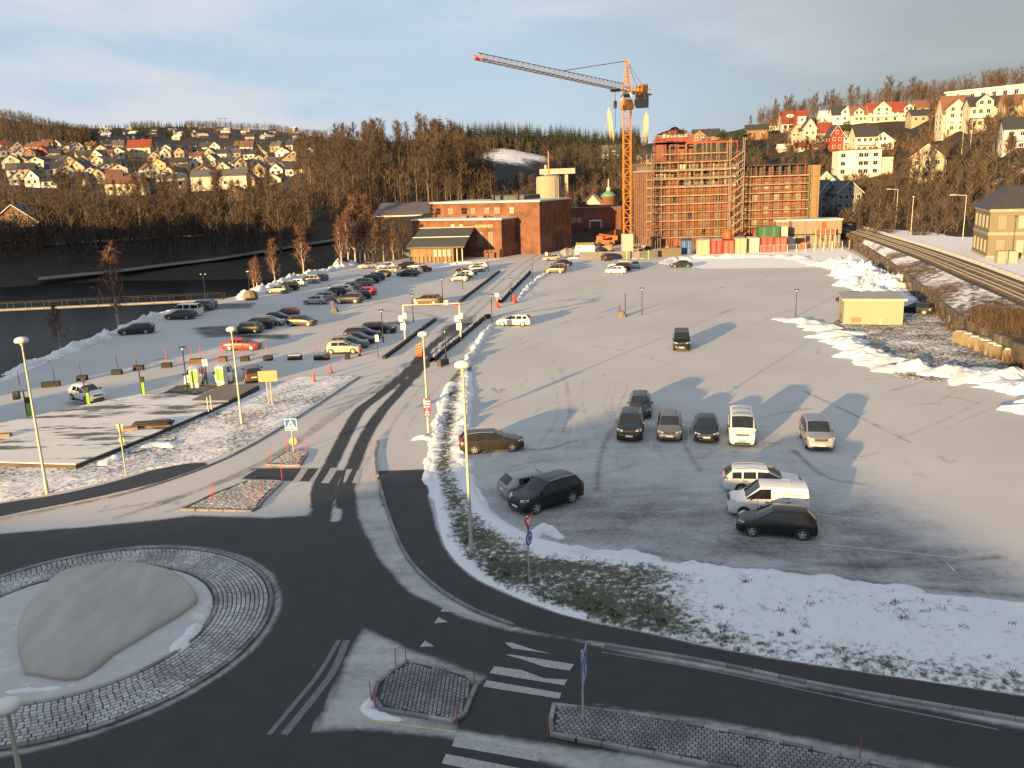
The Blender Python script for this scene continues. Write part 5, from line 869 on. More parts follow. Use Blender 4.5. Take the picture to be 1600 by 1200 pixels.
for k in range(4): z = .35 + k * H * .2; slab(m, [(-.3, z), (.3, z + .2), (.3, z + .36), (-.3, z + .16)], -.055, -.041)
ob('stripe', fixn(m.mesh('stripe', M['yellow'])), t)
# toll / camera portals
def mast(bx, by, tx, ty, label):
    b = G(bx, by); H = topz(b, tx, ty); t = thing('camera_mast', label, 'camera mast', b, 0, 'pale camera masts at the lane entrance'); m = MB().box(-.09, -.09, 0, .09, .09, H).box(-.25, -.25, 0, .25, .25, .06); ob('post', m.mesh('post', M['pale_metal']), t)
    for (x, z, w_, h) in ((-.35, .62, .5, .38), (.15, .70, .42, .34), (-.12, .40, .62, .42)): m = MB().bbox(x - w_ / 2, -.25, H * z - h, x + w_ / 2, .15, H * z + h, .03); ob('camera_box', m.mesh('camera_box', M['cabinet_white']), t)
    return t, H
m1, H1 = mast(633, 532, 631, 476, 'pale mast with camera boxes left of the lane'); m2, H2 = mast(720, 532, 718, 476, 'pale mast with camera boxes right of the lane')
t = thing('gantry_beam', 'slim pale height bar spanning between the two camera masts', 'height bar', (m1.location.x, m1.location.y, H1 - .05)); dx = m2.location.x - m1.location.x; m = MB().box(0, -.05, -.06, dx, .05, .05).bbox(dx * .2, -.1, .0, dx * .24, .1, .7, .02); m.bbox(dx * .72, -.12, -.15, dx * .80, -.051, .45, .02); ob('beam', m.mesh('beam', M['pale_metal']), t); m = MB().bbox(dx * .9, -.25, -.35, dx * .97, .25, -.1, .05); ob('warning_light', m.mesh('warning_light', M['red_stick']), t)
# violet banners on stone feet
def banner(px, py, tx, ty, w_px, label, fw=1.3, strut=True):
    b = G(px, py); mz = mpp(b); H = topz(b, tx, ty); t = thing('banner_stand', label, 'banner', b, 0, 'violet banner stands'); m = MB(); m.lathe([(fw * .55, 0), (fw * .5, .2), (fw * .3, .62), (fw * .12, .8)], 7); ob('stone_foot', m.mesh('stone_foot', M['block']), t)
    m = MB().lathe([(.05, .5), (.05, H + 1.6)], 6, (.45, 0, 0)); ob('pole', m.mesh('pole', M['black']), t); m = MB().box(-w_px * mz / 2 - .35, -.03, .7, w_px * mz / 2 - .35, .03, H); ob('banner', m.mesh('banner', M['violet']), t)
banner(972, 495, 969, 477, 3.6, 'violet banner on a boulder foot left of a black lamp on the big car park'); banner(523, 487, 524, 470, 4, 'violet banner on a dark stone foot in the left car park')
# low dark kerb walls and the snowy hedges beside the lane
def wallrow(px, label, h=.45, w_=.35, mat='plank_dark', snow=False, seg=2.0):
    c = cw(px, 6); L = np.r_[0, np.cumsum(np.hypot(*np.diff(c, axis=0).T))]; n = max(2, int(L[-1] / seg)); s = np.linspace(0, L[-1], n + 1); q = np.c_[np.interp(s, L, c[:, 0]), np.interp(s, L, c[:, 1])]; t = thing('kerb_wall' if not snow else 'low_hedge', label, 'low wall' if not snow else 'hedge', (q[0][0], q[0][1], 0))
    for i in range(n):
        d = q[i + 1] - q[i]; l_ = np.hypot(*d); a = math.atan2(d[1], d[0]); loc = (*((q[i] + q[i + 1]) / 2 - q[0]), 0)
        if not snow: m = MB().bbox(-l_ / 2 + .01, -w_ / 2, 0, l_ / 2 - .01, w_ / 2, h * random.uniform(.93, 1.05), .03); ob('timber', m.mesh('timber', M[mat]), t, loc, a)
        else:
            m = MB(); k = 9; V = []; n2 = 7
            for ii in range(n2 + 1):
                for j in range(k):
                    an = math.pi * j / (k - 1); x = -l_ / 2 + l_ * ii / n2; rr = 1 + .35 * lump(i * seg + x, j * .7, 1.7, 3); V.append((x, -math.cos(an) * w_ / 2 * rr, max(0, math.sin(an) ** .6 * h * rr)))
            m.add(V, [(ii * k + j, (ii + 1) * k + j, (ii + 1) * k + j + 1, ii * k + j + 1) for ii in range(n2) for j in range(k - 1)]); ob('clump', fixn(m.mesh('clump', M['hedge_dark'], False)), t, loc, a)
            if seg < 2.1:
                V2 = [(x, y * .8, z + .04) for x, y, z in V if True]; m = MB(); m.add(V2, [(ii * k + j, (ii + 1) * k + j, (ii + 1) * k + j + 1, ii * k + j + 1) for ii in range(n2) for j in range(2, k - 3)]); ob('snow_cap', fixn(m.mesh('snow_cap', M['dirty_snow'], True)), t, loc, a)
wallrow([(600, 561), (625, 543), (650, 523), (680, 501)], 'long black timber kerb wall left of the lane, nearer half', .36, .4, 'hedge_dark'); wallrow([(718, 473), (740, 456), (765, 437), (780, 425)], 'long black timber kerb wall left of the lane, farther half', .36, .45, 'hedge_dark')
wallrow([(676, 566), (690, 552), (710, 537), (730, 520), (754, 500)], 'snow-capped dark hedge right of the lane before the crossing', .55, .7, snow=True, seg=1.6); wallrow([(781, 474), (795, 459), (810, 444), (827, 427)], 'snow-capped dark hedge right of the lane beyond the crossing', .6, .8, snow=True, seg=2.0)
wallrow([(758, 498), (766, 497)], 'short dark barrier stub at the corner by the white estate', .6, .5); wallrow([(686, 573), (699, 569)], 'dark barrier stub behind the verge lamp with snow around', .7, .5)
# frosted decks
def deck(px, z, label, mat, h0=0.0, rows=None):
    q = [G(*p, z) for p in px]; a = sum(q[i].x * q[(i + 1) % len(q)].y - q[(i + 1) % len(q)].x * q[i].y for i in range(len(q))); q = q if a > 0 else q[::-1]; t = thing('frosted_deck', label, 'deck', (0, 0, 0)); m = MB(); m.prism([(p.x, p.y, 0) for p in q], [(p.x, p.y, z - .06) for p in q]); ob('side', m.mesh('side', M['plank_dark']), t)
    c = sum(q, Vector()) / len(q); m = MB(); m.prism([(p.x, p.y, z - .058) for p in q], [(p.x, p.y, z) for p in q]); me = m.mesh('top', M[mat]); ob('top', me, t); return t
def deckmat(name, frost, wet):
    m, t, b = newmat(name); n = t.nodes.new; l = t.links.new; g = n('ShaderNodeTexCoord')
    mp = n('ShaderNodeMapping'); mp.inputs['Rotation'].default_value = (0, 0, rad(-2)); mp.inputs['Scale'].default_value = (.11, .55, 1); l(g.outputs['Object'], mp.inputs['Vector']); x = n('ShaderNodeTexNoise'); x.inputs['Scale'].default_value = 1.0; x.inputs['Detail'].default_value = 8; x.inputs['Roughness'].default_value = .68; l(mp.outputs['Vector'], x.inputs['Vector'])
    mr = n('ShaderNodeMapRange'); mr.inputs['From Min'].default_value = wet; mr.inputs['From Max'].default_value = wet + .05; l(x.outputs['Fac'], mr.inputs['Value']); y = n('ShaderNodeTexNoise'); y.inputs['Scale'].default_value = .5; l(g.outputs['Object'], y.inputs['Vector'])
    f = n('ShaderNodeMix'); f.data_type = 'RGBA'; f.inputs['A'].default_value = tint(frost, .85); f.inputs['B'].default_value = tint(frost, 1.12); l(y.outputs['Fac'], f.inputs['Factor']); mx = n('ShaderNodeMix'); mx.data_type = 'RGBA'; l(mr.outputs['Result'], mx.inputs['Factor']); l(f.outputs['Result'], mx.inputs['A']); mx.inputs['B'].default_value = (.11, .105, .10, 1); l(mx.outputs['Result'], b.inputs['Base Color']); b.inputs['Roughness'].default_value = .75; return m
M['deck'] = deckmat('frosted_deck', (.68, .67, .65), .525); M['deck2'] = pm('bare_grey_deck', (.17, .15, .13), .85, 0, .6, .3)
deck([(-140, 700), (0, 661), (125, 634), (217, 616), (310, 618), (357, 627), (240, 677), (118, 725), (-20, 721), (-160, 718)], .40, 'large frosted low deck with dark melted streaks left of the road', 'deck'); deck([(298, 625.5), (348, 600.5), (405, 601.5), (357, 625.8)], .46, 'small bare grey deck joined to the corner of the frosted one', 'deck2')
def onz(px, py, z=.4): return G(px, py, z)
a, b2 = onz(205, 666), onz(272, 662); t = thing('timber_stack', 'stack of dark and pale boards lying on the frosted deck', 'timber stack', (a + b2) / 2, hz(a, b2)); L = (b2 - a).length
for i in range(9):
    z = .0 + (i % 3) * .09; y = -.75 + (i // 3) * .5 + random.uniform(-.1, .1); m = MB().bbox(-L / 2 * random.uniform(.7, 1), y, z, L / 2 * random.uniform(.75, 1), y + .3, z + .085, .006); ob('board', m.mesh('board', M['plank_dark' if i % 3 else 'plank']), t, None, rad(random.uniform(-3, 3)))
p_ = onz(204, 672); t = thing('wood_offcut', 'short pale wood block lying left of the board stack', 'wood block', p_, .3, None, MB().bbox(-.55, -.2, 0, .55, .2, .22, .01).mesh('wood_offcut', M['plank'])); p_ = onz(5, 682); thing('wood_offcut', 'pale wood block at the left edge of the frosted deck', 'wood block', p_, .1, None, MB().bbox(-.6, -.25, 0, .6, .25, .25, .01).mesh('wood_offcut', M['plank']))
for px, py, l in ((326, 643, 'left one of two pale steel posts at the deck edge'), (331, 640, 'right one of two pale steel posts at the deck edge')): t = thing('steel_post', l, 'post', onz(px, py, .4), 0, 'pale steel posts at the deck edge', MB().lathe([(.06, 0), (.06, 1.25), (.02, 1.3)], 8).mesh('steel_post', M['pale_metal'], True, 40))
for px, py, r, l in ((256, 688, .95, 'dark round manhole in the grass below the deck edge'), (352, 646, .8, 'round manhole rim in the frosted grass near the grey deck'), (213, 706, .6, 'small dark manhole beside a snow patch')):
    m = MB().lathe([(r, -.02), (r, .10), (r * .86, .11), (r * .84, .06), (.02, .065)], 20, capb=False); thing('manhole', l, 'manhole', G(px, py), 0, 'manholes in the grass', fixn(m.mesh('manhole', M['concrete_dark'], True, 30)))
# footbridge over the river
a, b2 = G(-60, 486), G(350, 467); a.z = b2.z = 0; t = thing('footbridge', 'long slim footbridge with snowy deck and wire railing over the river', 'footbridge', b2, hz(b2, a)); L = (a - b2).length; m = MB().box(0, -.6, -.3, L, .6, -.12); ob('girder', m.mesh('girder', M['concrete_dark']), t); m = MB().box(0, -.7, -.118, L, .7, .0); ob('deck', m.mesh('deck', M['concrete']), t)
for s in (-1, 1):
    m = MB().tube((0, s * 1.1, 1.05), (L, s * 1.1, 1.05), .03, n=5).tube((0, s * 1.1, .55), (L, s * 1.1, .55), .018, n=4); ob('rail', m.mesh('rail', M['black']), t); pm_ = MB().box(-.03, -.03, -.1, .03, .03, 1.05).mesh('post', M['black'])
    for k in range(int(L / 3) + 1): ob('post', pm_, t, (k * 3, s * 1.1, 0))
b = b2 + Vector((-3.2, 0, 0)); t = thing('bridge_lamp', 'dark twin-headed lamp at the landward end of the footbridge', 'street lamp', b); H = 4.2; m = MB().lathe([(.07, 0), (.05, H)], 8).tube((0, 0, H), (-.35, 0, H + .25), .03).tube((0, 0, H), (.35, 0, H + .25), .03); ob('pole', m.mesh('pole', M['black']), t)
for x in (-.4, .4): m = MB().lathe([(.05, H + .2), (.16, H + .28), (.05, H + .36)], 8, (x, 0, 0)); ob('lamp_head', m.mesh('lamp_head', M['dome'], True), t)
p_ = G(392, 468); t = thing('boulder', 'brown boulder at the car park corner by the footbridge', 'boulder', p_); m = MB(); m.lathe([(1.1, -.1), (1.35, .5), (1.15, 1.2), (.6, 1.6), (.1, 1.65)], 9); [0]; me = m.mesh('boulder', M['block']); ob('rock', me, t)
# yellow utility shed, stone blocks
a, c = G(1317, 508), G(1410, 509); t = thing('utility_shed', 'pale yellow flat-roofed utility shed on the grass island', 'shed', a, hz(a, c)); w_ = (c - a).length; H = topz(a, 1316, 470); m = MB().box(0, 0, 0, w_, 6.0, H); ob('wall', m.mesh('wall', M['stucco']), t); m = MB().box(-.25, -.3, H + .002, w_ + .35, 6.4, H + .28); ob('roof', m.mesh('roof', M['concrete']), t)
m = MB().box(w_ * .13, -.05, .35, w_ * .30, -.003, 1.0)
for k in range(6): m.box(w_ * .135, -.075, .38 + k * .1, w_ * .295, -.051, .43 + k * .1)
ob('vent', m.mesh('vent', M['blind']), t); m = MB().box(w_ * .62, -.12, 0, w_ * .65, -.003, .85); ob('cable_duct', m.mesh('cable_duct', M['galv']), t); m = MB().box(w_ + .003, 1.2, .02, w_ + .05, 2.6, 2.2); ob('door', m.mesh('door', M['ct_grey']), t)
BK = [(1500, 537), (1511, 540), (1522, 545), (1533, 549), (1540, 551), (1551, 556), (1560, 560), (1576, 566)]
for i, (px, py) in enumerate(BK): b = G(px, py); t = thing('concrete_block', f'tan concrete block with snow on top, {ordw(i)} from the left in the slanting row', 'concrete block', b, rad(random.uniform(-74, -28)), 'tan concrete blocks by the hedge'); m = MB().bbox(-.56, -.6, 0, .56, .6, 1.25 + .15 * random.random(), .09); ob('block', m.mesh('block', M['block']), t); m = MB().bbox(-.4, -.45, 1.3, .4, .45, 1.42, .05); ob('snow_cap', m.mesh('snow_cap', M['dirty_snow']), t)
b = G(1582, 563); thing('concrete_block', 'single tan concrete block standing apart at the right end', 'concrete block', b, rad(20), None, MB().bbox(-.5, -.6, 0, .5, .6, 1.3, .06).mesh('concrete_block', M['block']))
random.seed(44)
for k in range(9): b = G(1425 + 14 * random.random() + (k % 4) * 8, 478 + 12 * random.random()); m = MB().lathe([(.5, 0), (.62, .2), (.45, .5), (.1, .6)], 7); thing('rubble_stone', 'dark snow-dusted rubble stone heaped behind the yellow shed', 'stone', b, random.random() * 6, 'rubble stones behind the yellow shed', m.mesh('rubble_stone', M['concrete_dark']))
# ================================================================ BUILDINGS, CRANE, SITE
def along(O, d, px):
    a = _r - _f * ((px - 800) / FPX); o = np.array(O) - _C; d3 = np.array([d[0], d[1], 0]); return float(-(o @ a) / (d3 @ a))
def pxz(O, py):                                        # height above z=0 seen at photo row py over a ground point (same column)
    d = np.array(O) - _C; X = d @ _r; lo, hi = -20, 120
    for _ in range(50):
        m = (lo + hi) / 2; p = np.array([O[0], O[1], m]) - _C; y = 600 - FPX * (p @ _u) / (p @ _f)
        if y > py: lo = m
        else: hi = m
    return lo
def win(t, x, z, w_, h, y=0.0, mat='blind', frame='station_trim', name='window', depth=.06, bars=(1, 1), axis='y'):
    k = ('win', round(w_, 2), round(h, 2), mat, frame, bars)
    if k not in _wm:
        e = .09; m = MB().box(-w_/2, -depth, -h/2, w_/2, 0.05, -h/2+e).box(-w_/2, -depth, h/2-e, w_/2, 0.05, h/2).box(-w_/2, -depth, -h/2+e, -w_/2+e, 0.05, h/2-e).box(w_/2-e, -depth, -h/2+e, w_/2, 0.05, h/2-e)
        for i in range(1, bars[0]): x0 = -w_/2 + w_*i/bars[0]; m.box(x0-.03, -depth*.8, -h/2+e, x0+.03, 0.05, h/2-e)
        for i in range(1, bars[1]): z0 = -h/2 + h*i/bars[1]; m.box(-w_/2+e, -depth*.7, z0-.03, w_/2-e, 0.05, z0+.03)
        p = MB().box(-w_/2+e*.5, -depth*.35, -h/2+e*.5, w_/2-e*.5, 0.04, h/2-e*.5); _wm[k] = (m.mesh('window', M[frame]), p.mesh('pane', M[mat]))
    f, p = _wm[k]; o = ob(name, f, t, (x, y, z), 0 if axis == 'y' else (math.pi / 2 if axis == 'x' else -math.pi / 2)); ob('pane', p, o); return o
_wm = {}
def txm(cu): o = bpy.data.objects.new('t', cu); C.objects.link(o); bpy.context.view_layer.update(); me = bpy.data.meshes.new_from_object(o.evaluated_get(bpy.context.evaluated_depsgraph_get())); bpy.data.objects.remove(o); bpy.data.curves.remove(cu); return me
# brick hall with sawn-off lettering
O = G(785, 402); ul = Vector((-.885, .466, 0)).normalized(); dd = Vector((.466, .885, 0)).normalized(); LA = along(O, ul, 647); org = O + ul * LA; HA = pxz(O, 343.5); DA = along(O, dd, 828)
t = thing('brick_hall', 'low red brick hall with snowy flat roof and pale lettering behind the timber pavilion', 'building', org, math.atan2(-ul.y, -ul.x), 'red brick works buildings')
ob('wall', MB().box(0, 0, -.5, LA, DA, HA).mesh('wall', M['brick_old']), t); m = MB().box(-.25, -.25, HA + .003, LA + .25, DA + .25, HA + .35); ob('roof', m.mesh('roof', M['roof_snow']), t); m = MB().box(-.3, -.3, HA - .25, LA + .3, -.003, HA + .0); ob('cornice', m.mesh('cornice', M['brick']), t)
def lx(px): return LA - along(O, ul, px)
def lz(py): return pxz(O, py)
for a, b2 in ((747, 756), (763.5, 772)): win(t, (lx(a) + lx(b2)) / 2, (lz(362) + lz(386)) / 2, lx(b2) - lx(a), lz(362) - lz(386), 0, 'blind', 'brick', bars=(2, 5))
for k in range(4): win(t, lx(737 + 5.5 * k), lz(397.5), .8, lz(394) - lz(402), 0, 'blind', 'brick', bars=(1, 1))
for k in range(6): win(t, LA, HA * .55, 1.2, HA * .45, 3 + k * 3.4, 'glass', 'brick', axis='x', bars=(1, 3)).location = (LA + .0, 3 + k * (DA - 5) / 6, HA * .55)
tx = bpy.data.curves.new('lettering', 'FONT'); tx.body = 'ALFHEIMET'; tx.size = (lz(349) - lz(356)) * .95; tx.extrude = .05; tx.align_x = 'CENTER'; o = ob('lettering', txm(tx), t, (lx(758.5), -.06, lz(355.5))); o.rotation_euler = (math.pi / 2, 0, 0); o.data.materials.append(M['lettering'])
for px in (710, 723): m = MB().box(lx(px) - .5, -.08, lz(353.5), lx(px) + .5, -.003, lz(350.5)); ob('vent', m.mesh('vent', M['lettering']), t)
for px in (715, 742): m = MB().bbox(lx(px) - .8, 4, HA + .352, lx(px) + .8, 5.5, HA + .9, .05); ob('skylight', m.mesh('skylight', M['concrete_dark']), t)
m = MB().box(LA - 3.2, -1.6, 0, LA - 1.4, -.4, 1.3).box(LA - 1.2, -1.0, 0, LA - .2, -.2, 2.0); ob('bin_store', m.mesh('bin_store', M['brown']), t)
# taller hall behind
O2 = O + dd * DA * .55; LB = along(O2, ul, 676); org2 = O2 + ul * LB; O2r = O2 - ul * 6.5; HB = pxz(O2, 316); LB2 = LB + 6.5; DB = along(O2r, dd, 893)
t = thing('brick_hall', 'taller red brick hall with seven upper windows and a dark shaded flank', 'building', org2, math.atan2(-ul.y, -ul.x), 'red brick works buildings'); ob('wall', MB().box(0, 0, -.5, LB2, DB, HB).mesh('wall', M['brick_old']), t); ob('roof', MB().box(-.25, -.25, HB + .003, LB2 + .25, DB + .25, HB + .4).mesh('roof', M['roof_snow']), t)
def lx2(px): return LB - along(O2, ul, px)
for a, b2, mt in ((684.5, 692, 'glass'), (703, 712, 'blind'), (724, 733, 'glass'), (738, 746, 'blind'), (759, 768, 'blind'), (774, 784, 'blind'), (798, 805.5, 'lit_window')): win(t, (lx2(a) + lx2(b2)) / 2, (pxz(O2, 323) + pxz(O2, 334)) / 2, lx2(b2) - lx2(a), pxz(O2, 323) - pxz(O2, 334), 0, mt, 'brick', bars=(2, 2))
for k in range(5): win(t, LB2, HB * .62, 1.5, 2.2, 0, 'glass', 'brick', axis='x').location = (LB2, DB * (.1 + k * .19), HB * .62)
m = MB().box(LB2 + .003, DB * .5, 0, LB2 + .2, DB * .72, 5); ob('gate', m.mesh('gate', M['roof_black']), t)
for px in (757, 795): m = MB().lathe([(.5, 0), (.5, 1.6)], 10, (lx2(px), 6, HB + .4)); ob('roof_vent', m.mesh('roof_vent', M['black'], True, 40), t)
m = MB().bbox(lx2(745), 10, HB + .4, lx2(800), 18, HB + 1.6, .3); ob('rooflight', m.mesh('rooflight', M['roof_metal']), t)
# low dark hall far left behind the trees
a = at(585, 352, 290); a.z = 3; t = thing('shed_hall', 'long low dark brick hall with snowy roof edges half hidden by trees', 'building', a, rad(-4), 'red brick works buildings'); w_ = 20.5; ob('wall', MB().box(0, 0, -4, w_, 14, 5.2).mesh('wall', M['brick']), t); m = MB(); m.prism([(-.3, -.4, 5.2), (w_ + .3, -.4, 5.2), (w_ + .3, 14, 9.2), (-.3, 14, 9.2)], [(-.3, -.4, 5.4), (w_ + .3, -.4, 5.4), (w_ + .3, 14, 9.4), (-.3, 14, 9.4)]); ob('roof', fixn(m.mesh('roof', M['roof_grey'])), t); m = MB().box(-.3, -.6, 5.15, w_ + .3, -.41, 5.5); ob('eave', m.mesh('eave', M['roof_snow']), t)
for k in range(7): win(t, 1.8 + k * 2.8, 2.6, 1.1, 2.2, 0, 'glass', 'brick')
# timber pavilion with swooping metal roof
a, c = G(640.5, 410.5), G(709, 409.2); t = thing('timber_pavilion', 'timber clad pavilion with a big swooping dark metal roof', 'pavilion', a, hz(a, c)); w_ = (c - a).length; HE = pxz(a, 388.5); HR = pxz(a, 358) * 1.0; wr = along(a, Vector((math.cos(hz(a, c)), math.sin(hz(a, c)), 0)), 728); Dp = 13.0; HR = pxz(a + Vector((-math.sin(hz(a, c)), math.cos(hz(a, c)), 0)) * Dp, 358)
ob('wall', MB().box(0, 0, -.3, w_, Dp, HE - .05).mesh('wall', M['timber']), t)
for k in range(4): win(t, w_ * (.59 + .103 * k), HE * .62, w_ * .085, HE * .55, 0, 'lit_window', 'timber')
pv = []; n = 8
for i in range(n + 1): s = i / n; pv.append((-1.2 + s * (Dp + .6), HE + (HR - HE) * (s ** .8) - .25 * math.sin(math.pi * s)))
m = MB(); x0, x1 = -.7, wr; V = [(x, y, z) for y, z in pv for x in (x0 + .7 * ((y + 1.2) / (Dp + 1.8)), x1)] + [(x, y, z + .2) for y, z in pv for x in (x0 + .7 * ((y + 1.2) / (Dp + 1.8)), x1)]; k = 2 * (n + 1)
F = [(2*i, 2*i+1, 2*i+3, 2*i+2) for i in range(n)] + [(k+2*i, k+2*i+2, k+2*i+3, k+2*i+1) for i in range(n)] + [(2*i, 2*i+2, k+2*i+2, k+2*i) for i in range(n)] + [(2*i+1, k+2*i+1, k+2*i+3, 2*i+3) for i in range(n)] + [(0, k, k+1, 1), (k-2, k-1, 2*k-1, 2*k-2)]; m.add(V, F); ob('roof', fixn(m.mesh('roof', M['roof_metal'])), t)
for i, col in ((0, 'timber'), (4, 'galv'), (n, 'lettering')):
    y, z = pv[i]; m = MB().box(x0 + .3, y - .12, z + .205, x1 - .05, y + .12, z + .33); ob('roof_batten', m.mesh('roof_batten', M[col]), t)
for x in np.linspace(x0 + 1, x1 - .4, 22):
    m = MB()
    for i in range(n): (y0, z0), (y1, z1) = pv[i], pv[i + 1]; m.prism([(x - .03, y0, z0 + .2), (x + .03, y0, z0 + .2), (x + .03, y0, z0 + .27), (x - .03, y0, z0 + .27)], [(x - .03, y1, z1 + .2), (x + .03, y1, z1 + .2), (x + .03, y1, z1 + .27), (x - .03, y1, z1 + .27)])
    ob('roof_seam', m.mesh('roof_seam', M['roof_metal']), t)
for x in (w_ + 1.0, w_ + 2.3): m = MB().box(x - .1, -.6, 0, x + .1, -.4, HE - .2); ob('column', m.mesh('column', M['pale_metal']), t)
for i in range(11): x = w_ * (i + .5) / 11; m = MB().box(x - .06, -.12, -.2, x + .06, -.003, HE * .42); ob('batten', m.mesh('batten', M['plank_dark']), t)
# silo, slab bridge deck, gabled brick house, domed tower, dark hall
a = at(858.5, 320, 275); a.z = 0; r = 18.5 * 275 / 1310; HS = pxz(a, 277); t = thing('concrete_silo', 'round pale concrete tank rising behind the brick hall', 'silo', a); ob('shell', MB().lathe([(r, 0), (r, HS), (r * .97, HS + .3), (.1, HS + .9)], 32).mesh('shell', M['stucco'], True, 40), t)
for k in range(9): an = math.pi * (1 + k / 8); m = MB().box(-.06, -.08, 8, .06, .05, HS - .2); ob('shell_rib', m.mesh('shell_rib', M['concrete']), t, ((r + .03) * math.cos(an), (r + .03) * math.sin(an), 0), an + math.pi / 2)
m = MB().box(-.35, -.35, 0, .35, .35, 3.2); ob('roof_box', m.mesh('roof_box', M['concrete']), t, (-1, 0, HS + .6)); m = MB().lathe([(.25, HS + .6), (.12, HS + 8)], 8); ob('mast', m.mesh('mast', M['crane']), t)
a = at(843, 268, 345); t = thing('road_bridge', 'flat concrete road deck crossing behind the round tank', 'bridge', a, rad(-3)); w_ = 53 * 345 / 1310; ob('deck', MB().box(0, 0, -1.2, w_, 8, 0).box(0, -.2, .002, w_, 0, .9).mesh('deck', M['concrete']), t); [ob('pier', MB().box(x, 2, -22, x + 1.2, 6, -1.21).mesh('pier', M['concrete']), t) for x in (3, w_ - 4)]
def gabwall(w_, d, h, rh, axis):
    m = MB(); m.box(0, 0, -3, w_, d, h)
    if axis == 'y': m.prism([(0, 0, h), (w_, 0, h), (w_ / 2, 0, h + rh)], [(0, d, h), (w_, d, h), (w_ / 2, d, h + rh)])
    else: m.prism([(0, 0, h), (0, d, h), (0, d / 2, h + rh)], [(w_, 0, h), (w_, d, h), (w_, d / 2, h + rh)])
    return fixn(m.mesh('wall', []))
a = at(905, 350, 262); a.z = 0; w_ = 42 * 262 / 1310; h = pxz(a, 322); rh = pxz(a, 303) - h; t = thing('gabled_hall', 'brick hall with a sunlit cream gable between the wing and the domed tower', 'building', a, rad(-8)); me = gabwall(w_, 14, h, rh, 'y'); me.materials.append(M['brick_old']); ob('wall', me, t); ob('roof', MB().gable(0, 0, w_, 14, h, h + rh, 'y', .5, .25).mesh('roof', M['roof_grey']), t)
m = MB(); m.prism([(w_ * .22, -.06, h + .4), (w_ * .78, -.06, h + .4), (w_ / 2, -.06, h + rh * .85)], [(w_ * .22, -.003, h + .4), (w_ * .78, -.003, h + .4), (w_ / 2, -.003, h + rh * .85)]); ob('gable_panel', fixn(m.mesh('gable_panel', M['cream'])), t); m = MB().box(w_ * .3, -.1, h - 2.4, w_ * .7, -.003, h + .2); ob('gallery', m.mesh('gallery', M['glass']), t)
a = at(882, 362, 256); a.z = 0; t = thing('dark_hall', 'low dark brick hall with white-framed windows and a white-edged gate', 'building', a, rad(-3)); w_ = 86 * 256 / 1310; H = pxz(a, 327); ob('wall', MB().box(0, 0, -.5, w_, 10, H).mesh('wall', M['brick']), t); ob('roof', MB().box(-.2, -.2, H + .003, w_ + .2, 10, H + .3).mesh('roof', M['roof_grey']), t)
for k in range(2):
    for q in range(2): win(t, w_ * (.16 + .10 * k), H * (.32 + .34 * q), 1.15, 1.2, 0, 'glass', 'white', bars=(2, 2))
m = MB().box(w_ * .44, -.12, 0, w_ * .455, -.003, H * .62).box(w_ * .64, -.12, 0, w_ * .655, -.003, H * .62).box(w_ * .44, -.12, H * .62, w_ * .655, -.003, H * .66); ob('gate_frame', m.mesh('gate_frame', M['white']), t); ob('gate', MB().box(w_ * .456, -.06, 0, w_ * .639, -.003, H * .618).mesh('gate', M['roof_black']), t)
a = at(951, 345, 262); a.z = 0; t = thing('domed_tower', 'dark round tower with a green dome and pale finial', 'tower', a); r = 11 * 262 / 1310; H = pxz(a, 307); ob('wall', MB().lathe([(r, -.5), (r, H)], 12).mesh('wall', M['brick']), t); ob('dome', MB().lathe([(r + .3, H), (r * .9, H + .7), (r * .5, H + 1.4), (.5, H + 1.8)], 16).mesh('dome', M['green_dome'], True), t); ob('finial', MB().lathe([(.7, H + 1.7), (.6, H + 2.6), (.2, H + 2.8), (.15, H + 5), (.02, H + 5.3)], 8).mesh('finial', M['cream'], True), t)
# ------------------------------------------------ building under construction
YF = 222.0; A0 = at(1022, 386, YF); A0.z = 0; X1 = along(A0, Vector((1, 0, 0)), 1155); X2 = along(A0, Vector((1, 0, 0)), 1262); lev = [pxz(A0 + Vector((8, 0, 0)), 240.3 + 13.05 * k) for k in range(11)]; zt = lev[0]
t = thing('brick_block', 'tall red brick building under construction behind the left scaffold', 'building', A0 + Vector((0, 1.6, 0))); DZ = 34; zb = lev[4]
ob('wall', MB().box(0, 0, -.5, X1, DZ, zb).mesh('wall', M['brick_site']), t)
for k in range(1, 4):                                     # open storeys above
    ob('floor_slab', MB().box(-.15, -.15, lev[k + 1] + .003, X1, DZ, lev[k + 1] + .38).mesh('floor_slab', M['concrete']), t)
    ob('core_wall', MB().box(.6, 2.4, lev[k + 1] + .385, X1 - .5, DZ - 1, lev[k] - .003).mesh('core_wall', M['concrete_dark' if k % 2 else 'brown']), t)
    for q in range(8): x = .1 + q * (X1 - .8) / 7; ob('column', MB().box(x, .2, lev[k + 1] + .385, x + .4, .7, lev[k]).mesh('column', M['steel_red' if q < 3 else 'concrete']), t)
rnd = random.Random(8)
for k in range(1, 4):
    for q in range(7):
        if rnd.random() < .62: x = .7 + q * (X1 - .8) / 7; z0, z1 = lev[k + 1] + .4, lev[k] - .05; ob('facade_panel', MB().box(x, .25, z0, x + (X1 - .8) / 7 * rnd.uniform(.5, .95), .45, z0 + (z1 - z0) * rnd.uniform(.4, 1)).mesh('facade_panel', M[rnd.choice(['block', 'brick', 'steel_red', 'cream', 'brick_old'])]), t)
ob('roof', MB().box(-.2, -.2, lev[1] + .003, X1, DZ, lev[1] + .4).mesh('roof', M['steel_red']), t)
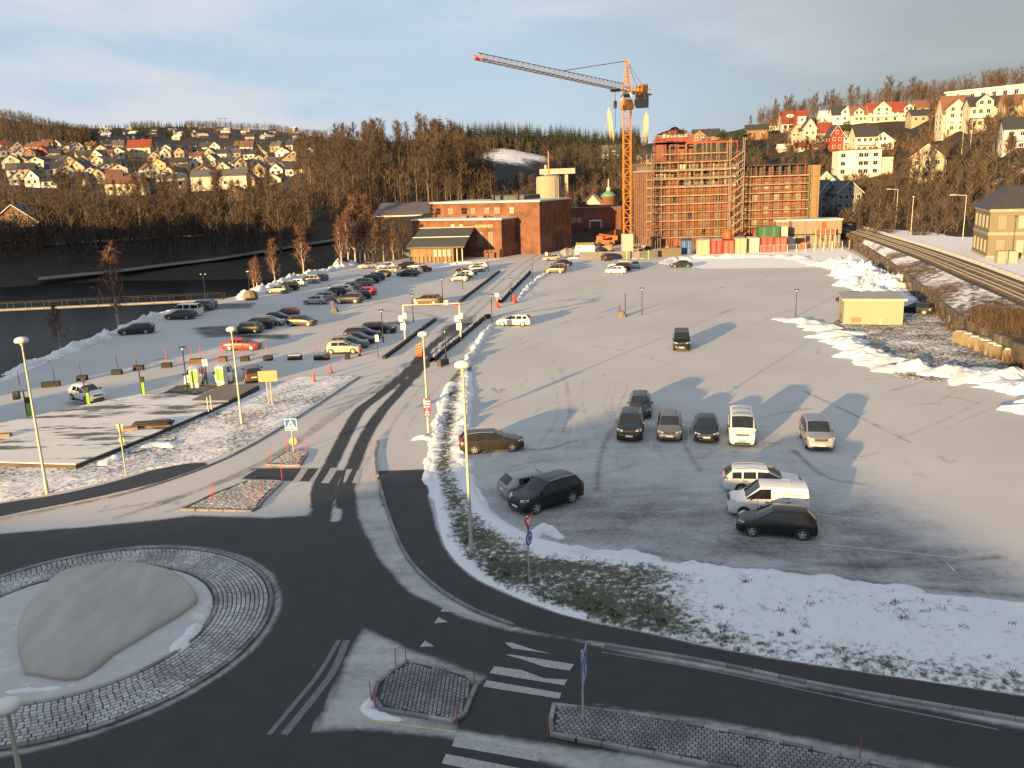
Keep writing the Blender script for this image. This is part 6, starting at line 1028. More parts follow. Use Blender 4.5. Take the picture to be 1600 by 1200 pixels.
for r_ in range(4, 10):
    for q in range(6):
        x = 2.2 + q * 3.6; zc = (lev[r_] + lev[r_ + 1]) / 2 if r_ + 1 < 11 else 1; 
        if r_ in (5, 7, 9) or (r_ == 8 and q > 2): win(t, x, zc, 1.35, 1.75, 0, 'blind' if (q + r_) % 3 else 'glass', 'station_trim', bars=(2, 1))
ob('side_parapet', MB().box(-.3, 0, zb + .003, 0, DZ, lev[2]).mesh('side_parapet', M['brick_site']), t)
# old shaped gable with steel frame on top
ty = A0 + Vector((0, 9, 0)); t = thing('shaped_gable', 'old curved brick gable with a yellow sign band standing over the site', 'building', ty); g0 = along(ty, Vector((1, 0, 0)), 1025); g1 = along(ty, Vector((1, 0, 0)), 1080.5)
def gz(py): return pxz(ty, py)
gx = lambda px: along(ty, Vector((1, 0, 0)), px)
pts = [(g0, lev[1] + .45), (g1, lev[1] + .45), (g1, gz(211)), (gx(1071), gz(211)), (gx(1071), gz(208)), (gx(1063), gz(207.5))] + [(gx(1052.5 + 6.5 * math.cos(a_)), gz(207 - 5.5 * math.sin(a_))) for a_ in np.linspace(.15, math.pi - .15, 7)] + [(gx(1042), gz(207.5)), (gx(1033), gz(209.5)), (gx(1033), gz(213.5)), (g0, gz(213.5))]
m = MB(); slab(m, pts, 0, 1.2); ob('wall', fixn(m.mesh('wall', M['brick_site'])), t); m = MB(); cx = (g0 + g1) / 2; slab(m, [(cx + (x - cx) * 1.03, z + .35) for x, z in pts[2:]], .1, 1.5); ob('coping', fixn(m.mesh('coping', M['roof_black'])), t)
m = MB().box(gx(1034), -.25, gz(216), gx(1071), -.003, gz(211.5)); ob('sign_band', m.mesh('sign_band', M['cream']), t); m = MB().box(gx(1045), -.35, gz(228.5), gx(1059), -.1, gz(224)); ob('banner', m.mesh('banner', M['sign_white']), t)
tx = bpy.data.curves.new('lettering', 'FONT'); tx.body = 'ABAX'; tx.size = (gz(224) - gz(228.5)) * 1.1; tx.extrude = .02; tx.shear = .25; tx.align_x = 'CENTER'; o = ob('lettering', txm(tx), t, (gx(1052), -.38, gz(227.8))); o.rotation_euler = (math.pi / 2, 0, 0); o.data.materials.append(M['sign_red'])
m = MB(); x = gx(1037); rr = random.Random(2)
while x < gx(1070): l_ = rr.uniform(.25, .7); m.box(x, -.27, gz(215), x + l_ * .6, -.251, gz(213)); x += l_ + .25
ob('band_lettering', m.mesh('band_lettering', M['dark_letters']), t)
t = thing('steel_skeleton', 'red lead steel frame on top of the unfinished block', 'steel structure', A0 + Vector((0, 2.2, 0))); zf0, zf1 = lev[1] + .42, pxz(A0, 217.5)
for i in range(9): x = .4 + i * (X1 - 1) / 8; zz = zf1 if i < 4 else pxz(A0 + Vector((x, 0, 0)), 221); ob('column', MB().box(x - .15, -.15, zf0, x + .15, .15, zz).mesh('column', M['steel_red' if i < 4 or i > 6 else 'scaf']), t); ob('beam', MB().box(x - .08, .16, zz - .4, x + .08, 4, zz - .15).mesh('beam', M['steel_red']), t) if i % 3 == 0 else None
for zz, l_ in ((zf1 - .4, (X1 - 1) * 3 / 8), (zf1 - 1.3, (X1 - 1) * 3 / 8), (pxz(A0, 226), X1 - 1)): ob('beam', MB().box(.4, -.17, zz, .4 + l_, .17, zz + .5).mesh('beam', M['steel_red']), t)
# right wing
t = thing('brick_block', 'lower red brick wing with black open top storey, right of the stair tower', 'building', A0 + Vector((X1 + .02, 3.2, 0))); wl = X2 - X1; zr = pxz(A0 + Vector((X1, 3.2, 0)), 276); zr2 = pxz(A0 + Vector((X1, 3.2, 0)), 258.5); ob('wall', MB().box(0, 0, -.5, wl, 26, zr).mesh('wall', M['brick_site']), t); ob('core_wall', MB().box(.5, 2.2, zr + .003, wl, 24, zr2 - .35).mesh('core_wall', M['roof_black']), t); ob('roof', MB().box(-.2, -.4, zr2 - .345, wl + .2, 26, zr2).mesh('roof', M['roof_black']), t)
for q in range(9): x = .3 + q * (wl - .8) / 8; ob('column', MB().box(x, .2, zr + .003, x + .35, .55, zr2 - .35).mesh('column', M['steel_red' if q in (3, 4, 7, 8) else 'brick']), t)
for k in range(4):
    zc = zr - 2.6 - k * 3.0
    if zc < 1: break
    for q in range(6): win(t, 1.7 + q * (wl - 2) / 5.6, zc, 1.3, 1.7, 0, 'blind' if (q + k) % 2 else 'lit_window', 'station_trim', bars=(2, 2))
    ob('string_course', MB().box(0, -.12, zc + 1.35, wl, -.003, zc + 1.5).mesh('string_course', M['brick_site']), t)
a = A0 + Vector((X2 + .1, 2, 0)); t = thing('stair_shaft', 'ochre plank-clad shaft with green edge at the right end of the wing', 'tower', a); w_ = along(a, Vector((1, 0, 0)), 1276); ob('wall', MB().box(.35, 0, 0, w_, 6, pxz(a, 258)).mesh('wall', M['timber']), t); ob('green_netting', MB().box(0, -.1, 0, .33, .5, pxz(a, 277)).mesh('green_netting', M['ct_green']), t)
for k in range(7): ob('ledger', MB().box(.3, -.2, 1.5 + k * 2.6, w_, -.05, 1.65 + k * 2.6).mesh('ledger', M['scaf']), t)
# scaffolds: every pole, deck and stair flight a part
def scaffold(label, org, L, zs, ztop, step, y0=0.0, brk=None):
    t = thing('scaffolding', label, 'scaffolding', org); pm_ = {}
    n = int(round(L / step))
    for i in range(n + 1):
        for j, y in enumerate((y0, y0 + 1.1)):
            zz = ztop if brk is None or i * step < brk[0] else brk[1]; k = (round(zz, 1)); 
            if k not in pm_: pm_[k] = MB().tube((0, 0, 0), (0, 0, zz), .07, n=5).mesh('standard', M['scaf'])
            ob('standard', pm_[k], t, (i * L / n, y, 0))
    for k, z in enumerate(zs):
        ob('deck', MB().box(-.1, y0 + .05, z - .16, L + .1, y0 + 1.05, z).mesh('deck', M['plank']), t); ob('toe_board', MB().box(-.1, y0 - .09, z - .14, L + .1, y0 - .04, z + .16).mesh('toe_board', M['plank']), t)
        for dz in (.55, 1.05): ob('ledger', MB().tube((0, y0 - .02, z + dz), (L, y0 - .02, z + dz), .04, n=4).mesh('ledger', M['scaf']), t)
        for i in range(0, n, 5):
            ob('brace', MB().tube((i * L / n, y0 - .06, z), ((i + 1) * L / n, y0 - .06, z - (zs[0] - zs[1]) * -1 if False else z + 1.9), .035, n=4).mesh('brace', M['scaf']), t)
    return t
zs = [z for z in lev if z > 1.2]
t = scaffold('tall steel scaffold with eleven plank decks on the left facade', A0 + Vector((-.3, -.4, 0)), X1 - 3.4, zs, pxz(A0, 228), 2.05, brk=(7, pxz(A0, 226)))
t2 = scaffold('long scaffold with plank decks along the right wing', A0 + Vector((X1 + .3, .9, 0)), X2 - X1 - .4, [pxz(A0 + Vector((X1 + 4, 0, 0)), y) for y in (276, 289, 302, 315, 329, 342, 355)], pxz(A0 + Vector((X1, 0, 0)), 262), 2.4)
st = thing('stair_tower', 'zigzag scaffold stair tower between the two facades', 'stair tower', A0 + Vector((X1 - 3.3, -2.2, 0))); ztop = pxz(A0 + Vector((X1, 0, 0)), 215)
for x in (0, 3.4):
    for y in (0, 1.5): ob('standard', MB().tube((x, y, 0), (x, y, ztop), .10, n=6).mesh('standard', M['scaf']), st)
for k in range(len(zs) - 1):
    z1, z0 = zs[k], zs[k + 1]; m = MB(); 
    for y in (.05, .75): m.prism([(.1, y, z0), (.1, y + .06, z0), (.1, y + .06, z0 + .3), (.1, y, z0 + .3)], [(3.3, y, z1), (3.3, y + .06, z1), (3.3, y + .06, z1 + .3), (3.3, y, z1 + .3)])
    for i in range(7): s = (i + .5) / 7; m.box(.1 + 3.2 * s - .14, .11, z0 + (z1 - z0) * s + .1, .1 + 3.2 * s + .14, .75, z0 + (z1 - z0) * s + .14)
    m.tube((.1, -.05, z0 + 1.1), (3.3, -.05, z1 + 1.1), .05, n=4); ob('stair_flight', m.mesh('stair_flight', M['scaf']), st); ob('landing', MB().box(-.1, .1, z1 - .08, 3.5, 1.4, z1).mesh('landing', M['plank']), st) if k % 2 == 0 else None
side = scaffold('scaffold on the narrow left flank of the unfinished block', A0 + Vector((-1.6, 2.0, 0)), 1.2, zs[1:], pxz(A0, 240), 1.2)
for k in range(1, 9):
    for x in (0,): ob('standard', MB().tube((0, k * 3.5, 0), (0, k * 3.5, zt - 2), .07, n=5).mesh('standard', M['scaf']), side)
for z in zs[1:]: ob('ledger', MB().box(-.05, 1, z - .1, .05, 28, z + .02).mesh('ledger', M['plank']), side)
# ------------------------------------------------ tower crane
b = G(980, 399); t = thing('tower_crane', 'tall orange tower crane with a long lattice jib over the building site', 'crane', b); zc = pxz(b, 160); za = pxz(b, 95); zs_ = pxz(b, 143); hw_ = 0.85
ob('base', MB().bbox(-2.6, -2.6, -.2, 2.6, 2.6, 1.0, .1).bbox(-1.3, -1.3, 1.0, 1.3, 1.3, 5.2, .1).mesh('base', M['concrete']), t)
def mast_sec(z0, z1, mat, nm='mast_section'):
    m = MB(); 
    for x in (-hw_, hw_):
        for y in (-hw_, hw_): m.tube((x, y, z0), (x, y, z1), .10, n=4)
    nb = max(1, int(round((z1 - z0) / 2.0))); h = (z1 - z0) / nb
    for i in range(nb):
        a_, b_ = z0 + i * h, z0 + (i + 1) * h
        for s in (-1, 1):
            f = 1 if i % 2 else -1
            m.tube((-hw_ * f, s * hw_, a_), (hw_ * f, s * hw_, b_), .055, n=4); m.tube((s * hw_, -hw_ * f, a_), (s * hw_, hw_ * f, b_), .055, n=4); m.tube((-hw_, s * hw_, b_), (hw_, s * hw_, b_), .07, n=4); m.tube((s * hw_, -hw_, b_), (s * hw_, hw_, b_), .07, n=4)
    ob(nm, m.mesh(nm, M[mat]), t)
zz = np.linspace(5.2, zc - 1.6, 6)
for i in range(5): mast_sec(zz[i] + .01, zz[i + 1], 'crane')
ob('slewing_ring', MB().bbox(-1.4, -1.4, zc - 1.6, 1.4, 1.4, zc, .1).lathe([(1.3, zc), (1.3, zc + .5)], 14).mesh('slewing_ring', M['crane']), t); ob('cab', MB().bbox(-1.35, -1.5, zc + .5, .75, 1.0, zs_ - .35, .1).mesh('cab', M['cabinet_white']), t); ob('cab_window', MB().box(-1.0, -1.56, zc + 1.0, .5, -1.501, zs_ - .7).box(-1.41, -1.2, zc + 1.0, -1.351, .7, zs_ - .7).mesh('cab_window', M['glass']), t)
tip = at(746, 92, 156); jv = tip - Vector((b.x, b.y, zs_)); JL = jv.length; jd = jv.normalized(); jside = jd.cross(Vector((0, 0, 1))).normalized(); jup = jside.cross(jd)
J0 = Vector((0, 0, zs_)); m = MB(); m2 = MB(); nb = 30; jw, jh = .85, 1.6
def jp(s, a_, c_): return J0 + jd * s + jside * a_ + jup * c_
hh = lambda s: jh * (1 - .35 * s / JL)
for i in range(nb):
    a_, b_ = 1.5 + (JL - 1.5) * i / nb, 1.5 + (JL - 1.5) * (i + 1) / nb; M_ = m if i % 2 else m2
    for s in (-jw, jw): m.tube(jp(a_, s, 0), jp(b_, s, 0), .075, n=4)
    m.tube(jp(a_, 0, hh(a_)), jp(b_, 0, hh(b_)), .08, n=4); c_ = (a_ + b_) / 2
    for s in (-jw, jw): m.tube(jp(a_, s, 0), jp(c_, 0, hh(c_)), .04, n=4); m.tube(jp(c_, 0, hh(c_)), jp(b_, s, 0), .04, n=4)
    m.tube(jp(a_, -jw, 0), jp(b_, jw, 0), .045, n=4); m.tube(jp(a_, -jw, 0), jp(a_, jw, 0), .05, n=4)
ob('jib', m.mesh('jib', M['crane_dark']), t); m = MB(); m.tube(jp(JL - .3, -1.0, -.3), jp(JL - .3, 1.0, .8), .14, n=5).tube(jp(JL - .6, 0, 0), jp(JL + .6, 0, .1), .2, n=5); ob('jib_tip', m.mesh('jib_tip', M['sign_red']), t)
cd = Vector((-jd.x, -jd.y, 0)).normalized(); CL = 12.5; m = MB(); cs = cd.cross(Vector((0, 0, 1)))
for s in (-.9, .9): m.tube(J0 + cs * s, J0 + cd * CL + cs * s, .22, n=4); m.tube(J0 + cs * s + Vector((0, 0, 1.1)), J0 + cd * CL + cs * s + Vector((0, 0, 1.1)), .05, n=4)
for i in range(7): m.tube(J0 + cd * (CL * i / 6) - cs * .9, J0 + cd * (CL * i / 6) + cs * .9, .12, n=4)
ob('counter_jib', m.mesh('counter_jib', M['crane']), t); m = MB(); m.box(-1.1, -1.4, -3.2, 1.1, 1.4, -.25); ob('counterweight', m.mesh('counterweight', M['concrete_dark']), t, J0 + cd * (CL - 4.0), math.atan2(cd.y, cd.x)); m = MB().bbox(-1.5, -1, .25, 1.5, 1, 1.9, .1).lathe([(.7, -.9), (.7, .9)], 12, (1.2, 0, 1.6), 'y'); ob('winch', m.mesh('winch', M['crane']), t, J0 + cd * (CL - 4), math.atan2(cd.y, cd.x))
m = MB(); ap = Vector((0, 0, za))
for x in (-.95, .95):
    for y in (-.95, .95): m.tube((x, y, zs_ - .3), ap + Vector((x * .15, y * .15, 0)), .13, n=4)
for i in range(1, 6):
    s = i / 6; k = .95 * (1 - .85 * s); z = zs_ + (za - zs_) * s
    for p_, q_ in (((-k, -k), (k, -k)), ((k, -k), (k, k)), ((k, k), (-k, k)), ((-k, k), (-k, -k))): m.tube((*p_, z), (*q_, z), .06, n=4); m.tube((*p_, z), (q_[0] * 1.1, q_[1] * 1.1, z - (za - zs_) / 6), .05, n=4)
m.box(-.4, -.4, za - .3, .4, .4, za + .3); ob('apex', m.mesh('apex', M['crane']), t); m = MB(); m.tube(ap, jp(JL * .50, 0, hh(JL * .5)), .07, n=5); ob('tie_bar', m.mesh('tie_bar', M['black']), t)
for s in (-.9, .9): ob('tie_bar', MB().tube(ap, J0 + cd * (CL - 3) + cs * s + Vector((0, 0, .3)), .05, n=4).mesh('tie_bar', M['black']), t)
tr = jp(6.5, 0, -.2); ob('trolley', MB().box(-.9, -.9, -.35, .9, .9, .05).mesh('trolley', M['black']), t, tr, math.atan2(jd.y, jd.x)); ob('hoist_rope', MB().tube((0, 0, -.3), (0, 0, -8.5), .05, n=4).mesh('hoist_rope', M['black']), t, tr); ob('hook_block', MB().bbox(-.35, -.25, -4.0, .35, .25, -2.4, .1).mesh('hook_block', M['black']), t, tr)
# ------------------------------------------------ containers
CT = [(1063, 1082, 397.5, 376, 'blue', 'blue site container, leftmost in the front row'), (1088, 1108.5, 397.5, 375.5, 'cream', 'cream site container right of the blue one'), (1110, 1128.5, 397, 376, 'red', 'bright red site container beside the cream one'), (1129.5, 1147, 396.5, 376, 'rust', 'faded rust-red container joined to the bright red one'), (1148, 1166, 396, 373, 'cream', 'cream container in the middle of the row, right of the faded red one'), (1167.5, 1186, 394.5, 372, 'white', 'off-white container left of the crimson pair'),
      (1188, 1208.5, 394, 371, 'red', 'crimson container with snowy top, left one of the crimson pair'), (1209.5, 1229, 393.5, 371, 'rust', 'dull red container, right one of the crimson pair'), (1231, 1242, 389, 371, 'white', 'narrow white container at the end of the row beside the site office')]
def container(a, w_, h, d, col, label, rz=0.0, z=0.0):
    t = thing('site_container', label, 'container', Vector((a.x, a.y, z)), rz, 'containers along the building site'); m = MB().box(.06, .06, .0, w_ - .06, d, h - .08); ob('body', m.mesh('body', M['ct_' + col]), t)
    m = MB()
    for x in (0, w_ - .12): m.box(x, 0, 0, x + .12, .12, h)
    m.box(.12, 0, 0, w_ - .12, .1, .14).box(.12, 0, h - .14, w_ - .12, .1, h); ob('frame', m.mesh('frame', M['ct_' + col]), t); ob('top', MB().box(.02, .12, h - .079, w_ - .02, d, h - .02).mesh('top', M['dirty_snow' if col in ('red', 'cream', 'white') else 'ct_' + col]), t)
    for s in (.27, .73):
        m = MB(); 
        for x in (w_ * s - .18, w_ * s + .18): m.tube((x, .03, .15), (x, .03, h - .2), .025, n=5)
        ob('lock_rod', m.mesh('lock_rod', M['galv']), t)
    for x0, x1 in ((.13, w_ / 2 - .01), (w_ / 2 + .01, w_ - .13)): ob('door', MB().box(x0, .035, .15, x1, .058, h - .15).mesh('door', M['ct_' + col]), t)
    return t
for x0, x1, yb, yt, col, lab in CT: a, c = G(x0, yb), G(x1, yb - .3); container(a, (c - a).length, pxz(a, yt) - .0, 6.0, col, lab, hz(a, c))
a = at(1185, 372, 207); container(a, 5.0, 2.7, 2.4, 'green', 'dark green container raised above the crimson pair', rad(-2), pxz(a, 372)); a2 = at(1215, 374, 208); container(a2, 2.4, 3.0, 5, 'white', 'white container standing high beside the green one', rad(-2), pxz(a2, 374))
for x, w_, l in ((1186, 28, 'steel trestle under the green container'), (1215, 14, 'steel trestle under the raised white container')): a3 = at(x, 374, 207.6); m = MB(); [m.box(dx - .1, dy - .1, 0, dx + .1, dy + .1, pxz(a3, 373) - .05) for dx in (.2, w_ * .158 - .3) for dy in (.2, 2.0)]; m.box(0, 0, pxz(a3, 373) - .3, w_ * .158, 2.2, pxz(a3, 373) - .06); thing('trestle', l, 'trestle', Vector((a3.x, a3.y, 0)), 0, None, m.mesh('trestle', M['scaf']))
M['office'] = boardmat('office_cladding', (.19, .165, .125), .6, True, .1)
# site office
a = G(1237.5, 388); c = G(1312, 386.5); rz = hz(a, c); t = thing('site_office', 'two-storey beige site office with red windows and a roofed stair balcony', 'site office', a, rz); w_ = (c - a).length; H = pxz(a, 345.5); hm = pxz(a, 367); ob('lower_module', MB().box(0, 0, 0, w_, 7, hm - .15).mesh('lower_module', M['office']), t); ob('upper_module', MB().box(-.2, -.2, hm + .1, w_ + .2, 7, H).mesh('upper_module', M['office']), t); ob('roof', MB().box(-.4, -.4, H + .003, w_ + .4, 7.2, H + .3).mesh('roof', M['roof_snow']), t)
xo = lambda px: along(a, Vector((math.cos(rz), math.sin(rz), 0)), px)
for x0, x1, y0, y1, mt in ((1282, 1289, 358, 348, 'steel_red'), (1258, 1264, 378, 369, 'glass'), (1245, 1256, 381, 372, 'glass')): ob('window', MB().box(xo(x0), -.28, pxz(a, y0), xo(x1), -.203 if y1 < 360 else -.003, pxz(a, y1)).mesh('window', M[mt]), t)
ob('balcony', MB().box(xo(1270), -2.2, pxz(a, 366.5), xo(1302), -.21, pxz(a, 365)).mesh('balcony', M['plank']), t)
for i in range(5): x = xo(1271 + i * 7.5); ob('balcony_panel', MB().box(x - .05, -2.25, pxz(a, 365), x + (1.05 if i < 4 else .1), -2.15, pxz(a, 358.5)).mesh('balcony_panel', M['steel_red']), t); ob('stanchion', MB().box(x - .12, -2.32, 0, x, -2.22, pxz(a, 357.5)).mesh('stanchion', M['pale_metal']), t)
for s in (0, 1): x0, x1 = (xo(1273), xo(1284)) if s == 0 else (xo(1300), xo(1289)); ob('brace', MB().tube((x0, -2.1, pxz(a, 367)), (x1, -2.1, pxz(a, 377)), .07, n=5).mesh('brace', M['black']), t)
a4 = G(1213, 390); a4 = at(1212, 386, a.y + 6); a4.z = 0; t = thing('site_office', 'side module with a band of red windows left of the site office', 'site office', a4, rad(-12)); w_ = along(a4, Vector((math.cos(rad(-12)), math.sin(rad(-12)), 0)), 1237); H2 = H - .3; ob('lower_module', MB().box(0, 0, 0, w_, 6, hm).mesh('lower_module', M['office']), t); ob('upper_module', MB().box(-.1, -.1, hm + .1, w_ + .1, 6, H2).mesh('upper_module', M['office']), t); ob('roof', MB().box(-.3, -.3, H2 + .003, w_ + .2, 6, H2 + .3).mesh('roof', M['roof_snow']), t)
for i in range(3): ob('window', MB().box(.5 + i * w_ / 3, -.18, hm + 1.0, .1 + (i + .9) * w_ / 3, -.103, H2 - .4).mesh('window', M['steel_red']), t); ob('window', MB().box(.8 + i * w_ / 3, -.22, hm + 1.2, (i + .75) * w_ / 3, -.181, H2 - .7).mesh('window', M['lit_window']), t)
# concrete site wall, hoarding board, fences, machines, stacks
def strip(name, label, cat, pts, th, h0, h1, mat, grp=None, z=0.0):
    q = [G(*p) for p in pts]; t = thing(name, label, cat, (0, 0, 0), 0, grp)
    for i in range(len(q) - 1): d = q[i + 1] - q[i]; ob('panel', MB().box(0, -th / 2, h0, d.length, th / 2, h1).mesh('panel', M[mat]), t, q[i], math.atan2(d.y, d.x))
    return t
strip('site_wall', 'low concrete site wall with snow in front of the crane', 'wall', [(905, 405), (950, 404.5), (1000, 404), (1028, 402)], .5, 0, 1.7, 'concrete_dark'); strip('site_wall', 'pale broken concrete edge left of the blue container', 'wall', [(1030, 401), (1046, 400), (1062, 399)], 1.6, 0, 1.9, 'block')
b = G(899.5, 402); c = G(929, 401.5); t = thing('site_board', 'white hoarding board at the site entrance', 'hoarding', b, hz(b, c)); w_ = (c - b).length; ob('panel', MB().box(0, 0, .6, w_, .2, pxz(b, 384)).mesh('panel', M['cabinet_white']), t); ob('upper_panel', MB().box(.2, 0, pxz(b, 383.5), w_ - .1, .15, pxz(b, 379.5)).mesh('upper_panel', M['block']), t); [ob('post', MB().box(x, .21, 0, x + .15, .4, pxz(b, 379)).mesh('post', M['plank']), t) for x in (.1, w_ / 2, w_ - .25)]; ob('mark', MB().box(.5, -.03, pxz(b, 388.5), 1.2, -.003, pxz(b, 386)).mesh('mark', M['dark_letters']), t); ob('text_line', MB().box(1.6, -.03, pxz(b, 388), w_ - 1, -.003, pxz(b, 387.3)).mesh('text_line', M['dark_letters']), t)
def fence(pts, label, h=2.0, step=2.2):
    q = [G(*p) for p in pts]; t = thing('mesh_fence', label, 'fence', q[0], 0, 'mesh fences round the site'); o = q[0]
    for i in range(len(q) - 1):
        d = q[i + 1] - q[i]; n = max(1, int(d.length / step))
        for k in range(n):
            p0 = q[i] + d * (k / n) - o; m = MB(); l_ = d.length / n - .06
            for z in (.1, h): m.tube((0, 0, z), (l_, 0, z), .04, n=4)
            for x in (0, l_): m.tube((x, 0, 0), (x, 0, h), .04, n=4)
            for x in np.arange(.2, l_, .28): m.tube((x, 0, .1), (x, 0, h), .012, n=3)
            for z in np.arange(.4, h, .4): m.tube((0, 0, z), (l_, 0, z), .012, n=3)
            ob('fence_panel', m.mesh('fence_panel', M['galv']), t, p0, math.atan2(d.y, d.x))
fence([(876, 405), (884, 400), (898, 403)], 'mesh fence panels left of the white hoarding board'); fence([(1188, 397), (1230, 396), (1300, 391), (1316, 390)], 'mesh fence in front of the crimson containers and the site office'); fence([(1326, 392), (1329, 384)], 'short mesh gate right of the site office', 2.4)
b = G(946, 384) ; t = thing('lift_machine', 'orange-red folded boom lift parked behind the white hoarding board', 'machine', b, rad(-10)); H = 1.5; z0 = pxz(b, 381)
ob('chassis', MB().bbox(-2.6, -1, .6, 2.6, 1, 1.6, .15).mesh('chassis', M['cone']), t); [ob('wheel', fixn(MB().lathe([(.6, -.2), (.65, 0), (.6, .2)], 14, (x, y, .62), 'y').mesh('wheel', M['rubber'], True, 40)), t) for x in (-1.7, 1.7) for y in (-1.1, 1.1)]
ob('boom', MB().tube((-2.4, 0, 1.9), (2.2, 0, 2.6), .3, n=6).tube((2.2, .4, 2.5), (-1.8, .4, 3.2), .25, n=6).mesh('boom', M['cone']), t); ob('turret', MB().bbox(-2.4, -.9, 1.6, -.6, .9, 2.9, .2).mesh('turret', M['cone']), t); ob('basket', MB().bbox(2.0, -.9, 1.6, 3.4, .9, 2.8, .1).tube((2.6, 0, 2.6), (2.7, 0, 4.4), .12).mesh('basket', M['cone']), t)
b = G(1137, 377); t = thing('mixer_drum', 'orange drum behind the bright red container', 'machine', at(1137, 374, 212)); t.location.z = 0; ob('drum', MB().lathe([(.7, 0), (1.1, .9), (1.0, 2.2), (.5, 3.0)], 12).mesh('drum', M['cone'], True), t); t.location.z = 2.2; ob('stand', MB().box(-.8, -.8, -2.3, .8, .8, 0).mesh('stand', M['black']), t)
b = G(1256, 389); thing('orange_barrel', 'round orange barrel in front of the site office', 'barrel', b, 0, None, MB().lathe([(.7, 0), (.85, .7), (.8, 1.6), (.1, 1.7)], 12).mesh('orange_barrel', M['cone'], True, 40))
rr = random.Random(12); kinds = [('pallet_stack', 'stack of pale boards on the site', 'plank'), ('pipe_bundle', 'bundle of steel tubes on the site', 'galv'), ('crate', 'brown site crate', 'brown'), ('tarp_heap', 'dark tarpaulin heap on the site', 'black')]
spots = [(905, 396), (935, 399), (945, 397), (956, 398), (966, 397), (996, 393), (1003, 396), (1012, 391), (1018, 395), (1026, 393), (1035, 396), (1045, 395), (1054, 397), (1008, 387), (992, 388), (938, 392), (951, 391), (1040, 389), (1050, 391), (1085, 386)]
pl = ['left of the hoarding foot', 'right of the hoarding', 'below the boom lift', 'between boom lift and crane', 'left of the crane foot', 'right of the crane foot', 'just in front of the crane', 'under the scaffold corner', 'at the end of the site wall', 'over the wall end', 'on the pale broken edge', 'mid pale edge', 'beside the blue container', 'deep under the scaffold', 'behind the crane foot', 'behind the hoarding', 'under the boom', 'in front of the lowest deck', 'left of the blue container top', 'between the blue and cream containers']
for i, (px, py) in enumerate(spots):
    nm, lb, mt = kinds[i % 4]; b = G(px, py); t = thing(nm, f'{lb}, {pl[i]}', nm.replace('_', ' '), b, rr.uniform(-.6, .6)); 
    if nm == 'pallet_stack': [ob('board', MB().bbox(-1.1, -.5, k * .22, 1.1, .5, k * .22 + .18, .02).mesh('board', M['plank']), t, None, rr.uniform(-.1, .1)) for k in range(rr.randint(3, 7))]
    elif nm == 'pipe_bundle': [ob('pipe', MB().tube((-1.8, (k % 3) * .22, .12 + (k // 3) * .2), (1.8, (k % 3) * .22, .12 + (k // 3) * .2), .1).mesh('pipe', M['galv']), t) for k in range(9)]; [ob('prop', MB().tube((-.8 + k * .8, -.4, 0), (-.2 + k * .7, .2, rr.uniform(1.8, 3.4)), .06).mesh('prop', M['plank']), t) for k in range(3)]
    elif nm == 'crate': ob('box', MB().bbox(-.7, -.5, 0, .7, .5, rr.uniform(1, 1.8), .03).mesh('box', M['brown']), t); ob('lid', MB().box(-.75, -.55, 1.81, .75, .55, 1.9).mesh('lid', M['plank']), t) if False else None
    else: ob('heap', MB().lathe([(1.3, -.1), (1.1, .5), (.6, 1.0), (.1, 1.2)], 8).mesh('heap', M['black']), t)
for px, py, l in ((979, 405, 'left yellow-green marker post on the site wall'), (1013, 405, 'right yellow-green marker post on the site wall')): b = G(px, py + .8); thing('marker_post', l, 'post', b, 0, 'yellow-green marker posts', MB().box(-.12, -.12, 0, .12, .12, 2.2).mesh('marker_post', M['lime']))
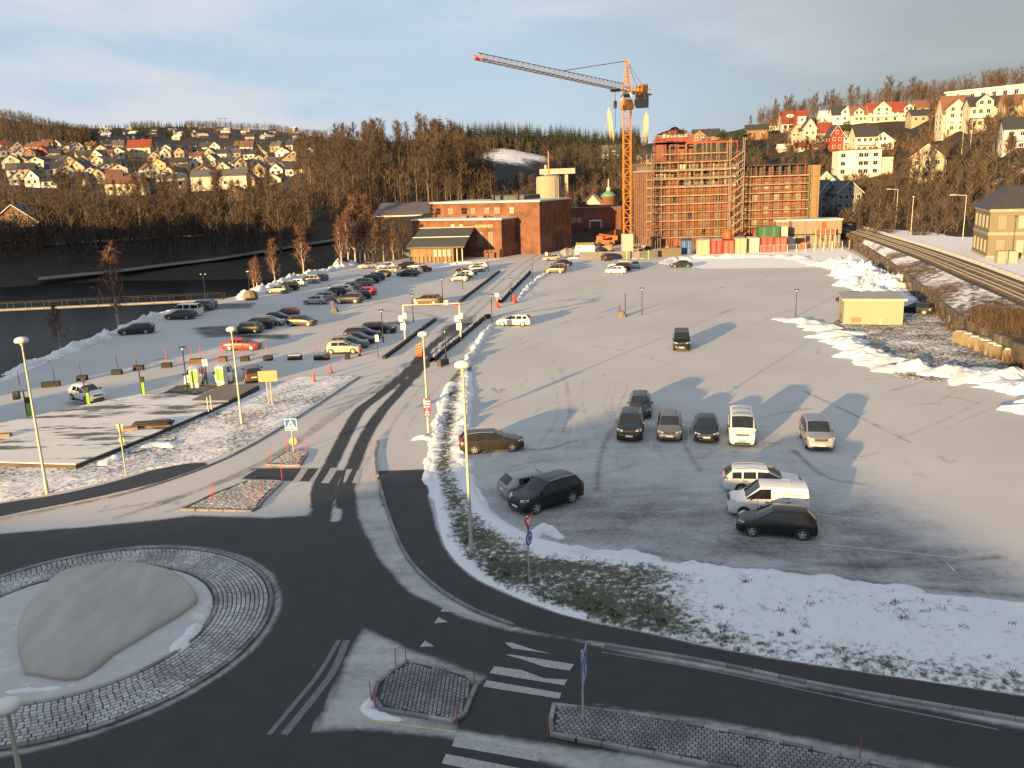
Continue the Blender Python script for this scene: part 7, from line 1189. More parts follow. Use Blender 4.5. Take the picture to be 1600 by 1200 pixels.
# ================================================================ TERRAIN (heights as a function of bearing q = x/y and depth y)
COLS = {-700: [(150, -9), (250, -7), (268, 1.5), (330, 4), (420, 22), (560, 40), (700, 70), (900, 100), (1600, 120)],
 0: [(232, 455), (248, 430), (262, 395), (300, 374), (340, 338), (400, 303), (480, 270), (560, 250), (640, 232), (700, 207), (780, 186), (900, 180), (1600, 186)],
 150: [(236, 450), (250, 430), (264, 395), (300, 376), (340, 342), (400, 305), (480, 272), (560, 250), (640, 236), (720, 224), (900, 214), (1200, 205), (1600, 200)],
 300: [(236, 440), (252, 415), (266, 385), (300, 372), (340, 342), (400, 306), (480, 275), (560, 253), (650, 238), (800, 222), (1000, 208), (1250, 199), (1600, 198)],
 420: [(234, 432), (250, 410), (268, 380), (300, 366), (340, 338), (400, 300), (480, 268), (560, 248), (650, 234), (800, 222), (1000, 212), (1250, 204), (1600, 202)],
 500: [(234, 425), (250, 402), (272, 372), (300, 352), (340, 318), (390, 282), (440, 258), (520, 244), (650, 232), (900, 220), (1600, 212)],
 600: [(234, 410), (260, 370), (300, 334), (340, 300), (380, 272), (420, 254), (470, 242), (560, 236), (700, 232), (1600, 222)],
 700: [(238, 385), (270, 345), (300, 322), (340, 294), (380, 268), (420, 250), (470, 240), (600, 236), (750, 226), (900, 216), (1600, 214)],
 780: [(245, 365), (300, 332), (350, 318), (420, 303), (480, 288), (540, 262), (580, 246), (620, 232), (700, 228), (800, 222), (900, 214), (1600, 216)],
 860: [(250, 362), (300, 332), (350, 320), (420, 306), (500, 290), (560, 266), (610, 248), (680, 238), (800, 226), (900, 216), (1600, 218)],
 940: [(255, 352), (300, 330), (350, 312), (420, 292), (500, 272), (600, 252), (700, 242), (900, 226), (1600, 226)],
 1000: [(260, 350), (300, 322), (350, 298), (400, 282), (500, 255), (600, 238), (800, 226), (1600, 226)],
 1100: [(262, 350), (300, 310), (350, 275), (400, 246), (450, 226), (520, 214), (800, 212), (1600, 216)],
 1200: [(262, 350), (300, 314), (340, 276), (380, 250), (420, 222), (460, 203), (520, 194), (700, 196), (1600, 206)],
 1300: [(240, 362), (262, 345), (300, 304), (325, 282), (350, 262), (372, 238), (400, 202), (450, 184), (520, 178), (800, 186), (1600, 200)],
 1400: [(215, 366), (240, 342), (270, 304), (300, 284), (330, 262), (360, 236), (392, 202), (430, 180), (470, 168), (600, 168), (1600, 190)],
 1500: [(190, 374), (215, 348), (240, 310), (262, 280), (280, 250), (300, 210), (330, 186), (360, 164), (420, 152), (600, 158), (1600, 180)],
 1600: [(185, 372), (205, 344), (225, 300), (236, 250), (262, 208), (300, 184), (330, 162), (360, 148), (420, 138), (600, 145), (1600, 170)],
 1900: [(170, 380), (200, 340), (225, 280), (245, 235), (270, 190), (320, 150), (360, 130), (420, 118), (600, 120), (1600, 150)]}
_ys = np.concatenate([np.arange(150, 700, 8.0), np.arange(700, 1620, 30.0)]); _q = []; _H = []
for px in sorted(COLS):
    c = COLS[px]
    if px < -500: Yc = [a for a, _ in c]; Z = [z for _, z in c]; q = -1.25
    else: P = [at(px, py, Y) for Y, py in c]; Yc = [a for a, _ in c]; Z = [p.z for p in P]; q = np.mean([p.x / p.y for p in P])
    Yc = [Yc[0] - 25] + Yc; Z = [Z[0] - 9] + Z; _q.append(q); _H.append(np.interp(_ys, Yc, Z))
_q = np.array(_q); _H = np.array(_H)
for _ in range(2): _H[:, 1:-1] = .25 * _H[:, :-2] + .5 * _H[:, 1:-1] + .25 * _H[:, 2:]
def ter(x, y):
    q = min(max(x / y, _q[0]), _q[-1]); yy = min(max(y, _ys[0]), _ys[-1]); i = min(int(np.searchsorted(_q, q, 'right')) - 1, len(_q) - 2); i = max(i, 0); t = (q - _q[i]) / (_q[i + 1] - _q[i]); t = t * t * (3 - 2 * t) * .5 + t * .5
    return float((1 - t) * np.interp(yy, _ys, _H[i]) + t * np.interp(yy, _ys, _H[i + 1]))
def S(px, py, y0=160):
    """first terrain point seen at a photo pixel"""
    Y = y0; last = None
    while Y < 1600:
        p = at(px, py, Y)
        if p.z <= ter(p.x, p.y): return p
        Y += 3 if Y < 700 else 12
    return at(px, py, 1500)
qs = np.linspace(-1.25, 1.0, 190); V = []; F = []
ys = np.concatenate([np.arange(158, 330, 6.0), np.arange(330, 700, 10.0), np.arange(700, 1600, 30.0)]); nq = len(qs)
for y in ys:
    for q in qs: x = q * y; V.append((x, y, ter(x, y) + .7 * lump(x, y, .05) + .35 * lump(x, y, .2)))
F = [(j * nq + i, j * nq + i + 1, (j + 1) * nq + i + 1, (j + 1) * nq + i) for j in range(len(ys) - 1) for i in range(nq - 1)]; mb = MB(); mb.add(V, F); me = mb.mesh('hills', M['hill'], True)
# snow cover: open slopes carry snow, wooded ones little
sv = np.zeros(len(V)); VP = np.array(V)
def spot(px, py, rx, v):
    p = S(px, py); d = np.hypot((VP[:, 0] - p.x), (VP[:, 1] - p.y) * .6); sv[:] = np.maximum(sv, v * np.exp(-(d / rx) ** 2))
for a in [(790, 246, 22, 1.2), (815, 240, 24, 1.3), (845, 236, 22, 1.2), (830, 228, 18, 1.0), (128, 228, 22, .9), (150, 232, 14, .8), (1560, 300, 22, .35), (1500, 215, 10, .4), (1400, 215, 9, .3), (1440, 230, 8, .35), (450, 214, 30, .4), (260, 210, 90, .30), (380, 210, 110, .35), (1345, 215, 8, .3), (800, 340, 20, .3), (1260, 240, 8, .2), (1440, 260, 7, .5), (1530, 245, 9, .5), (1580, 270, 12, .6), (1480, 320, 12, .5), (1420, 330, 10, .4), (1540, 340, 14, .6), (1590, 330, 10, .6), (1380, 330, 9, .5)]: spot(*a)
at_ = me.attributes.new('snow', 'FLOAT', 'POINT'); at_.data.foreach_set('value', sv.astype(np.float32)); ob('hills', me, kind='structure')
def ribbon(name, pts, w_, mat, lift=.25, kind='structure'):
    P = [S(*p) for p in pts]; c = catmull([(p.x, p.y) for p in P], 6); V = []
    for i in range(len(c)):
        t = c[min(i + 1, len(c) - 1)] - c[max(i - 1, 0)]; t /= np.hypot(*t); n = np.array([-t[1], t[0]])
        for s in (-1, 0, 1): q = c[i] + n * s * w_ / 2; V.append((q[0], q[1], max(ter(*q), ter(*c[i])) + lift + .3))
    mb = MB(); mb.add(V, [(3 * i + j, 3 * i + j + 1, 3 * i + j + 4, 3 * i + j + 3) for i in range(len(c) - 1) for j in range(2)]); me = fixn(mb.mesh(name, M[mat], True)); return ob(name, me, kind=kind)
ribbon('path', [(60, 440), (150, 432), (240, 421), (330, 410), (420, 398), (500, 385), (560, 372)], 4.0, 'concrete_dark'); ribbon('street', [(-60, 392), (0, 388), (60, 386), (130, 381), (220, 376), (320, 372)], 6, 'concrete')
# ---------------------------------------------------------------- railway terrace on the right
def W3(pts, z): return [G(px, py, z) for px, py in pts]
wall_px = [(1322, 382), (1350, 398), (1390, 427), (1450, 478), (1500, 522), (1560, 556), (1640, 598), (1760, 668)]; base = catmull([(p.x, p.y) for p in W3(wall_px, 0)], 6)
edge = catmull([(p.x, p.y) for p in W3([(1316, 362), (1345, 372), (1385, 386), (1440, 408), (1500, 436), (1560, 462), (1640, 500), (1780, 570)], 3.0)], 6); bedr = catmull([(p.x, p.y) for p in W3([(1313, 350), (1345, 356), (1400, 372), (1460, 390), (1520, 410), (1580, 432), (1660, 462), (1800, 515)], 3.0)], 6)
n = len(base); V = []; sn = []; m_ = 7
for i in range(n):
    for j in range(m_):
        s = j / (m_ - 1); q = base[i] * (1 - s) + edge[i] * s; z = 2.1 + .9 * s + (.35 * lump(q[0], q[1], .35) + .25 * lump(q[0], q[1], 1.1)) * math.sin(math.pi * s); V.append((q[0], q[1], z)); sn.append(.22 + .25 * (i < n * .6) + .20 * s + .55 * lump(q[0], q[1], .12, 3) - .2 * (i > n * .65) * (1 - s))
mb = MB(); mb.add(V, [(i * m_ + j, i * m_ + j + 1, (i + 1) * m_ + j + 1, (i + 1) * m_ + j) for i in range(n - 1) for j in range(m_ - 1)]); me = fixn(mb.mesh('railway_slope', M['scrub'], True)); a = me.attributes.new('snow', 'FLOAT', 'POINT'); a.data.foreach_set('value', np.array(sn, np.float32)); ob('railway_slope', me, kind='structure')
mb = MB(); V = [(*edge[i], 3.0) for i in range(n)] + [(*bedr[i], 3.0) for i in range(n)]; mb.add(V, [(i, i + 1, n + i + 1, n + i) for i in range(n - 1)]); ob('railway_bed', fixn(mb.mesh('railway_bed', M['gravel'])), kind='structure')
far = catmull([(p.x, p.y) for p in W3([(1310, 335), (1345, 338), (1400, 340), (1460, 342), (1520, 346), (1600, 352), (1800, 360), (2100, 380)], 3.0)], 6); V = [(*bedr[i], 2.98) for i in range(n)] + [(*far[i], 2.98) for i in range(n)]; mb = MB(); mb.add(V, [(i, i + 1, n + i + 1, n + i) for i in range(n - 1)]); me = fixn(mb.mesh('yard', M['verge'])); a = me.attributes.new('snow', 'FLOAT', 'POINT'); a.data.foreach_set('value', np.full(len(V), .75, np.float32)); ob('yard', me, kind='structure')
t = thing('railway_track', 'double railway line on dark ballast curving past the ochre station', 'railway', (0, 0, 0))
def offc(c0, c1, s): return c0 * (1 - s) + c1 * s
for s in (.22, .36, .58, .72):
    c = offc(edge, bedr, s); mb = MB(); V = []
    for i in range(n):
        tt = c[min(i + 1, n - 1)] - c[max(i - 1, 0)]; tt /= np.hypot(*tt); nr = np.array([-tt[1], tt[0]]) * .05
        for dz, sg in ((3.08, 1), (3.24, 1), (3.24, -1), (3.08, -1)): q = c[i] + nr * sg; V.append((q[0], q[1], dz))
    mb.add(V, [(4 * i + j, 4 * i + j + 1, 4 * i + j + 5, 4 * i + j + 4) for i in range(n - 1) for j in range(3)]); ob('rail', fixn(mb.mesh('rail', M['galv'])), t)
mb = MB()
for s in (.29, .65):
    c = offc(edge, bedr, s); L = np.r_[0, np.cumsum(np.hypot(*np.diff(c, axis=0).T))]; ss = np.arange(0, L[-1], .75); q = np.c_[np.interp(ss, L, c[:, 0]), np.interp(ss, L, c[:, 1])]
    for i in range(len(q) - 1):
        d = (q[i + 1] - q[i]); d /= np.hypot(*d); nr = np.array([-d[1], d[0]]); P = [q[i] + d * a + nr * b for a, b in ((-.12, -1.2), (.12, -1.2), (.12, 1.2), (-.12, 1.2))]; mb.prism([(*p, 2.99) for p in P], [(*p, 3.07) for p in P])
ob('sleeper', mb.mesh('sleepers', M['plank_dark']), t, kind='stuff')
t = thing('cable_duct', 'pale concrete cable duct running along the far side of the railway', 'duct', (0, 0, 0))
for i in range(n - 1): d = bedr[i + 1] - bedr[i]; ob('slab', MB().bbox(0, -.25, 0, np.hypot(*d) - .05, .25, .55, .04).mesh('slab', M['roof_snow']), t, (*bedr[i], 3.0), math.atan2(d[1], d[0]))
t = thing('retaining_wall', 'long dark stone retaining wall below the railway slope', 'wall', (0, 0, 0)); Lb = np.r_[0, np.cumsum(np.hypot(*np.diff(base, axis=0).T))]; ss = np.arange(0, Lb[-1], 1.6); q = np.c_[np.interp(ss, Lb, base[:, 0]), np.interp(ss, Lb, base[:, 1])]; M['stone'] = islandvar('wall_stone', (.05, .042, .03), (.13, .11, .08)); rr = random.Random(5)
for i in range(len(q) - 1):
    d = q[i + 1] - q[i]; l_ = np.hypot(*d); zc = 0
    for k in range(3):
        h = .74; ob('stone', MB().bbox(0, -.35 + rr.uniform(-.08, .08), 0, l_ * 1.0, .2, h - .03, .07).mesh('stone', M['stone']) if i < 4 else _st[(i + k) % 12], t, (q[i][0], q[i][1], zc), math.atan2(d[1], d[0])) if i > 3 else None
        zc += h
    if i == 3: _st = [MB().bbox(rr.uniform(0, .04), -.35 + rr.uniform(-.1, .06), 0, 1.58 - rr.uniform(0, .05), .2, .71, .07).mesh('stone', M['stone']) for _ in range(12)]
# ================================================================ PLANTS
def tri(mb, p, d, l, w_, side): mb.add([p - side * w_, p + side * w_, p + d * l], [(0, 1, 2)])
def rv(r): return Vector((r.gauss(0, 1), r.gauss(0, 1), r.gauss(0, 1))).normalized()
def bare(seed, H=16, kind='broad', nprim=17, tw=.032):
    r = random.Random(seed); T = MB(); Cn = MB(); pts = [Vector((0, 0, -.4))]; n = 9; R0 = H * .017
    for i in range(1, n + 1): pts.append(Vector((r.uniform(-.12, .12) * i * .35, r.uniform(-.12, .12) * i * .35, H * .93 * i / n)))
    for i in range(n): T.tube(pts[i], pts[i + 1], R0 * (1 - .9 * i / n), R0 * (1 - .9 * (i + 1) / n), 6, False)
    def tp(s): k = s * n; i = min(int(k), n - 1); return pts[i].lerp(pts[i + 1], k - i)
    s0 = .22 if kind == 'broad' else .16 if kind == 'birch' else .4
    for k in range(nprim):
        s = s0 + (.97 - s0) * (k + r.random() * .7) / nprim; p = tp(s); az = k * 2.4 + r.uniform(-.5, .5)
        L = H * (.34 if kind == 'broad' else .30 if kind == 'birch' else .22) * (1 - .75 * (s - s0) / (1 - s0)) * r.uniform(.75, 1.2); up = r.uniform(.75, 1.25) if kind != 'slim' else r.uniform(1.2, 2)
        if kind == 'birch': up = r.uniform(1.0, 1.7)
        d = Vector((math.cos(az), math.sin(az), up)).normalized(); q = p; rad_ = R0 * .42 * (1 - s) + .02; seg = 4
        for i in range(seg):
            e = (d + Vector((0, 0, .18)) + rv(r) * .18).normalized(); q2 = q + e * L / seg; T.tube(q, q2, rad_ * (1 - i / seg * .8), rad_ * (1 - (i + 1) / seg * .8), 4, False)
            for b in range(3):
                f = q.lerp(q2, r.random()); g = (e + rv(r) * .95).normalized(); 
                if kind == 'birch': g = (g + Vector((0, 0, -.1))).normalized()
                l2 = L * r.uniform(.25, .5) * (1 - .4 * i / seg); f2 = f + g * l2; Cn.tube(f, f2, .025, .008, 3, False)
                for w_ in range(7 if kind != 'slim' else 5):
                    h = f.lerp(f2, r.uniform(.2, 1)); o = (g + rv(r) * .9 + (Vector((0, 0, -.9)) if kind == 'birch' else Vector((0, 0, .25)))).normalized(); tri(Cn, h, o, r.uniform(.5, 1.35) * H / 16, tw, o.cross(rv(r)).normalized())
            for w_ in range(3): h = q.lerp(q2, r.random()); o = (e + rv(r) * .8).normalized(); tri(Cn, h, o, r.uniform(.5, 1.2) * H / 16, tw, o.cross(rv(r)).normalized())
            d, q = e, q2
    bm_, tm = (M['birch'], M['twig_red']) if kind == 'birch' else (M['bark'], M['twig']); return T.mesh('trunk', bm_, True), Cn.mesh('crown', tm)
def spruce(seed, H=15, tiers=17):
    r = random.Random(seed); T = MB().tube((0, 0, -.3), (0, 0, H * .97), H * .014, .02, 6); Cn = MB()
    for k in range(tiers):
        s = k / (tiers - 1); z = H * (.08 + .88 * s); L = H * .19 * (1 - s) ** .8 + .25; nb = int(13 - 6 * s)
        for i in range(nb):
            az = 6.283 * (i + r.random() * .6) / nb + k; d = Vector((math.cos(az), math.sin(az), -.55 + .6 * s)); sd = Vector((-d.y, d.x, 0)); l = L * r.uniform(.7, 1.15); p = Vector((0, 0, z)); m1 = p + d * l * .55 + Vector((0, 0, .06 * l)); e = p + d * l + Vector((0, 0, -.12 * l))
            Cn.add([p, m1 + sd * l * .26, e, m1 - sd * l * .26 ], [(0, 1, 2), (0, 2, 3)])
            for b in range(7): f = p.lerp(e, r.uniform(.2, 1)); o = (d + sd * r.uniform(-1.2, 1.2) + Vector((0, 0, r.uniform(-1.6, .3)))).normalized(); tri(Cn, f, o, l * .5, .12, o.cross(Vector((0, 0, 1))).normalized())
    return T.mesh('trunk', M['bark'], True), Cn.mesh('crown', M['needle'])
def pinet(seed, H=13):
    r = random.Random(seed); T = MB().tube((0, 0, -.3), (.3, .1, H * .75), .24, .12, 6); Cn = MB()
    for k in range(26):
        a = r.uniform(0, 6.283); rr = H * .28 * math.sqrt(r.random()); c = Vector((rr * math.cos(a) + .3, rr * math.sin(a), H * (.60 + .36 * r.random() * (1 - rr / (H * .34)) + .05))); T.tube((.2, .1, H * .5), c, .06, .02, 4, False); R_ = H * .085 * r.uniform(.7, 1.3)
        for b in range(46): d = rv(r); d.z = abs(d.z) * .7 + d.z * .3; p = c + d * R_ * r.uniform(.2, .8); tri(Cn, p, (d + rv(r) * .6).normalized(), R_ * .75, R_ * .13, d.cross(rv(r)).normalized())
    return T.mesh('trunk', M['bark'], True), Cn.mesh('crown', M['pine'])
def bush(seed, H=2.6, mat='brush', n=26):
    r = random.Random(seed); Cn = MB()
    for k in range(n):
        a = r.uniform(0, 6.283); d = Vector((math.cos(a) * .55, math.sin(a) * .55, 1)).normalized(); l = H * r.uniform(.6, 1); p = Vector((r.uniform(-.5, .5), r.uniform(-.5, .5), -.1)); q = p + d * l; Cn.tube(p, q, .03, .008, 3, False)
        for b in range(9): f = p.lerp(q, r.uniform(.25, 1)); o = (d + rv(r) * .8).normalized(); tri(Cn, f, o, H * r.uniform(.2, .4), .03, o.cross(rv(r)).normalized())
    return Cn.mesh('bush', M[mat])
PT = dict(broad=[bare(s, 16, 'broad') for s in (1, 2, 3, 4)], birch=[bare(s, 13, 'birch', 20) for s in (11, 12, 13)], slim=[bare(s, 17, 'slim', 14) for s in (21, 22, 23)], spruce=[spruce(s) for s in (31, 32, 33)], pine=[pinet(s) for s in (41, 42)])
BUSH = [bush(s) for s in (1, 2, 3)]
HT = dict(broad=16, birch=13, slim=17, spruce=15, pine=13); trn = random.Random(77)
def tree(kind, p, H, label, cat='tree', group=None, name=None, rx=1.0):
    nm = name or dict(broad='bare_tree', birch='birch_tree', slim='bare_tree', spruce='spruce_tree', pine='pine_tree')[kind]; t = thing(nm, label, cat, p, trn.uniform(0, 6.28), group); a, b = trn.choice(PT[kind]); s = H / HT[kind]; t.scale = (s * rx, s * rx, s); ob('trunk', a, t); ob('crown', b, t); return t
def onter(px, Y): x0 = at(px, 280, Y).x; return Vector((x0, Y, ter(x0, Y) - .3))
FG = 'bare trees of the wood across the river'
def wood(n, px0, px1, Y0, Y1, h0, h1, kinds, label, group, seed, name=None):
    r = random.Random(seed)
    for _ in range(n): p = onter(r.uniform(px0, px1), r.uniform(Y0, Y1)); tree(r.choice(kinds), p, r.uniform(h0, h1), label, 'tree', group, name, r.uniform(.8, 1.15))
wood(62, 478, 770, 305, 400, 17, 26, ['broad', 'slim', 'broad'], 'tall bare brown tree in the steep wood behind the brick halls', FG, 1); wood(40, 470, 700, 400, 450, 15, 22, ['broad', 'slim'], 'bare tree on the crest of the wood behind the brick halls', 'bare trees on the wood crest', 2)
wood(40, -20, 480, 256, 300, 12, 27, ['broad', 'broad', 'slim'], 'bare dark tree on the far river bank below the hillside houses', 'bare trees on the far river bank', 3); wood(18, 150, 480, 300, 420, 11, 17, ['broad', 'slim'], 'bare tree among the hillside houses on the left', 'bare trees among the left houses', 4)
wood(30, 700, 1010, 300, 430, 9, 14, ['broad', 'slim', 'broad'], 'bare tree in the shaded valley behind the tank', 'bare trees in the shaded valley', 5); wood(22, 960, 1260, 300, 420, 7, 12, ['broad'], 'bare tree on the slope behind the unfinished block', 'bare trees behind the unfinished block', 6)
wood(20, 1330, 1580, 235, 290, 7, 19, ['broad', 'slim'], 'bare tree on the slope above the railway', 'bare trees above the railway', 7); wood(24, 1190, 1460, 440, 520, 11, 17, ['broad', 'slim'], 'bare tree on the skyline behind the right-hand houses', 'bare trees on the right skyline', 8)
for px, Y, H, l in ((1600, 385, 20, 'tall bare tree at the top right edge'), (1545, 400, 12, 'bare tree above the long white block'), (1497, 410, 9, 'round bare tree left of the long white block'), (1380, 430, 20, 'tallest bare tree on the right skyline'), (1170, 480, 9, 'small bare tree right of the shaped gable'), (1190, 480, 8, 'small round bare tree left of the red-roofed school'), (1028, 420, 17, 'bare tree beside the right bridge pylon'), (960, 420, 15, 'bare tree in front of the left bridge pylon'), (1065, 400, 17, 'bare tree top behind the shaped gable')): tree('broad', onter(px, Y), H, l)
for px, Y, H, l in ((692, 385, 24, 'dark spruce standing highest on the wood crest'), (703, 392, 21, 'second dark spruce right of the highest one'), (683, 398, 17, 'small spruce left of the highest one'), (545, 400, 17, 'dark conifer inside the bare wood')): tree('spruce', onter(px, Y), H, l)
for px, py, H, l in ((1322, 235, 12, 'umbrella-shaped pine between the red house and the white block'), (1150, 245, 11, 'left pine of the dark clump above the unfinished block'), (1128, 240, 11, 'wide pine at the left end of the clump above the site'), (1160, 238, 10, 'right pine of the dark clump above the site'), (1178, 268, 9, 'lower pine above the black-roofed wing'), (1140, 252, 11, 'middle pine of the dark clump above the site')): tree('pine', S(px, py), H, l)
# birches on the near bank, each placed where it stands
for px, py, ty, l in ((185, 508, 375, 'reddish birch alone on the near river bank, left'), (93, 535, 470, 'thin pale birch on the bank left of the lone birch'), (430, 442, 368, 'small birch at the start of the snowy bank row'), (475, 430, 345, 'white-stemmed birch in the middle of the bank'), (545, 414, 322, 'left birch of the big clump by the car park'), (556, 412, 300, 'tallest left birch of the clump'), (563, 411, 312, 'slim birch inside the clump'), (571, 410, 290, 'tallest right birch of the clump'), (534, 417, 335, 'leaning birch left in the clump'), (583, 410, 318, 'birch right in the clump'), (397, 450, 405, 'small reddish birch behind the path lamp'), (402, 452, 398, 'second reddish birch behind the path lamp'), (600, 408, 330, 'bare birch beside the pavilion trees'), (615, 407, 342, 'bare birch nearest to the timber pavilion')):
    b = G(px, py); b.z = -.3 if px > 380 else -.8; H = at(px, ty, b.y).z - b.z; tree('birch', b, H, l, 'birch', None, None, 1.0 if H > 9 else 1.15)
for i in range(12): px = 575 + i * 6; b = at(px, 392, 232 + (i % 4) * 6); tree('broad', Vector((b.x, b.y, -.5)), trn.uniform(6, 10), 'low bare tree in the thicket left of the brick halls', 'tree', 'low bare trees left of the brick halls')
for px, Y, H, l in ((838, 300, 6, 'reddish young birch left of the tank'), (918, 292, 8, 'reddish young birch left behind the gabled hall'), (928, 290, 9, 'reddish young birch behind the gabled hall'), (905, 295, 7, 'small reddish birch left of the gabled hall'), (885, 300, 8, 'small reddish birch right of the tank')): p = onter(px, Y); p.z = max(p.z, 2); tree('birch', p, H, l)
# conifer ridge and far woods: read as masses
def mass(name, n, px0, px1, Y0, Y1, hmin, hmax, con, mat, seed, dens=30):
    r = random.Random(seed); mb = MB()
    for _ in range(n):
        p = onter(r.uniform(px0, px1), r.uniform(Y0, Y1)); H = r.uniform(hmin, hmax)
        if con:
            mb.tube(p, p + Vector((0, 0, H)), .2, .02, 3, False)
            for k in range(10):
                s = k / 9; z = H * (.1 + .85 * s); L = H * .17 * (1 - s) + .3
                for i in range(6): a = r.uniform(0, 6.283); d = Vector((math.cos(a), math.sin(a), -.3)); sd = Vector((-d.y, d.x, 0)); c = p + Vector((0, 0, z)); mb.add([c + Vector((0, 0, .4)), c + d * L + sd * L * .4, c + d * L - sd * L * .4], [(0, 1, 2)])
        else:
            mb.tube(p, p + Vector((0, 0, H * .85)), .16, .04, 3, False)
            for k in range(dens): s = r.uniform(.3, 1); a = r.uniform(0, 6.283); d = Vector((math.cos(a), math.sin(a), r.uniform(.7, 1.8))).normalized(); o = p + Vector((0, 0, H * s * .85)) + Vector((math.cos(a), math.sin(a), 0)) * r.uniform(0, H * .16 * (1.15 - s)); tri(mb, o, d, r.uniform(1.5, 3.2), .10, d.cross(rv(r)).normalized())
    return ob(name, mb.mesh(name, M[mat]), kind='stuff')
mass('bare_wood', 900, -150, 150, 640, 800, 11, 17, False, 'twig', 1, 34); mass('spruce_wood', 150, 95, 160, 650, 800, 9, 15, True, 'needle', 2); mass('spruce_wood', 1000, 690, 1000, 640, 900, 8, 19, True, 'needle', 3); mass('bare_wood', 260, 720, 960, 600, 720, 7, 11, False, 'twig', 4, 28)
mass('bare_wood', 420, 300, 520, 1000, 1350, 9, 14, False, 'twig', 5, 26); mass('spruce_wood', 240, 140, 330, 900, 1300, 7, 11, True, 'needle', 6); mass('bare_wood', 60, 215, 260, 1150, 1300, 9, 15, False, 'twig', 7, 26)
mass('bare_wood', 620, 480, 770, 300, 440, 9, 17, False, 'twig', 8, 34); mass('bare_wood', 420, -60, 480, 255, 300, 8, 16, False, 'twig', 9, 36); mass('bare_wood', 420, 0, 480, 300, 350, 7, 13, False, 'twig', 17, 36); mass('bare_wood', 420, 0, 480, 340, 640, 5, 10, False, 'twig', 10, 30); mass('bare_wood', 300, 700, 1010, 300, 420, 5, 10, False, 'twig', 11, 34); mass('bare_wood', 240, 860, 1010, 420, 620, 7, 13, False, 'twig', 18, 34); mass('spruce_wood', 130, 870, 990, 430, 640, 8, 15, True, 'needle', 19)
mass('bare_wood', 260, 960, 1290, 285, 430, 3, 7, False, 'twig', 12, 36); mass('bare_wood', 420, 1290, 1640, 200, 300, 3, 8, False, 'twig', 13, 36); mass('bare_wood', 200, 1180, 1480, 430, 540, 8, 14, False, 'twig', 14, 34); mass('bare_wood', 110, 1200, 1460, 310, 380, 2, 5, False, 'brush', 15, 30)
mass('bare_wood', 150, 1440, 1700, 370, 430, 8, 13, False, 'twig', 16, 34)
# brush on the railway slope
r5 = random.Random(9); mb = MB()
for _ in range(1500):
    u = r5.random() ** .8 * (n - 1); i = int(u); s = r5.uniform(.05, .85) if r5.random() < .7 else r5.uniform(-.13, .05); q = base[i] * (1 - s) + edge[i] * s; zz = (2.0 + .9 * max(0, s)) if s > 0 else 0
    if lump(q[0], q[1], .12, 3) > -.12 and s > 0: continue
    H = r5.uniform(.6, 1.7) * (1.4 if u > n * .6 else .8)
    for k in range(13): d = (Vector((r5.gauss(0, .35), r5.gauss(0, .35), 1))).normalized(); tri(mb, Vector((q[0] + r5.gauss(0, .4), q[1] + r5.gauss(0, .4), zz - .1)), d, H * r5.uniform(.6, 1.1), .022, d.cross(rv(r5)).normalized())
ob('brush', mb.mesh('brush', M['brush']), kind='stuff')
mb = MB()                                              # dead weeds on the near river bank
for _ in range(1500):
    i = r5.randrange(len(bl) - 1); tt = bl[i + 1] - bl[i]; tt = tt / (np.hypot(*tt) + 1e-9); q = bl[i] + (bl[i + 1] - bl[i]) * r5.random() + np.array([-tt[1], tt[0]]) * r5.uniform(.3, 6); d0 = np.hypot(*(q - bl[i]))
    for k in range(7): d = Vector((r5.gauss(0, .4), r5.gauss(0, .4), 1)).normalized(); tri(mb, Vector((q[0] + r5.gauss(0, .3), q[1] + r5.gauss(0, .3), -.65 * min(d0, 8))), d, r5.uniform(.5, 1.6), .02, d.cross(rv(r5)).normalized())
ob('brush', mb.mesh('brush', M['brush']), kind='stuff')
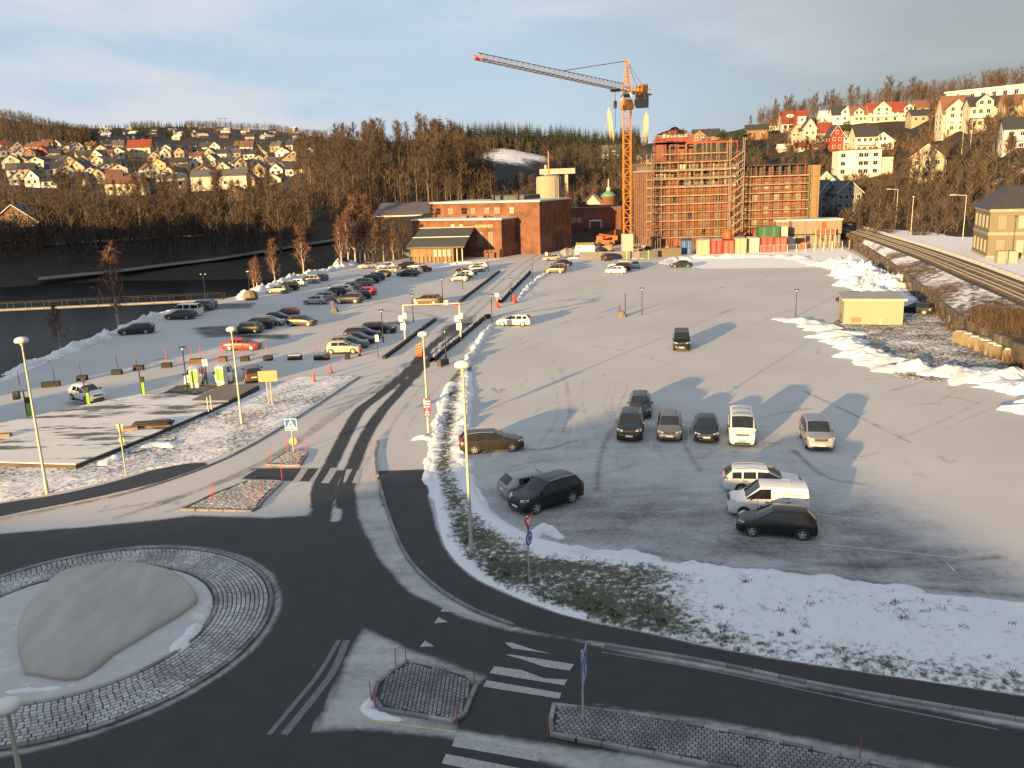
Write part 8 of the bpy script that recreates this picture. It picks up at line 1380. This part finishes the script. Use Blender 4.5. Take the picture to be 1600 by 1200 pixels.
# ================================================================ HOUSES
_hw = {}
def hwin(t, x, z, y, w_, h, frame='white', small=False, face='f', xx=0):
    k = (round(w_, 1), round(h, 1), frame, small)
    if k not in _hw:
        e = .12; m = MB().box(-w_/2-e, -.07, -h/2-e, w_/2+e, .02, h/2+e); p = MB().box(-w_/2, -.10, -h/2, -.04, -.071, h/2).box(.04, -.10, -h/2, w_/2, -.071, h/2); _hw[k] = (m.mesh('window', M[frame]), p.mesh('pane', M['glass']))
    f, p = _hw[k]; o = ob('window', f, t, (x, y, z))
    if face == 's': o.rotation_euler = (0, 0, math.pi / 2)
    if face == 'w': o.rotation_euler = (0, 0, -math.pi / 2)
    ob('pane', p, o); return o
def house(p, w_, d, h, rh, rot, wall, roof, axis, label, nw=3, rows=1, gab=None, chim=True, porch=None, small=False, group=None, trim='white', win_s=1.0, side=True, balcony=False):
    t = thing('house', label, 'house', p, rot, group); me = gabwall(w_, d, h, rh, axis); me.materials.append(M[wall]); ob('wall', me, t); rf = ob('roof', MB().gable(0, 0, w_, d, h + .004, h + rh, axis, .45, .2).mesh('roof', M[roof]), t)
    if chim: ob('chimney', MB().box(-.35, -.35, -1.2, .35, .35, .9).mesh('chimney', M['brick' if not small else 'concrete']), rf, (w_ * .62, d * .5 + (.4 if axis == 'x' else 0), h + rh * (.95 if axis == 'x' else .7)))
    if small:
        for i in range(nw): hwin(t, w_ * (i + .7) / (nw + .4), h * .55, 0, 1.3, 1.5, trim, True)
        if axis == 'y': hwin(t, w_ / 2, h + rh * .25, 0, 1.1, 1.2, trim, True)
        return t
    for r_ in range(rows):
        zc = h * (r_ + .55) / rows
        for i in range(nw): hwin(t, w_ * (i + .6) / (nw + .2), zc, 0, 1.15 * win_s, 1.35 * win_s, trim)
        if side:
            for i in range(2): hwin(t, w_, zc, d * (i + .6) / 2.2, 1.0, 1.3, trim, face='s'); hwin(t, 0, zc, d * (i + .6) / 2.2, 1.0, 1.3, trim, face='w')
    if axis == 'y': [hwin(t, w_ / 2 + dx, h + rh * .32, 0, 1.0, 1.3, trim) for dx in ((-.8, .8) if w_ > 8 else (0,))]; m = MB()
    if axis == 'y':
        for s in (-1, 1): m.prism([(w_/2 + s*(w_/2+.5), -.5, h-.35), (w_/2, -.5, h+rh-.05), (w_/2, -.5, h+rh+.22), (w_/2 + s*(w_/2+.5), -.5, h-.08)], [(w_/2 + s*(w_/2+.5), -.44, h-.35), (w_/2, -.44, h+rh-.05), (w_/2, -.44, h+rh+.22), (w_/2 + s*(w_/2+.5), -.44, h-.08)])
        ob('barge_board', fixn(m.mesh('barge_board', M[trim])), t)
    if gab:                                         # cross gable / dormer: centre fraction, width, extra wall height
        cx, gw, gh, gp = gab; x0, x1 = w_ * cx - gw / 2, w_ * cx + gw / 2; m = MB(); m.box(x0, -gp, -2, x1, d * .45, h + gh); m.prism([(x0, -gp, h + gh), (x1, -gp, h + gh), ((x0 + x1) / 2, -gp, h + gh + gw * .42)], [(x0, d * .45, h + gh), (x1, d * .45, h + gh), ((x0 + x1) / 2, d * .45, h + gh + gw * .42)]); o = ob('cross_gable', fixn(m.mesh('cross_gable', M[wall])), t); ob('roof', MB().gable(x0, -gp, x1, d * .5, h + gh + .004, h + gh + gw * .42, 'y', .35, .2).mesh('roof', M[roof]), o)
        for r_ in range(rows + 1): zz = h * (r_ + .55) / rows if r_ < rows else h + gh * .75; [hwin(t, w_ * cx + dx, zz, -gp, 1.1, 1.3, trim) for dx in (-gw * .22, gw * .22)]
    if balcony: ob('balcony', MB().box(0, -2.2, h * .48, w_ * .7, -.01, h * .48 + .2).box(0, -2.25, h * .48 + .2, w_ * .7, -2.15, h * .48 + 1.2).mesh('balcony', M[trim]), t)
    return t
def facing(p, extra=0.0): return -math.atan2(p.x, p.y) * .75 + rad(extra)
# right-hand hillside: (x0, x1, base row, wall-top row, ridge row, depth m, wall, roof, axis, extra angle, rows, windows, cross gable, label)
RH = [
 (1472, 1512, 206, 178, 152, 9, 'cream', 'roof_brown', 'x', 10, 3, 3, (.45, 7, 1.5, 1.2), 'big cream house with brown roof and a broad white front gable on the right hillside', True),
 (1513, 1560, 203, 168, 153, 9, 'cream', 'roof_black', 'x', 8, 2, 4, (.42, 5.2, 1.5, .6), 'cream house with black roof and a large glazed dormer on the right hillside', True),
 (1566, 1625, 196, 166, 150, 9, 'yellow', 'roof_brown', 'x', 5, 2, 3, (.7, 7, 1.8, .8), 'yellow-cream house with brown roof at the right edge of the hillside', False),
 (1566, 1600, 238, 203, 186, 8, 'white', 'roof_black', 'x', 4, 2, 2, None, 'bright white house with black roof at the right edge, above the station', True),
 (1421, 1468, 282, 248, 229, 10, 'beige', 'roof_brown', 'y', -22, 2, 3, None, 'weathered beige gable house half hidden by bare trees above the railway', False),
 (1336, 1372, 240, 214, 198, 9, 'cream', 'roof_black', 'x', 14, 2, 4, None, 'long cream house with black roof above the white block of flats', True),
 (1360, 1394, 236, 222, 209, 7, 'white', 'roof_black', 'y', 10, 1, 1, None, 'small white gabled annexe in front of the long cream house', False),
 (1315, 1336, 236, 212, 196, 9, 'beige', 'roof_black', 'y', 14, 2, 2, None, 'narrow beige gable house with black roof, left of the long cream house', True),
 (1297, 1316, 236, 213, 197, 8, 'redwall', 'roof_black', 'y', 14, 2, 2, None, 'dark red gable house with black roof', False),
 (1272, 1300, 222, 208, 193, 9, 'cream', 'roof_red', 'x', 10, 1, 3, None, 'cream house under a red roof with chimney above the umbrella pine', False),
 (1254, 1274, 228, 203, 188, 8, 'cream', 'roof_black', 'y', 8, 2, 2, None, 'tall cream gable house with black roof, right of the school', False),
 (1236, 1256, 226, 207, 194, 8, 'beige', 'roof_red', 'y', 8, 2, 3, None, 'beige gable house with red roof below the school', False),
 (1283, 1301, 194, 184, 174, 7, 'white', 'roof_snow', 'x', 10, 1, 2, None, 'low white house at the left end of the upper row', False),
 (1300, 1329, 194, 180, 167, 8, 'white', 'roof_black', 'x', 8, 1, 2, (.75, 5.5, 1.5, .5), 'brilliant white house with black roof and tall white gable in the upper row', False),
 (1329, 1357, 194, 180, 167, 8, 'cream', 'roof_brown', 'x', 8, 1, 2, (.4, 4.5, 1.2, .4), 'cream house with brown roof and small dormer in the upper row', False),
 (1357, 1412, 192, 176, 162, 9, 'cream', 'roof_red', 'x', 8, 2, 5, (.35, 8, 1.2, .5), 'wide cream house with orange-red roof in the middle of the upper row', True),
 (1405, 1428, 189, 176, 167, 8, 'cream', 'roof_red', 'x', 8, 1, 2, (.55, 4, 2.0, .4), 'small cream house with red roof right of the wide one', False),
 (1424, 1458, 193, 181, 172, 8, 'beige', 'roof_black', 'x', 12, 1, 3, None, 'low beige house with flat-looking black roof beside the big cream house', False),
 (1432, 1462, 176, 169, 158, 8, 'cream', 'roof_brown', 'x', 8, 1, 2, None, 'cream house with brown roof peeping above the low beige house', False),
 (1530, 1580, 160, 156, 143, 8, 'cream', 'roof_red', 'x', 8, 1, 2, (.35, 6, .8, .3), 'red-roofed cream house between the big houses and the long white block', False),
 (1164, 1198, 218, 204, 196, 8, 'orange', 'roof_black', 'x', -4, 1, 2, None, 'ochre wooden house with black roof left of the school terrace', False),
 (1082, 1122, 222, 214, 203, 10, 'orange', 'roof_black', 'x', -2, 1, 3, (.25, 7, .5, .4), 'ochre house with long black roof and dormer behind the site', False),
 (1200, 1212, 205, 196, 189, 7, 'cream', 'roof_brown', 'x', 6, 1, 1, None, 'left stepped terrace house below the school roof', False), (1209, 1219, 203, 193, 186, 7, 'cream', 'roof_brown', 'x', 6, 1, 1, None, 'middle stepped terrace house below the school roof', False), (1216, 1226, 203, 190, 184, 7, 'cream', 'roof_brown', 'x', 6, 1, 1, None, 'right stepped terrace house beside the school', False),
 (1217, 1233, 236, 232, 226, 5, 'beige', 'roof_snow', 'x', 6, 1, 1, None, 'low snowy-roofed garage left below the beige gable house', False), (1243, 1262, 236, 230, 223, 5, 'white', 'roof_red', 'x', 6, 1, 1, None, 'low white garage with red roof below the cream gable house', False), (1271, 1288, 235, 231, 226, 5, 'beige', 'roof_brown', 'x', 6, 1, 1, None, 'low beige garage beside the umbrella pine', False),
 (1276, 1313, 345, 307, 284, 10, 'greywall', 'roof_black', 'y', 30, 3, 2, None, 'left gable of the dark grey shaded twin-gabled house', False), (1306, 1346, 342, 303, 285, 10, 'greywall', 'roof_black', 'y', 22, 3, 4, None, 'right gable of the grey shaded twin-gabled house', False),
 (1274, 1304, 296, 286, 270, 8, 'cream', 'roof_grey', 'y', 0, 1, 1, None, 'pale gable showing behind the grey twin-gabled house', False),
 (940, 975, 250, 240, 228, 9, 'white', 'roof_grey', 'x', -4, 1, 3, (.5, 4.5, .4, .3), 'white house with grey roof left of the crane mast', False), (985, 1022, 256, 250, 240, 9, 'white', 'roof_black', 'x', -2, 1, 3, (.3, 5, .5, .3), 'white house with black roof right of the crane mast', False)]
for (x0, x1, yb, yw, yr, d, wall, roof, ax, ex, rows, nw, gab, lab, bal) in RH:
    p = S((x0 + x1) / 2, yb); p = at(x0, yb, p.y); sc = mpp(p); w_ = (x1 - x0) * sc * 1.02; h = (yb - yw) * sc; rh = (yw - yr) * sc
    house(p, w_, d, h, rh, facing(p, ex), wall, roof, ax, lab, nw, rows, gab, True, None, False, 'houses on the right-hand hillside', 'white', 1.0 if w_ > 9 else .85, True, bal)
# school, white block of flats, long white terrace, station
p = S(1240, 203); p = at(1222, 203, p.y); sc = mpp(p); t = thing('school', 'big building under a steep red roof with an oval white roof opening', 'building', p, facing(p, 4)); w_ = 41 * sc; h = 9 * sc; rh = 20 * sc; me = gabwall(w_, 16, h, rh, 'x'); me.materials.append(M['white']); ob('wall', me, t); rf = ob('roof', MB().gable(0, 0, w_, 16, h + .004, h + rh, 'x', .3, .25).mesh('roof', M['roof_red']), t)
sl = rh / 8; cy = 3.6
m = MB(); m.prism([(w_ * .33 + 1.9 * math.cos(a) , cy + 1.0 + 1.1 * math.sin(a), h + sl * (cy + 1.0 + 1.1 * math.sin(a)) + .27) for a in np.linspace(0, 6.283, 15)[:-1]], [(w_ * .33 + 1.9 * math.cos(a), cy + 1.0 + 1.1 * math.sin(a), h + sl * (cy + 1.0 + 1.1 * math.sin(a)) + .45) for a in np.linspace(0, 6.283, 15)[:-1]]); ob('roof_opening', fixn(m.mesh('roof_opening', M['white'])), rf); m = MB().box(w_ * .58, -.6, h, w_ * .85, 3, h + 3.2).box(w_ * .52, -1.2, h - .4, w_ * .98, .5, h + .6); ob('dormer', m.mesh('dormer', M['white']), t)
for i in range(4): hwin(t, w_ * (.12 + .2 * i), h * .5, 0, 1.4, 1.4)
hwin(t, w_ * .71, h + 1.6, -.6, 1.2, 1.2)
p = S(1345, 279); p = at(1309, 279, p.y); sc = mpp(p); t = thing('apartment_block', 'four-storey white block of flats under the long cream house', 'building', p, facing(p, 10)); w_ = 64 * sc; H = 42 * sc; ob('wall', MB().box(0, 0, -3, w_, 9, H).mesh('wall', M['white']), t); ob('roof', MB().box(-.4, -.5, H + .003, w_ + .4, 9.4, H + .35).mesh('roof', M['roof_brown']), t); ob('annexe', MB().box(w_ + .003, 1, -3, w_ + 4.5, 8, H * .72).mesh('annexe', M['cream']), t)
for r_ in range(3):
    for x in (.10, .52, .64, .86): hwin(t, w_ * x, H * (.24 + .29 * r_), 0, 1.5, 1.4)
ob('plinth', MB().box(-.05, -.08, -3, w_ + .02, -.003, H * .12).mesh('plinth', M['cream']), t)
p = at(1477, 164, 350); pe = at(1650, 149, 315); t = thing('terrace_block', 'long brilliant white flat-roofed block along the top of the right hillside', 'building', p, hz(p, pe)); w_ = (pe - p).length; H = 4.3; ob('wall', MB().box(0, 0, -9, w_, 10, H).mesh('wall', M['white']), t); ob('roof', MB().box(-.4, -.8, H + .003, w_ + .4, 10.3, H + .5).mesh('roof', M['white']), t)
for i in range(9): x = 2.5 + i * (w_ - 4) / 9; hwin(t, x, H * .55, 0, 1.5, 1.7); ob('balcony', MB().box(x + 1.3, -1.4, H * .3, x + 3.8, -.01, H * .3 + 1.1).mesh('balcony', M['cream']), t) if i % 3 == 0 else None
p = G(1541, 404, 2.9); t = thing('station_building', 'ochre station building with tall paired windows at the right edge', 'building', p, rad(-19)); sc = mpp(p); w_ = 19.0; H = 76 * sc; d = 14
ob('wall', MB().box(0, 0, -1, w_, d, H).mesh('wall', M['station']), t); m = MB(); m.add([(-.6, -.6, H), (w_ + .6, -.6, H), (w_ + .6, d + .6, H), (-.6, d + .6, H), (3.5, 4, H + 3.6), (w_ - 3.5, 4, H + 3.6), (w_ - 3.5, d - 4, H + 3.6), (3.5, d - 4, H + 3.6)], [(0, 1, 5, 4), (1, 2, 6, 5), (2, 3, 7, 6), (3, 0, 4, 7), (4, 5, 6, 7), (3, 2, 1, 0)]); ob('roof', fixn(m.mesh('roof', M['roof_black'])), t)
for z0, z1 in ((-.2, .5), (H * .47, H * .53), (H - .55, H - .01)): ob('string_course', MB().box(-.15, -.15, z0, w_ + .15, -.003, z1).box(-.15, 0, z0, -.003, d, z1).mesh('string_course', M['station_trim']), t)
for k in range(6):
    for zc in (H * .24, H * .73): win(t, 1.9 + k * 3.0, zc, 1.15, 2.2, 0, 'lit_window' if k % 2 else 'blind', 'station_trim', bars=(2, 2), depth=.12)
for k in range(4):
    for zc in (H * .24, H * .73): win(t, 0, zc, 1.15, 2.2, 0, 'blind', 'station_trim', bars=(2, 2), depth=.12, axis='w').location = (0, 2 + k * 3.3, zc)
ob('dormer', MB().box(w_ * .3, 1, H + .3, w_ * .42, 4, H + 2.4).mesh('dormer', M['roof_black']), t)
p = G(1558, 411, 3.0); thing('equipment_box', 'pale yellow equipment cabinet beside the railway in front of the station', 'cabinet', p, rad(-14), None, MB().bbox(0, 0, 0, 3.0, 2.0, 1.9, .05).mesh('equipment_box', M['stucco']))
p = S(1372, 348, 150); p = at(1355, 349, 262); t = thing('bus_shelter', 'pale yellow low building with a snowy roof behind the railway', 'building', p, rad(-14)); w_ = 9.5; p.z = max(p.z, 1); ob('wall', MB().box(0, 0, -2, w_, 5, 4.0).mesh('wall', M['stucco']), t); ob('roof', MB().box(-.4, -.6, 4.0, w_ + .4, 5.4, 4.4).mesh('roof', M['roof_snow']), t)
for b, H, l, arm in ((G(1399, 356, 3), topz(G(1399, 356, 3), 1402, 296) - 3, 'street lamp with an arm above the railway, right of the yellow shelter', -2.0), (G(1423, 367, 3), topz(G(1423, 367, 3), 1425, 308) - 3, 'bare pole beside the railway yard', None), (G(1504, 375, 3), topz(G(1504, 375, 3), 1511, 305) - 3, 'street lamp with an arm in the snowy yard left of the station', -2.4), (G(1323, 346, 2), topz(G(1323, 346, 2), 1325, 297) - 2, 'street lamp in front of the grey twin-gabled house', -1.2), (G(1571, 415, 3), topz(G(1571, 415, 3), 1576, 330) - 3, 'tall railway mast in front of the station', None), (G(1560, 398, 3), topz(G(1560, 398, 3), 1566, 305) - 3, 'slim lamp pole at the left corner of the station', None), (S(1502, 245), 9.5, 'utility pole on the slope above the railway, right', None), (S(1516, 232), 8, 'lamp pole on the slope below the big houses', None), (S(944, 292), 9, 'thin lamp post behind the domed tower', None)): simple_lamp(b, max(4, H), l, arm, 'galv' if 'mast' not in l else 'scaf')
for px, py, l in ((1462, 365, 'small dark tree in the middle of the snowy yard'), (1480, 360, 'second small dark tree in the snowy yard')): tree('broad', G(px, py, 3), 4.5, l, 'tree', None, None, .7)
# left hillside settlement in five rows
rr = random.Random(4); walls = ['cream', 'cream', 'white', 'yellow', 'cream', 'white', 'beige']; roofs = ['roof_grey', 'roof_black', 'roof_brown', 'roof_grey', 'roof_black']; RN = ['uppermost', 'second', 'third', 'fourth', 'lowest']
cn = dict(cream='cream', white='white', yellow='pale yellow', beige='beige', orange='orange', redwall='red', brown='brown'); rn = dict(roof_grey='grey', roof_black='black', roof_brown='brown', roof_snow='snow-covered', roof_red='red')
rows5 = [(237, 4, 186, 15), (248, 2, 190, 17), (262, 6, 190, 18), (276, 10, 190, 21), (291, 14, 190, 26)]; right5 = [(240, 232, 470, 21), (250, 228, 480, 22), (263, 235, 470, 25), (277, 225, 460, 28), (292, 240, 440, 34)]
for side, rows_ in (('left', rows5), ('right', right5)):
    for ri, (py, x0, x1, st_) in enumerate(rows_):
        x = x0; i = 0
        while x < x1:
            px = x + rr.uniform(-3, 3); p = S(px, py + rr.uniform(-3, 3)); wall = rr.choice(walls); roof = rr.choice(roofs); ax = rr.choice('xyy')
            if side == 'left' and ri == 1 and i == 2: wall = 'orange'
            if side == 'left' and ri == 1 and i == 3: wall, roof = 'redwall', 'roof_red'
            if side == 'left' and ri == 0 and i == 0: roof = 'roof_red'
            w_, d, h, rh = rr.uniform(6.5, 9.5), rr.uniform(7, 9.5), rr.uniform(2.8, 4.8), rr.uniform(2.2, 3.6)
            house(p, w_, d, h, rh, facing(p, rr.uniform(-38, 22)), wall, roof, ax, f"{cn[wall]} {'gable' if ax == 'y' else 'broad'} house, {rn[roof]} roof, {ordw(i)} from left, {RN[ri]} row, {'far left' if side == 'left' else 'middle left'} hillside", 2, 1, None, rr.random() < .7, None, True, 'houses of the left hillside settlement')
            x += st_ * rr.uniform(.85, 1.2); i += 1
for px, py, w_, h, rh, wall, roof, ax, l in ((200, 245, 15, 6, 5, 'cream', 'roof_red', 'x', 'large house with a broad orange-red roof behind a brown bare tree'), (366, 240, 13, 4.5, 4, 'white', 'roof_brown', 'x', 'white house with a wide brown roof at the right of the settlement'), (247, 296, 13, 5, 2, 'cream', 'roof_grey', 'x', 'long cream block in the lower middle of the settlement'), (300, 300, 26, 7, 3, 'cream', 'roof_grey', 'x', 'biggest cream building low in the settlement'), (165, 305, 17, 5, 3, 'cream', 'roof_brown', 'x', 'low wide cream house with brown roof by the river trees'), (350, 318, 9, 4, 3, 'brown', 'roof_red', 'y', 'brown-red house with red roof below the settlement'), (180, 352, 9, 4, 3, 'brown', 'roof_brown', 'y', 'brown house deep among the river trees'), (258, 318, 9, 3.5, 3, 'orange', 'roof_brown', 'x', 'ochre house with brown roof glimpsed between trunks')):
    p = S(px, py); house(p, w_, 10, h, rh, facing(p, -12), wall, roof, ax, l, 4, 1, None, True, None, True, 'houses of the left hillside settlement')
p = S(8, 392); p = at(-8, 392, p.y); sc = mpp(p); house(p, 68 * sc, 12, 42 * sc, 27 * sc, facing(p, -12), 'brown', 'roof_black', 'y', 'brown gable house with white trim across the river at the left edge', 5, 2, None, True, None, False, None, 'white', 1.0, True)
# far snowy estate on the left ridge, white van, power pylon, bridge pylons
for i in range(34): px = 155 + (i * 37) % 330; py = 203 + (i * 7) % 17; p = S(px, py, 700); house(p, 9, 8, 2.6, 2.2, facing(p, rr.uniform(-40, 40)), rr.choice(['brown', 'brown', 'beige', 'greywall']), rr.choice(['roof_snow', 'roof_snow', 'roof_black']), 'x', 'tiny distant house on the snowy estate of the left ridge', 1, 1, None, False, None, True, 'distant houses on the left ridge')  # dark wall colours stand in for the shadow over this ridge
p = S(115, 384); p.z += .4; build_car('van', 'cream', p, rad(170), 'pale van parked in the street across the river', 'van', None, False)
p = S(349, 196, 700); p = at(349, 199, 1250); t = thing('power_pylon', 'tiny H-shaped power pylon on the left skyline', 'pylon', p); H = 13; ob('leg', MB().tube((-3.5, 0, -4), (-3.5, 0, H), .3, n=4).mesh('leg', M['black']), t); ob('leg', MB().tube((3.5, 0, -4), (3.5, 0, H), .3, n=4).mesh('leg', M['black']), t); ob('cross_arm', MB().box(-8, -.2, H - 1.6, 8, .2, H - 1).mesh('cross_arm', M['black']), t)
Yb = 820; t = thing('cable_bridge', 'pair of pale concrete pylons of a cable-stayed bridge beyond the crane', 'bridge', at(980, 250, Yb)); B = Vector(t.location); M['pylon'] = pm('pale_pylon', (.42, .38, .30), .8, 0, .1, .05); tops = []
for (xb, yb, xt, yt, wb, wt) in ((961, 262, 951, 173, 9, 5), (1007, 262, 1009.5, 180, 8, 6)):
    a, b = at(xb, yb, Yb) - B, at(xt, yt, Yb) - B; wb, wt = wb * Yb / 1330 / 2, wt * Yb / 1330 / 2; m = MB(); m.prism([(a.x - wb, -3, a.z), (a.x + wb, -3, a.z), (a.x + wb, 3, a.z), (a.x - wb, 3, a.z)], [(b.x - wt, -2.4, b.z), (b.x + wt, -2.4, b.z), (b.x + wt, 2.4, b.z), (b.x - wt, 2.4, b.z)]); m.box(b.x - .5, -.5, b.z, b.x + .5, .5, b.z + 3); ob('pylon', m.mesh('pylon', M['pylon']), t); tops.append(b)
for b, sgn in ((tops[0], 1), (tops[0], -1), (tops[1], 1), (tops[1], -1)):
    for k in range(4): ob('cable', MB().tube(b - Vector((0, 0, 3 + k * 4)), Vector((b.x + sgn * (12 + k * 7), 0, at(980, 252, Yb).z - B.z)), .045, n=3).mesh('cable', M['pylon']), t)
# ================================================================ out of frame, to the left and behind: shapes added to throw the long shade
sa, ca_ = math.sin(SUN_AZ), math.cos(SUN_AZ); TE = math.tan(SUN_EL)
def LA2(lat, al): return Vector((lat * ca_ + al * sa, -lat * sa + al * ca_, 0))
def shade_block(name, label, prof, al, depth=14, wall='cream', roof='roof_black', cat='building'):
    """unseen added block whose roof line (lat, along reached by the shadow) is given from left to right"""
    o = LA2(prof[0][0], al); t = thing(name, label, cat, o, -SUN_AZ); m = MB(); l0 = prof[0][0]
    for i in range(len(prof) - 1):
        (a, r0), (b, r1) = prof[i], prof[i + 1]; h0, h1 = (r0 - al) * TE, (r1 - al) * TE; m.prism([(a - l0, 0, -1), (b - l0, 0, -1), (b - l0, 0, h1), (a - l0, 0, h0)], [(a - l0, -depth, -1), (b - l0, -depth, -1), (b - l0, -depth, h1), (a - l0, -depth, h0)])
    ob('wall', fixn(m.mesh('wall', M[wall])), t); W_ = prof[-1][0] - l0
    for k in range(int(W_ / 3.2)):
        for r_ in range(3): hwin(t, 1.8 + k * 3.2, 2.2 + r_ * 3.0, -depth, 1.3, 1.4)
    return t
shade_block('unseen_shade_block', 'long unseen block added behind the viewer, roof line shaped to shade the junction', [(-57, 20), (-49, 24), (-44, 27), (-38, 34), (-35.8, 41), (-33.4, 47), (-32.6, 54), (-31, 61), (-28, 62), (-20, 60), (-16, 57), (-11, 53.5), (-6, 49.5), (-1, 45), (6, 40)], -62)
shade_block('unseen_shade_block', 'narrow unseen block added left behind the viewer to shade the charging bays', [(-82.8, 44), (-80, 48), (-77, 52), (-75.2, 54)], -55, 9)
shade_block('unseen_shade_block', 'broad high unseen block added left behind the viewer to shade the left car park', [(-119, 152), (-108.5, 143), (-105, 122), (-99.5, 103), (-92, 83), (-88.5, 72), (-87.3, 62), (-87, 50)], -55, 14)
mb = MB(); V = []; na = 60
for i in range(na):
    lat = -128 - 240 * i / (na - 1); e = min(1, i / 5)
    for j, (al, k) in enumerate(((-70, .0), (-50, .55), (-30, .92), (-12, 1), (2, .8), (20, .35), (40, 0))):
        top = 31 + 4 * lump(lat, 1, .06) + 3 * lump(lat, 5, .2); p = LA2(lat - 24, al - 6); V.append((p.x, p.y, -8 + (top + 8) * k * e))
mb.add(V, [(i * 7 + j, i * 7 + j + 1, (i + 1) * 7 + j + 1, (i + 1) * 7 + j) for i in range(na - 1) for j in range(6)]); me = fixn(mb.mesh('hills', M['hill'], True)); ob('hills', me, kind='structure')  # unseen ridge, added and shaped to shade the river valley
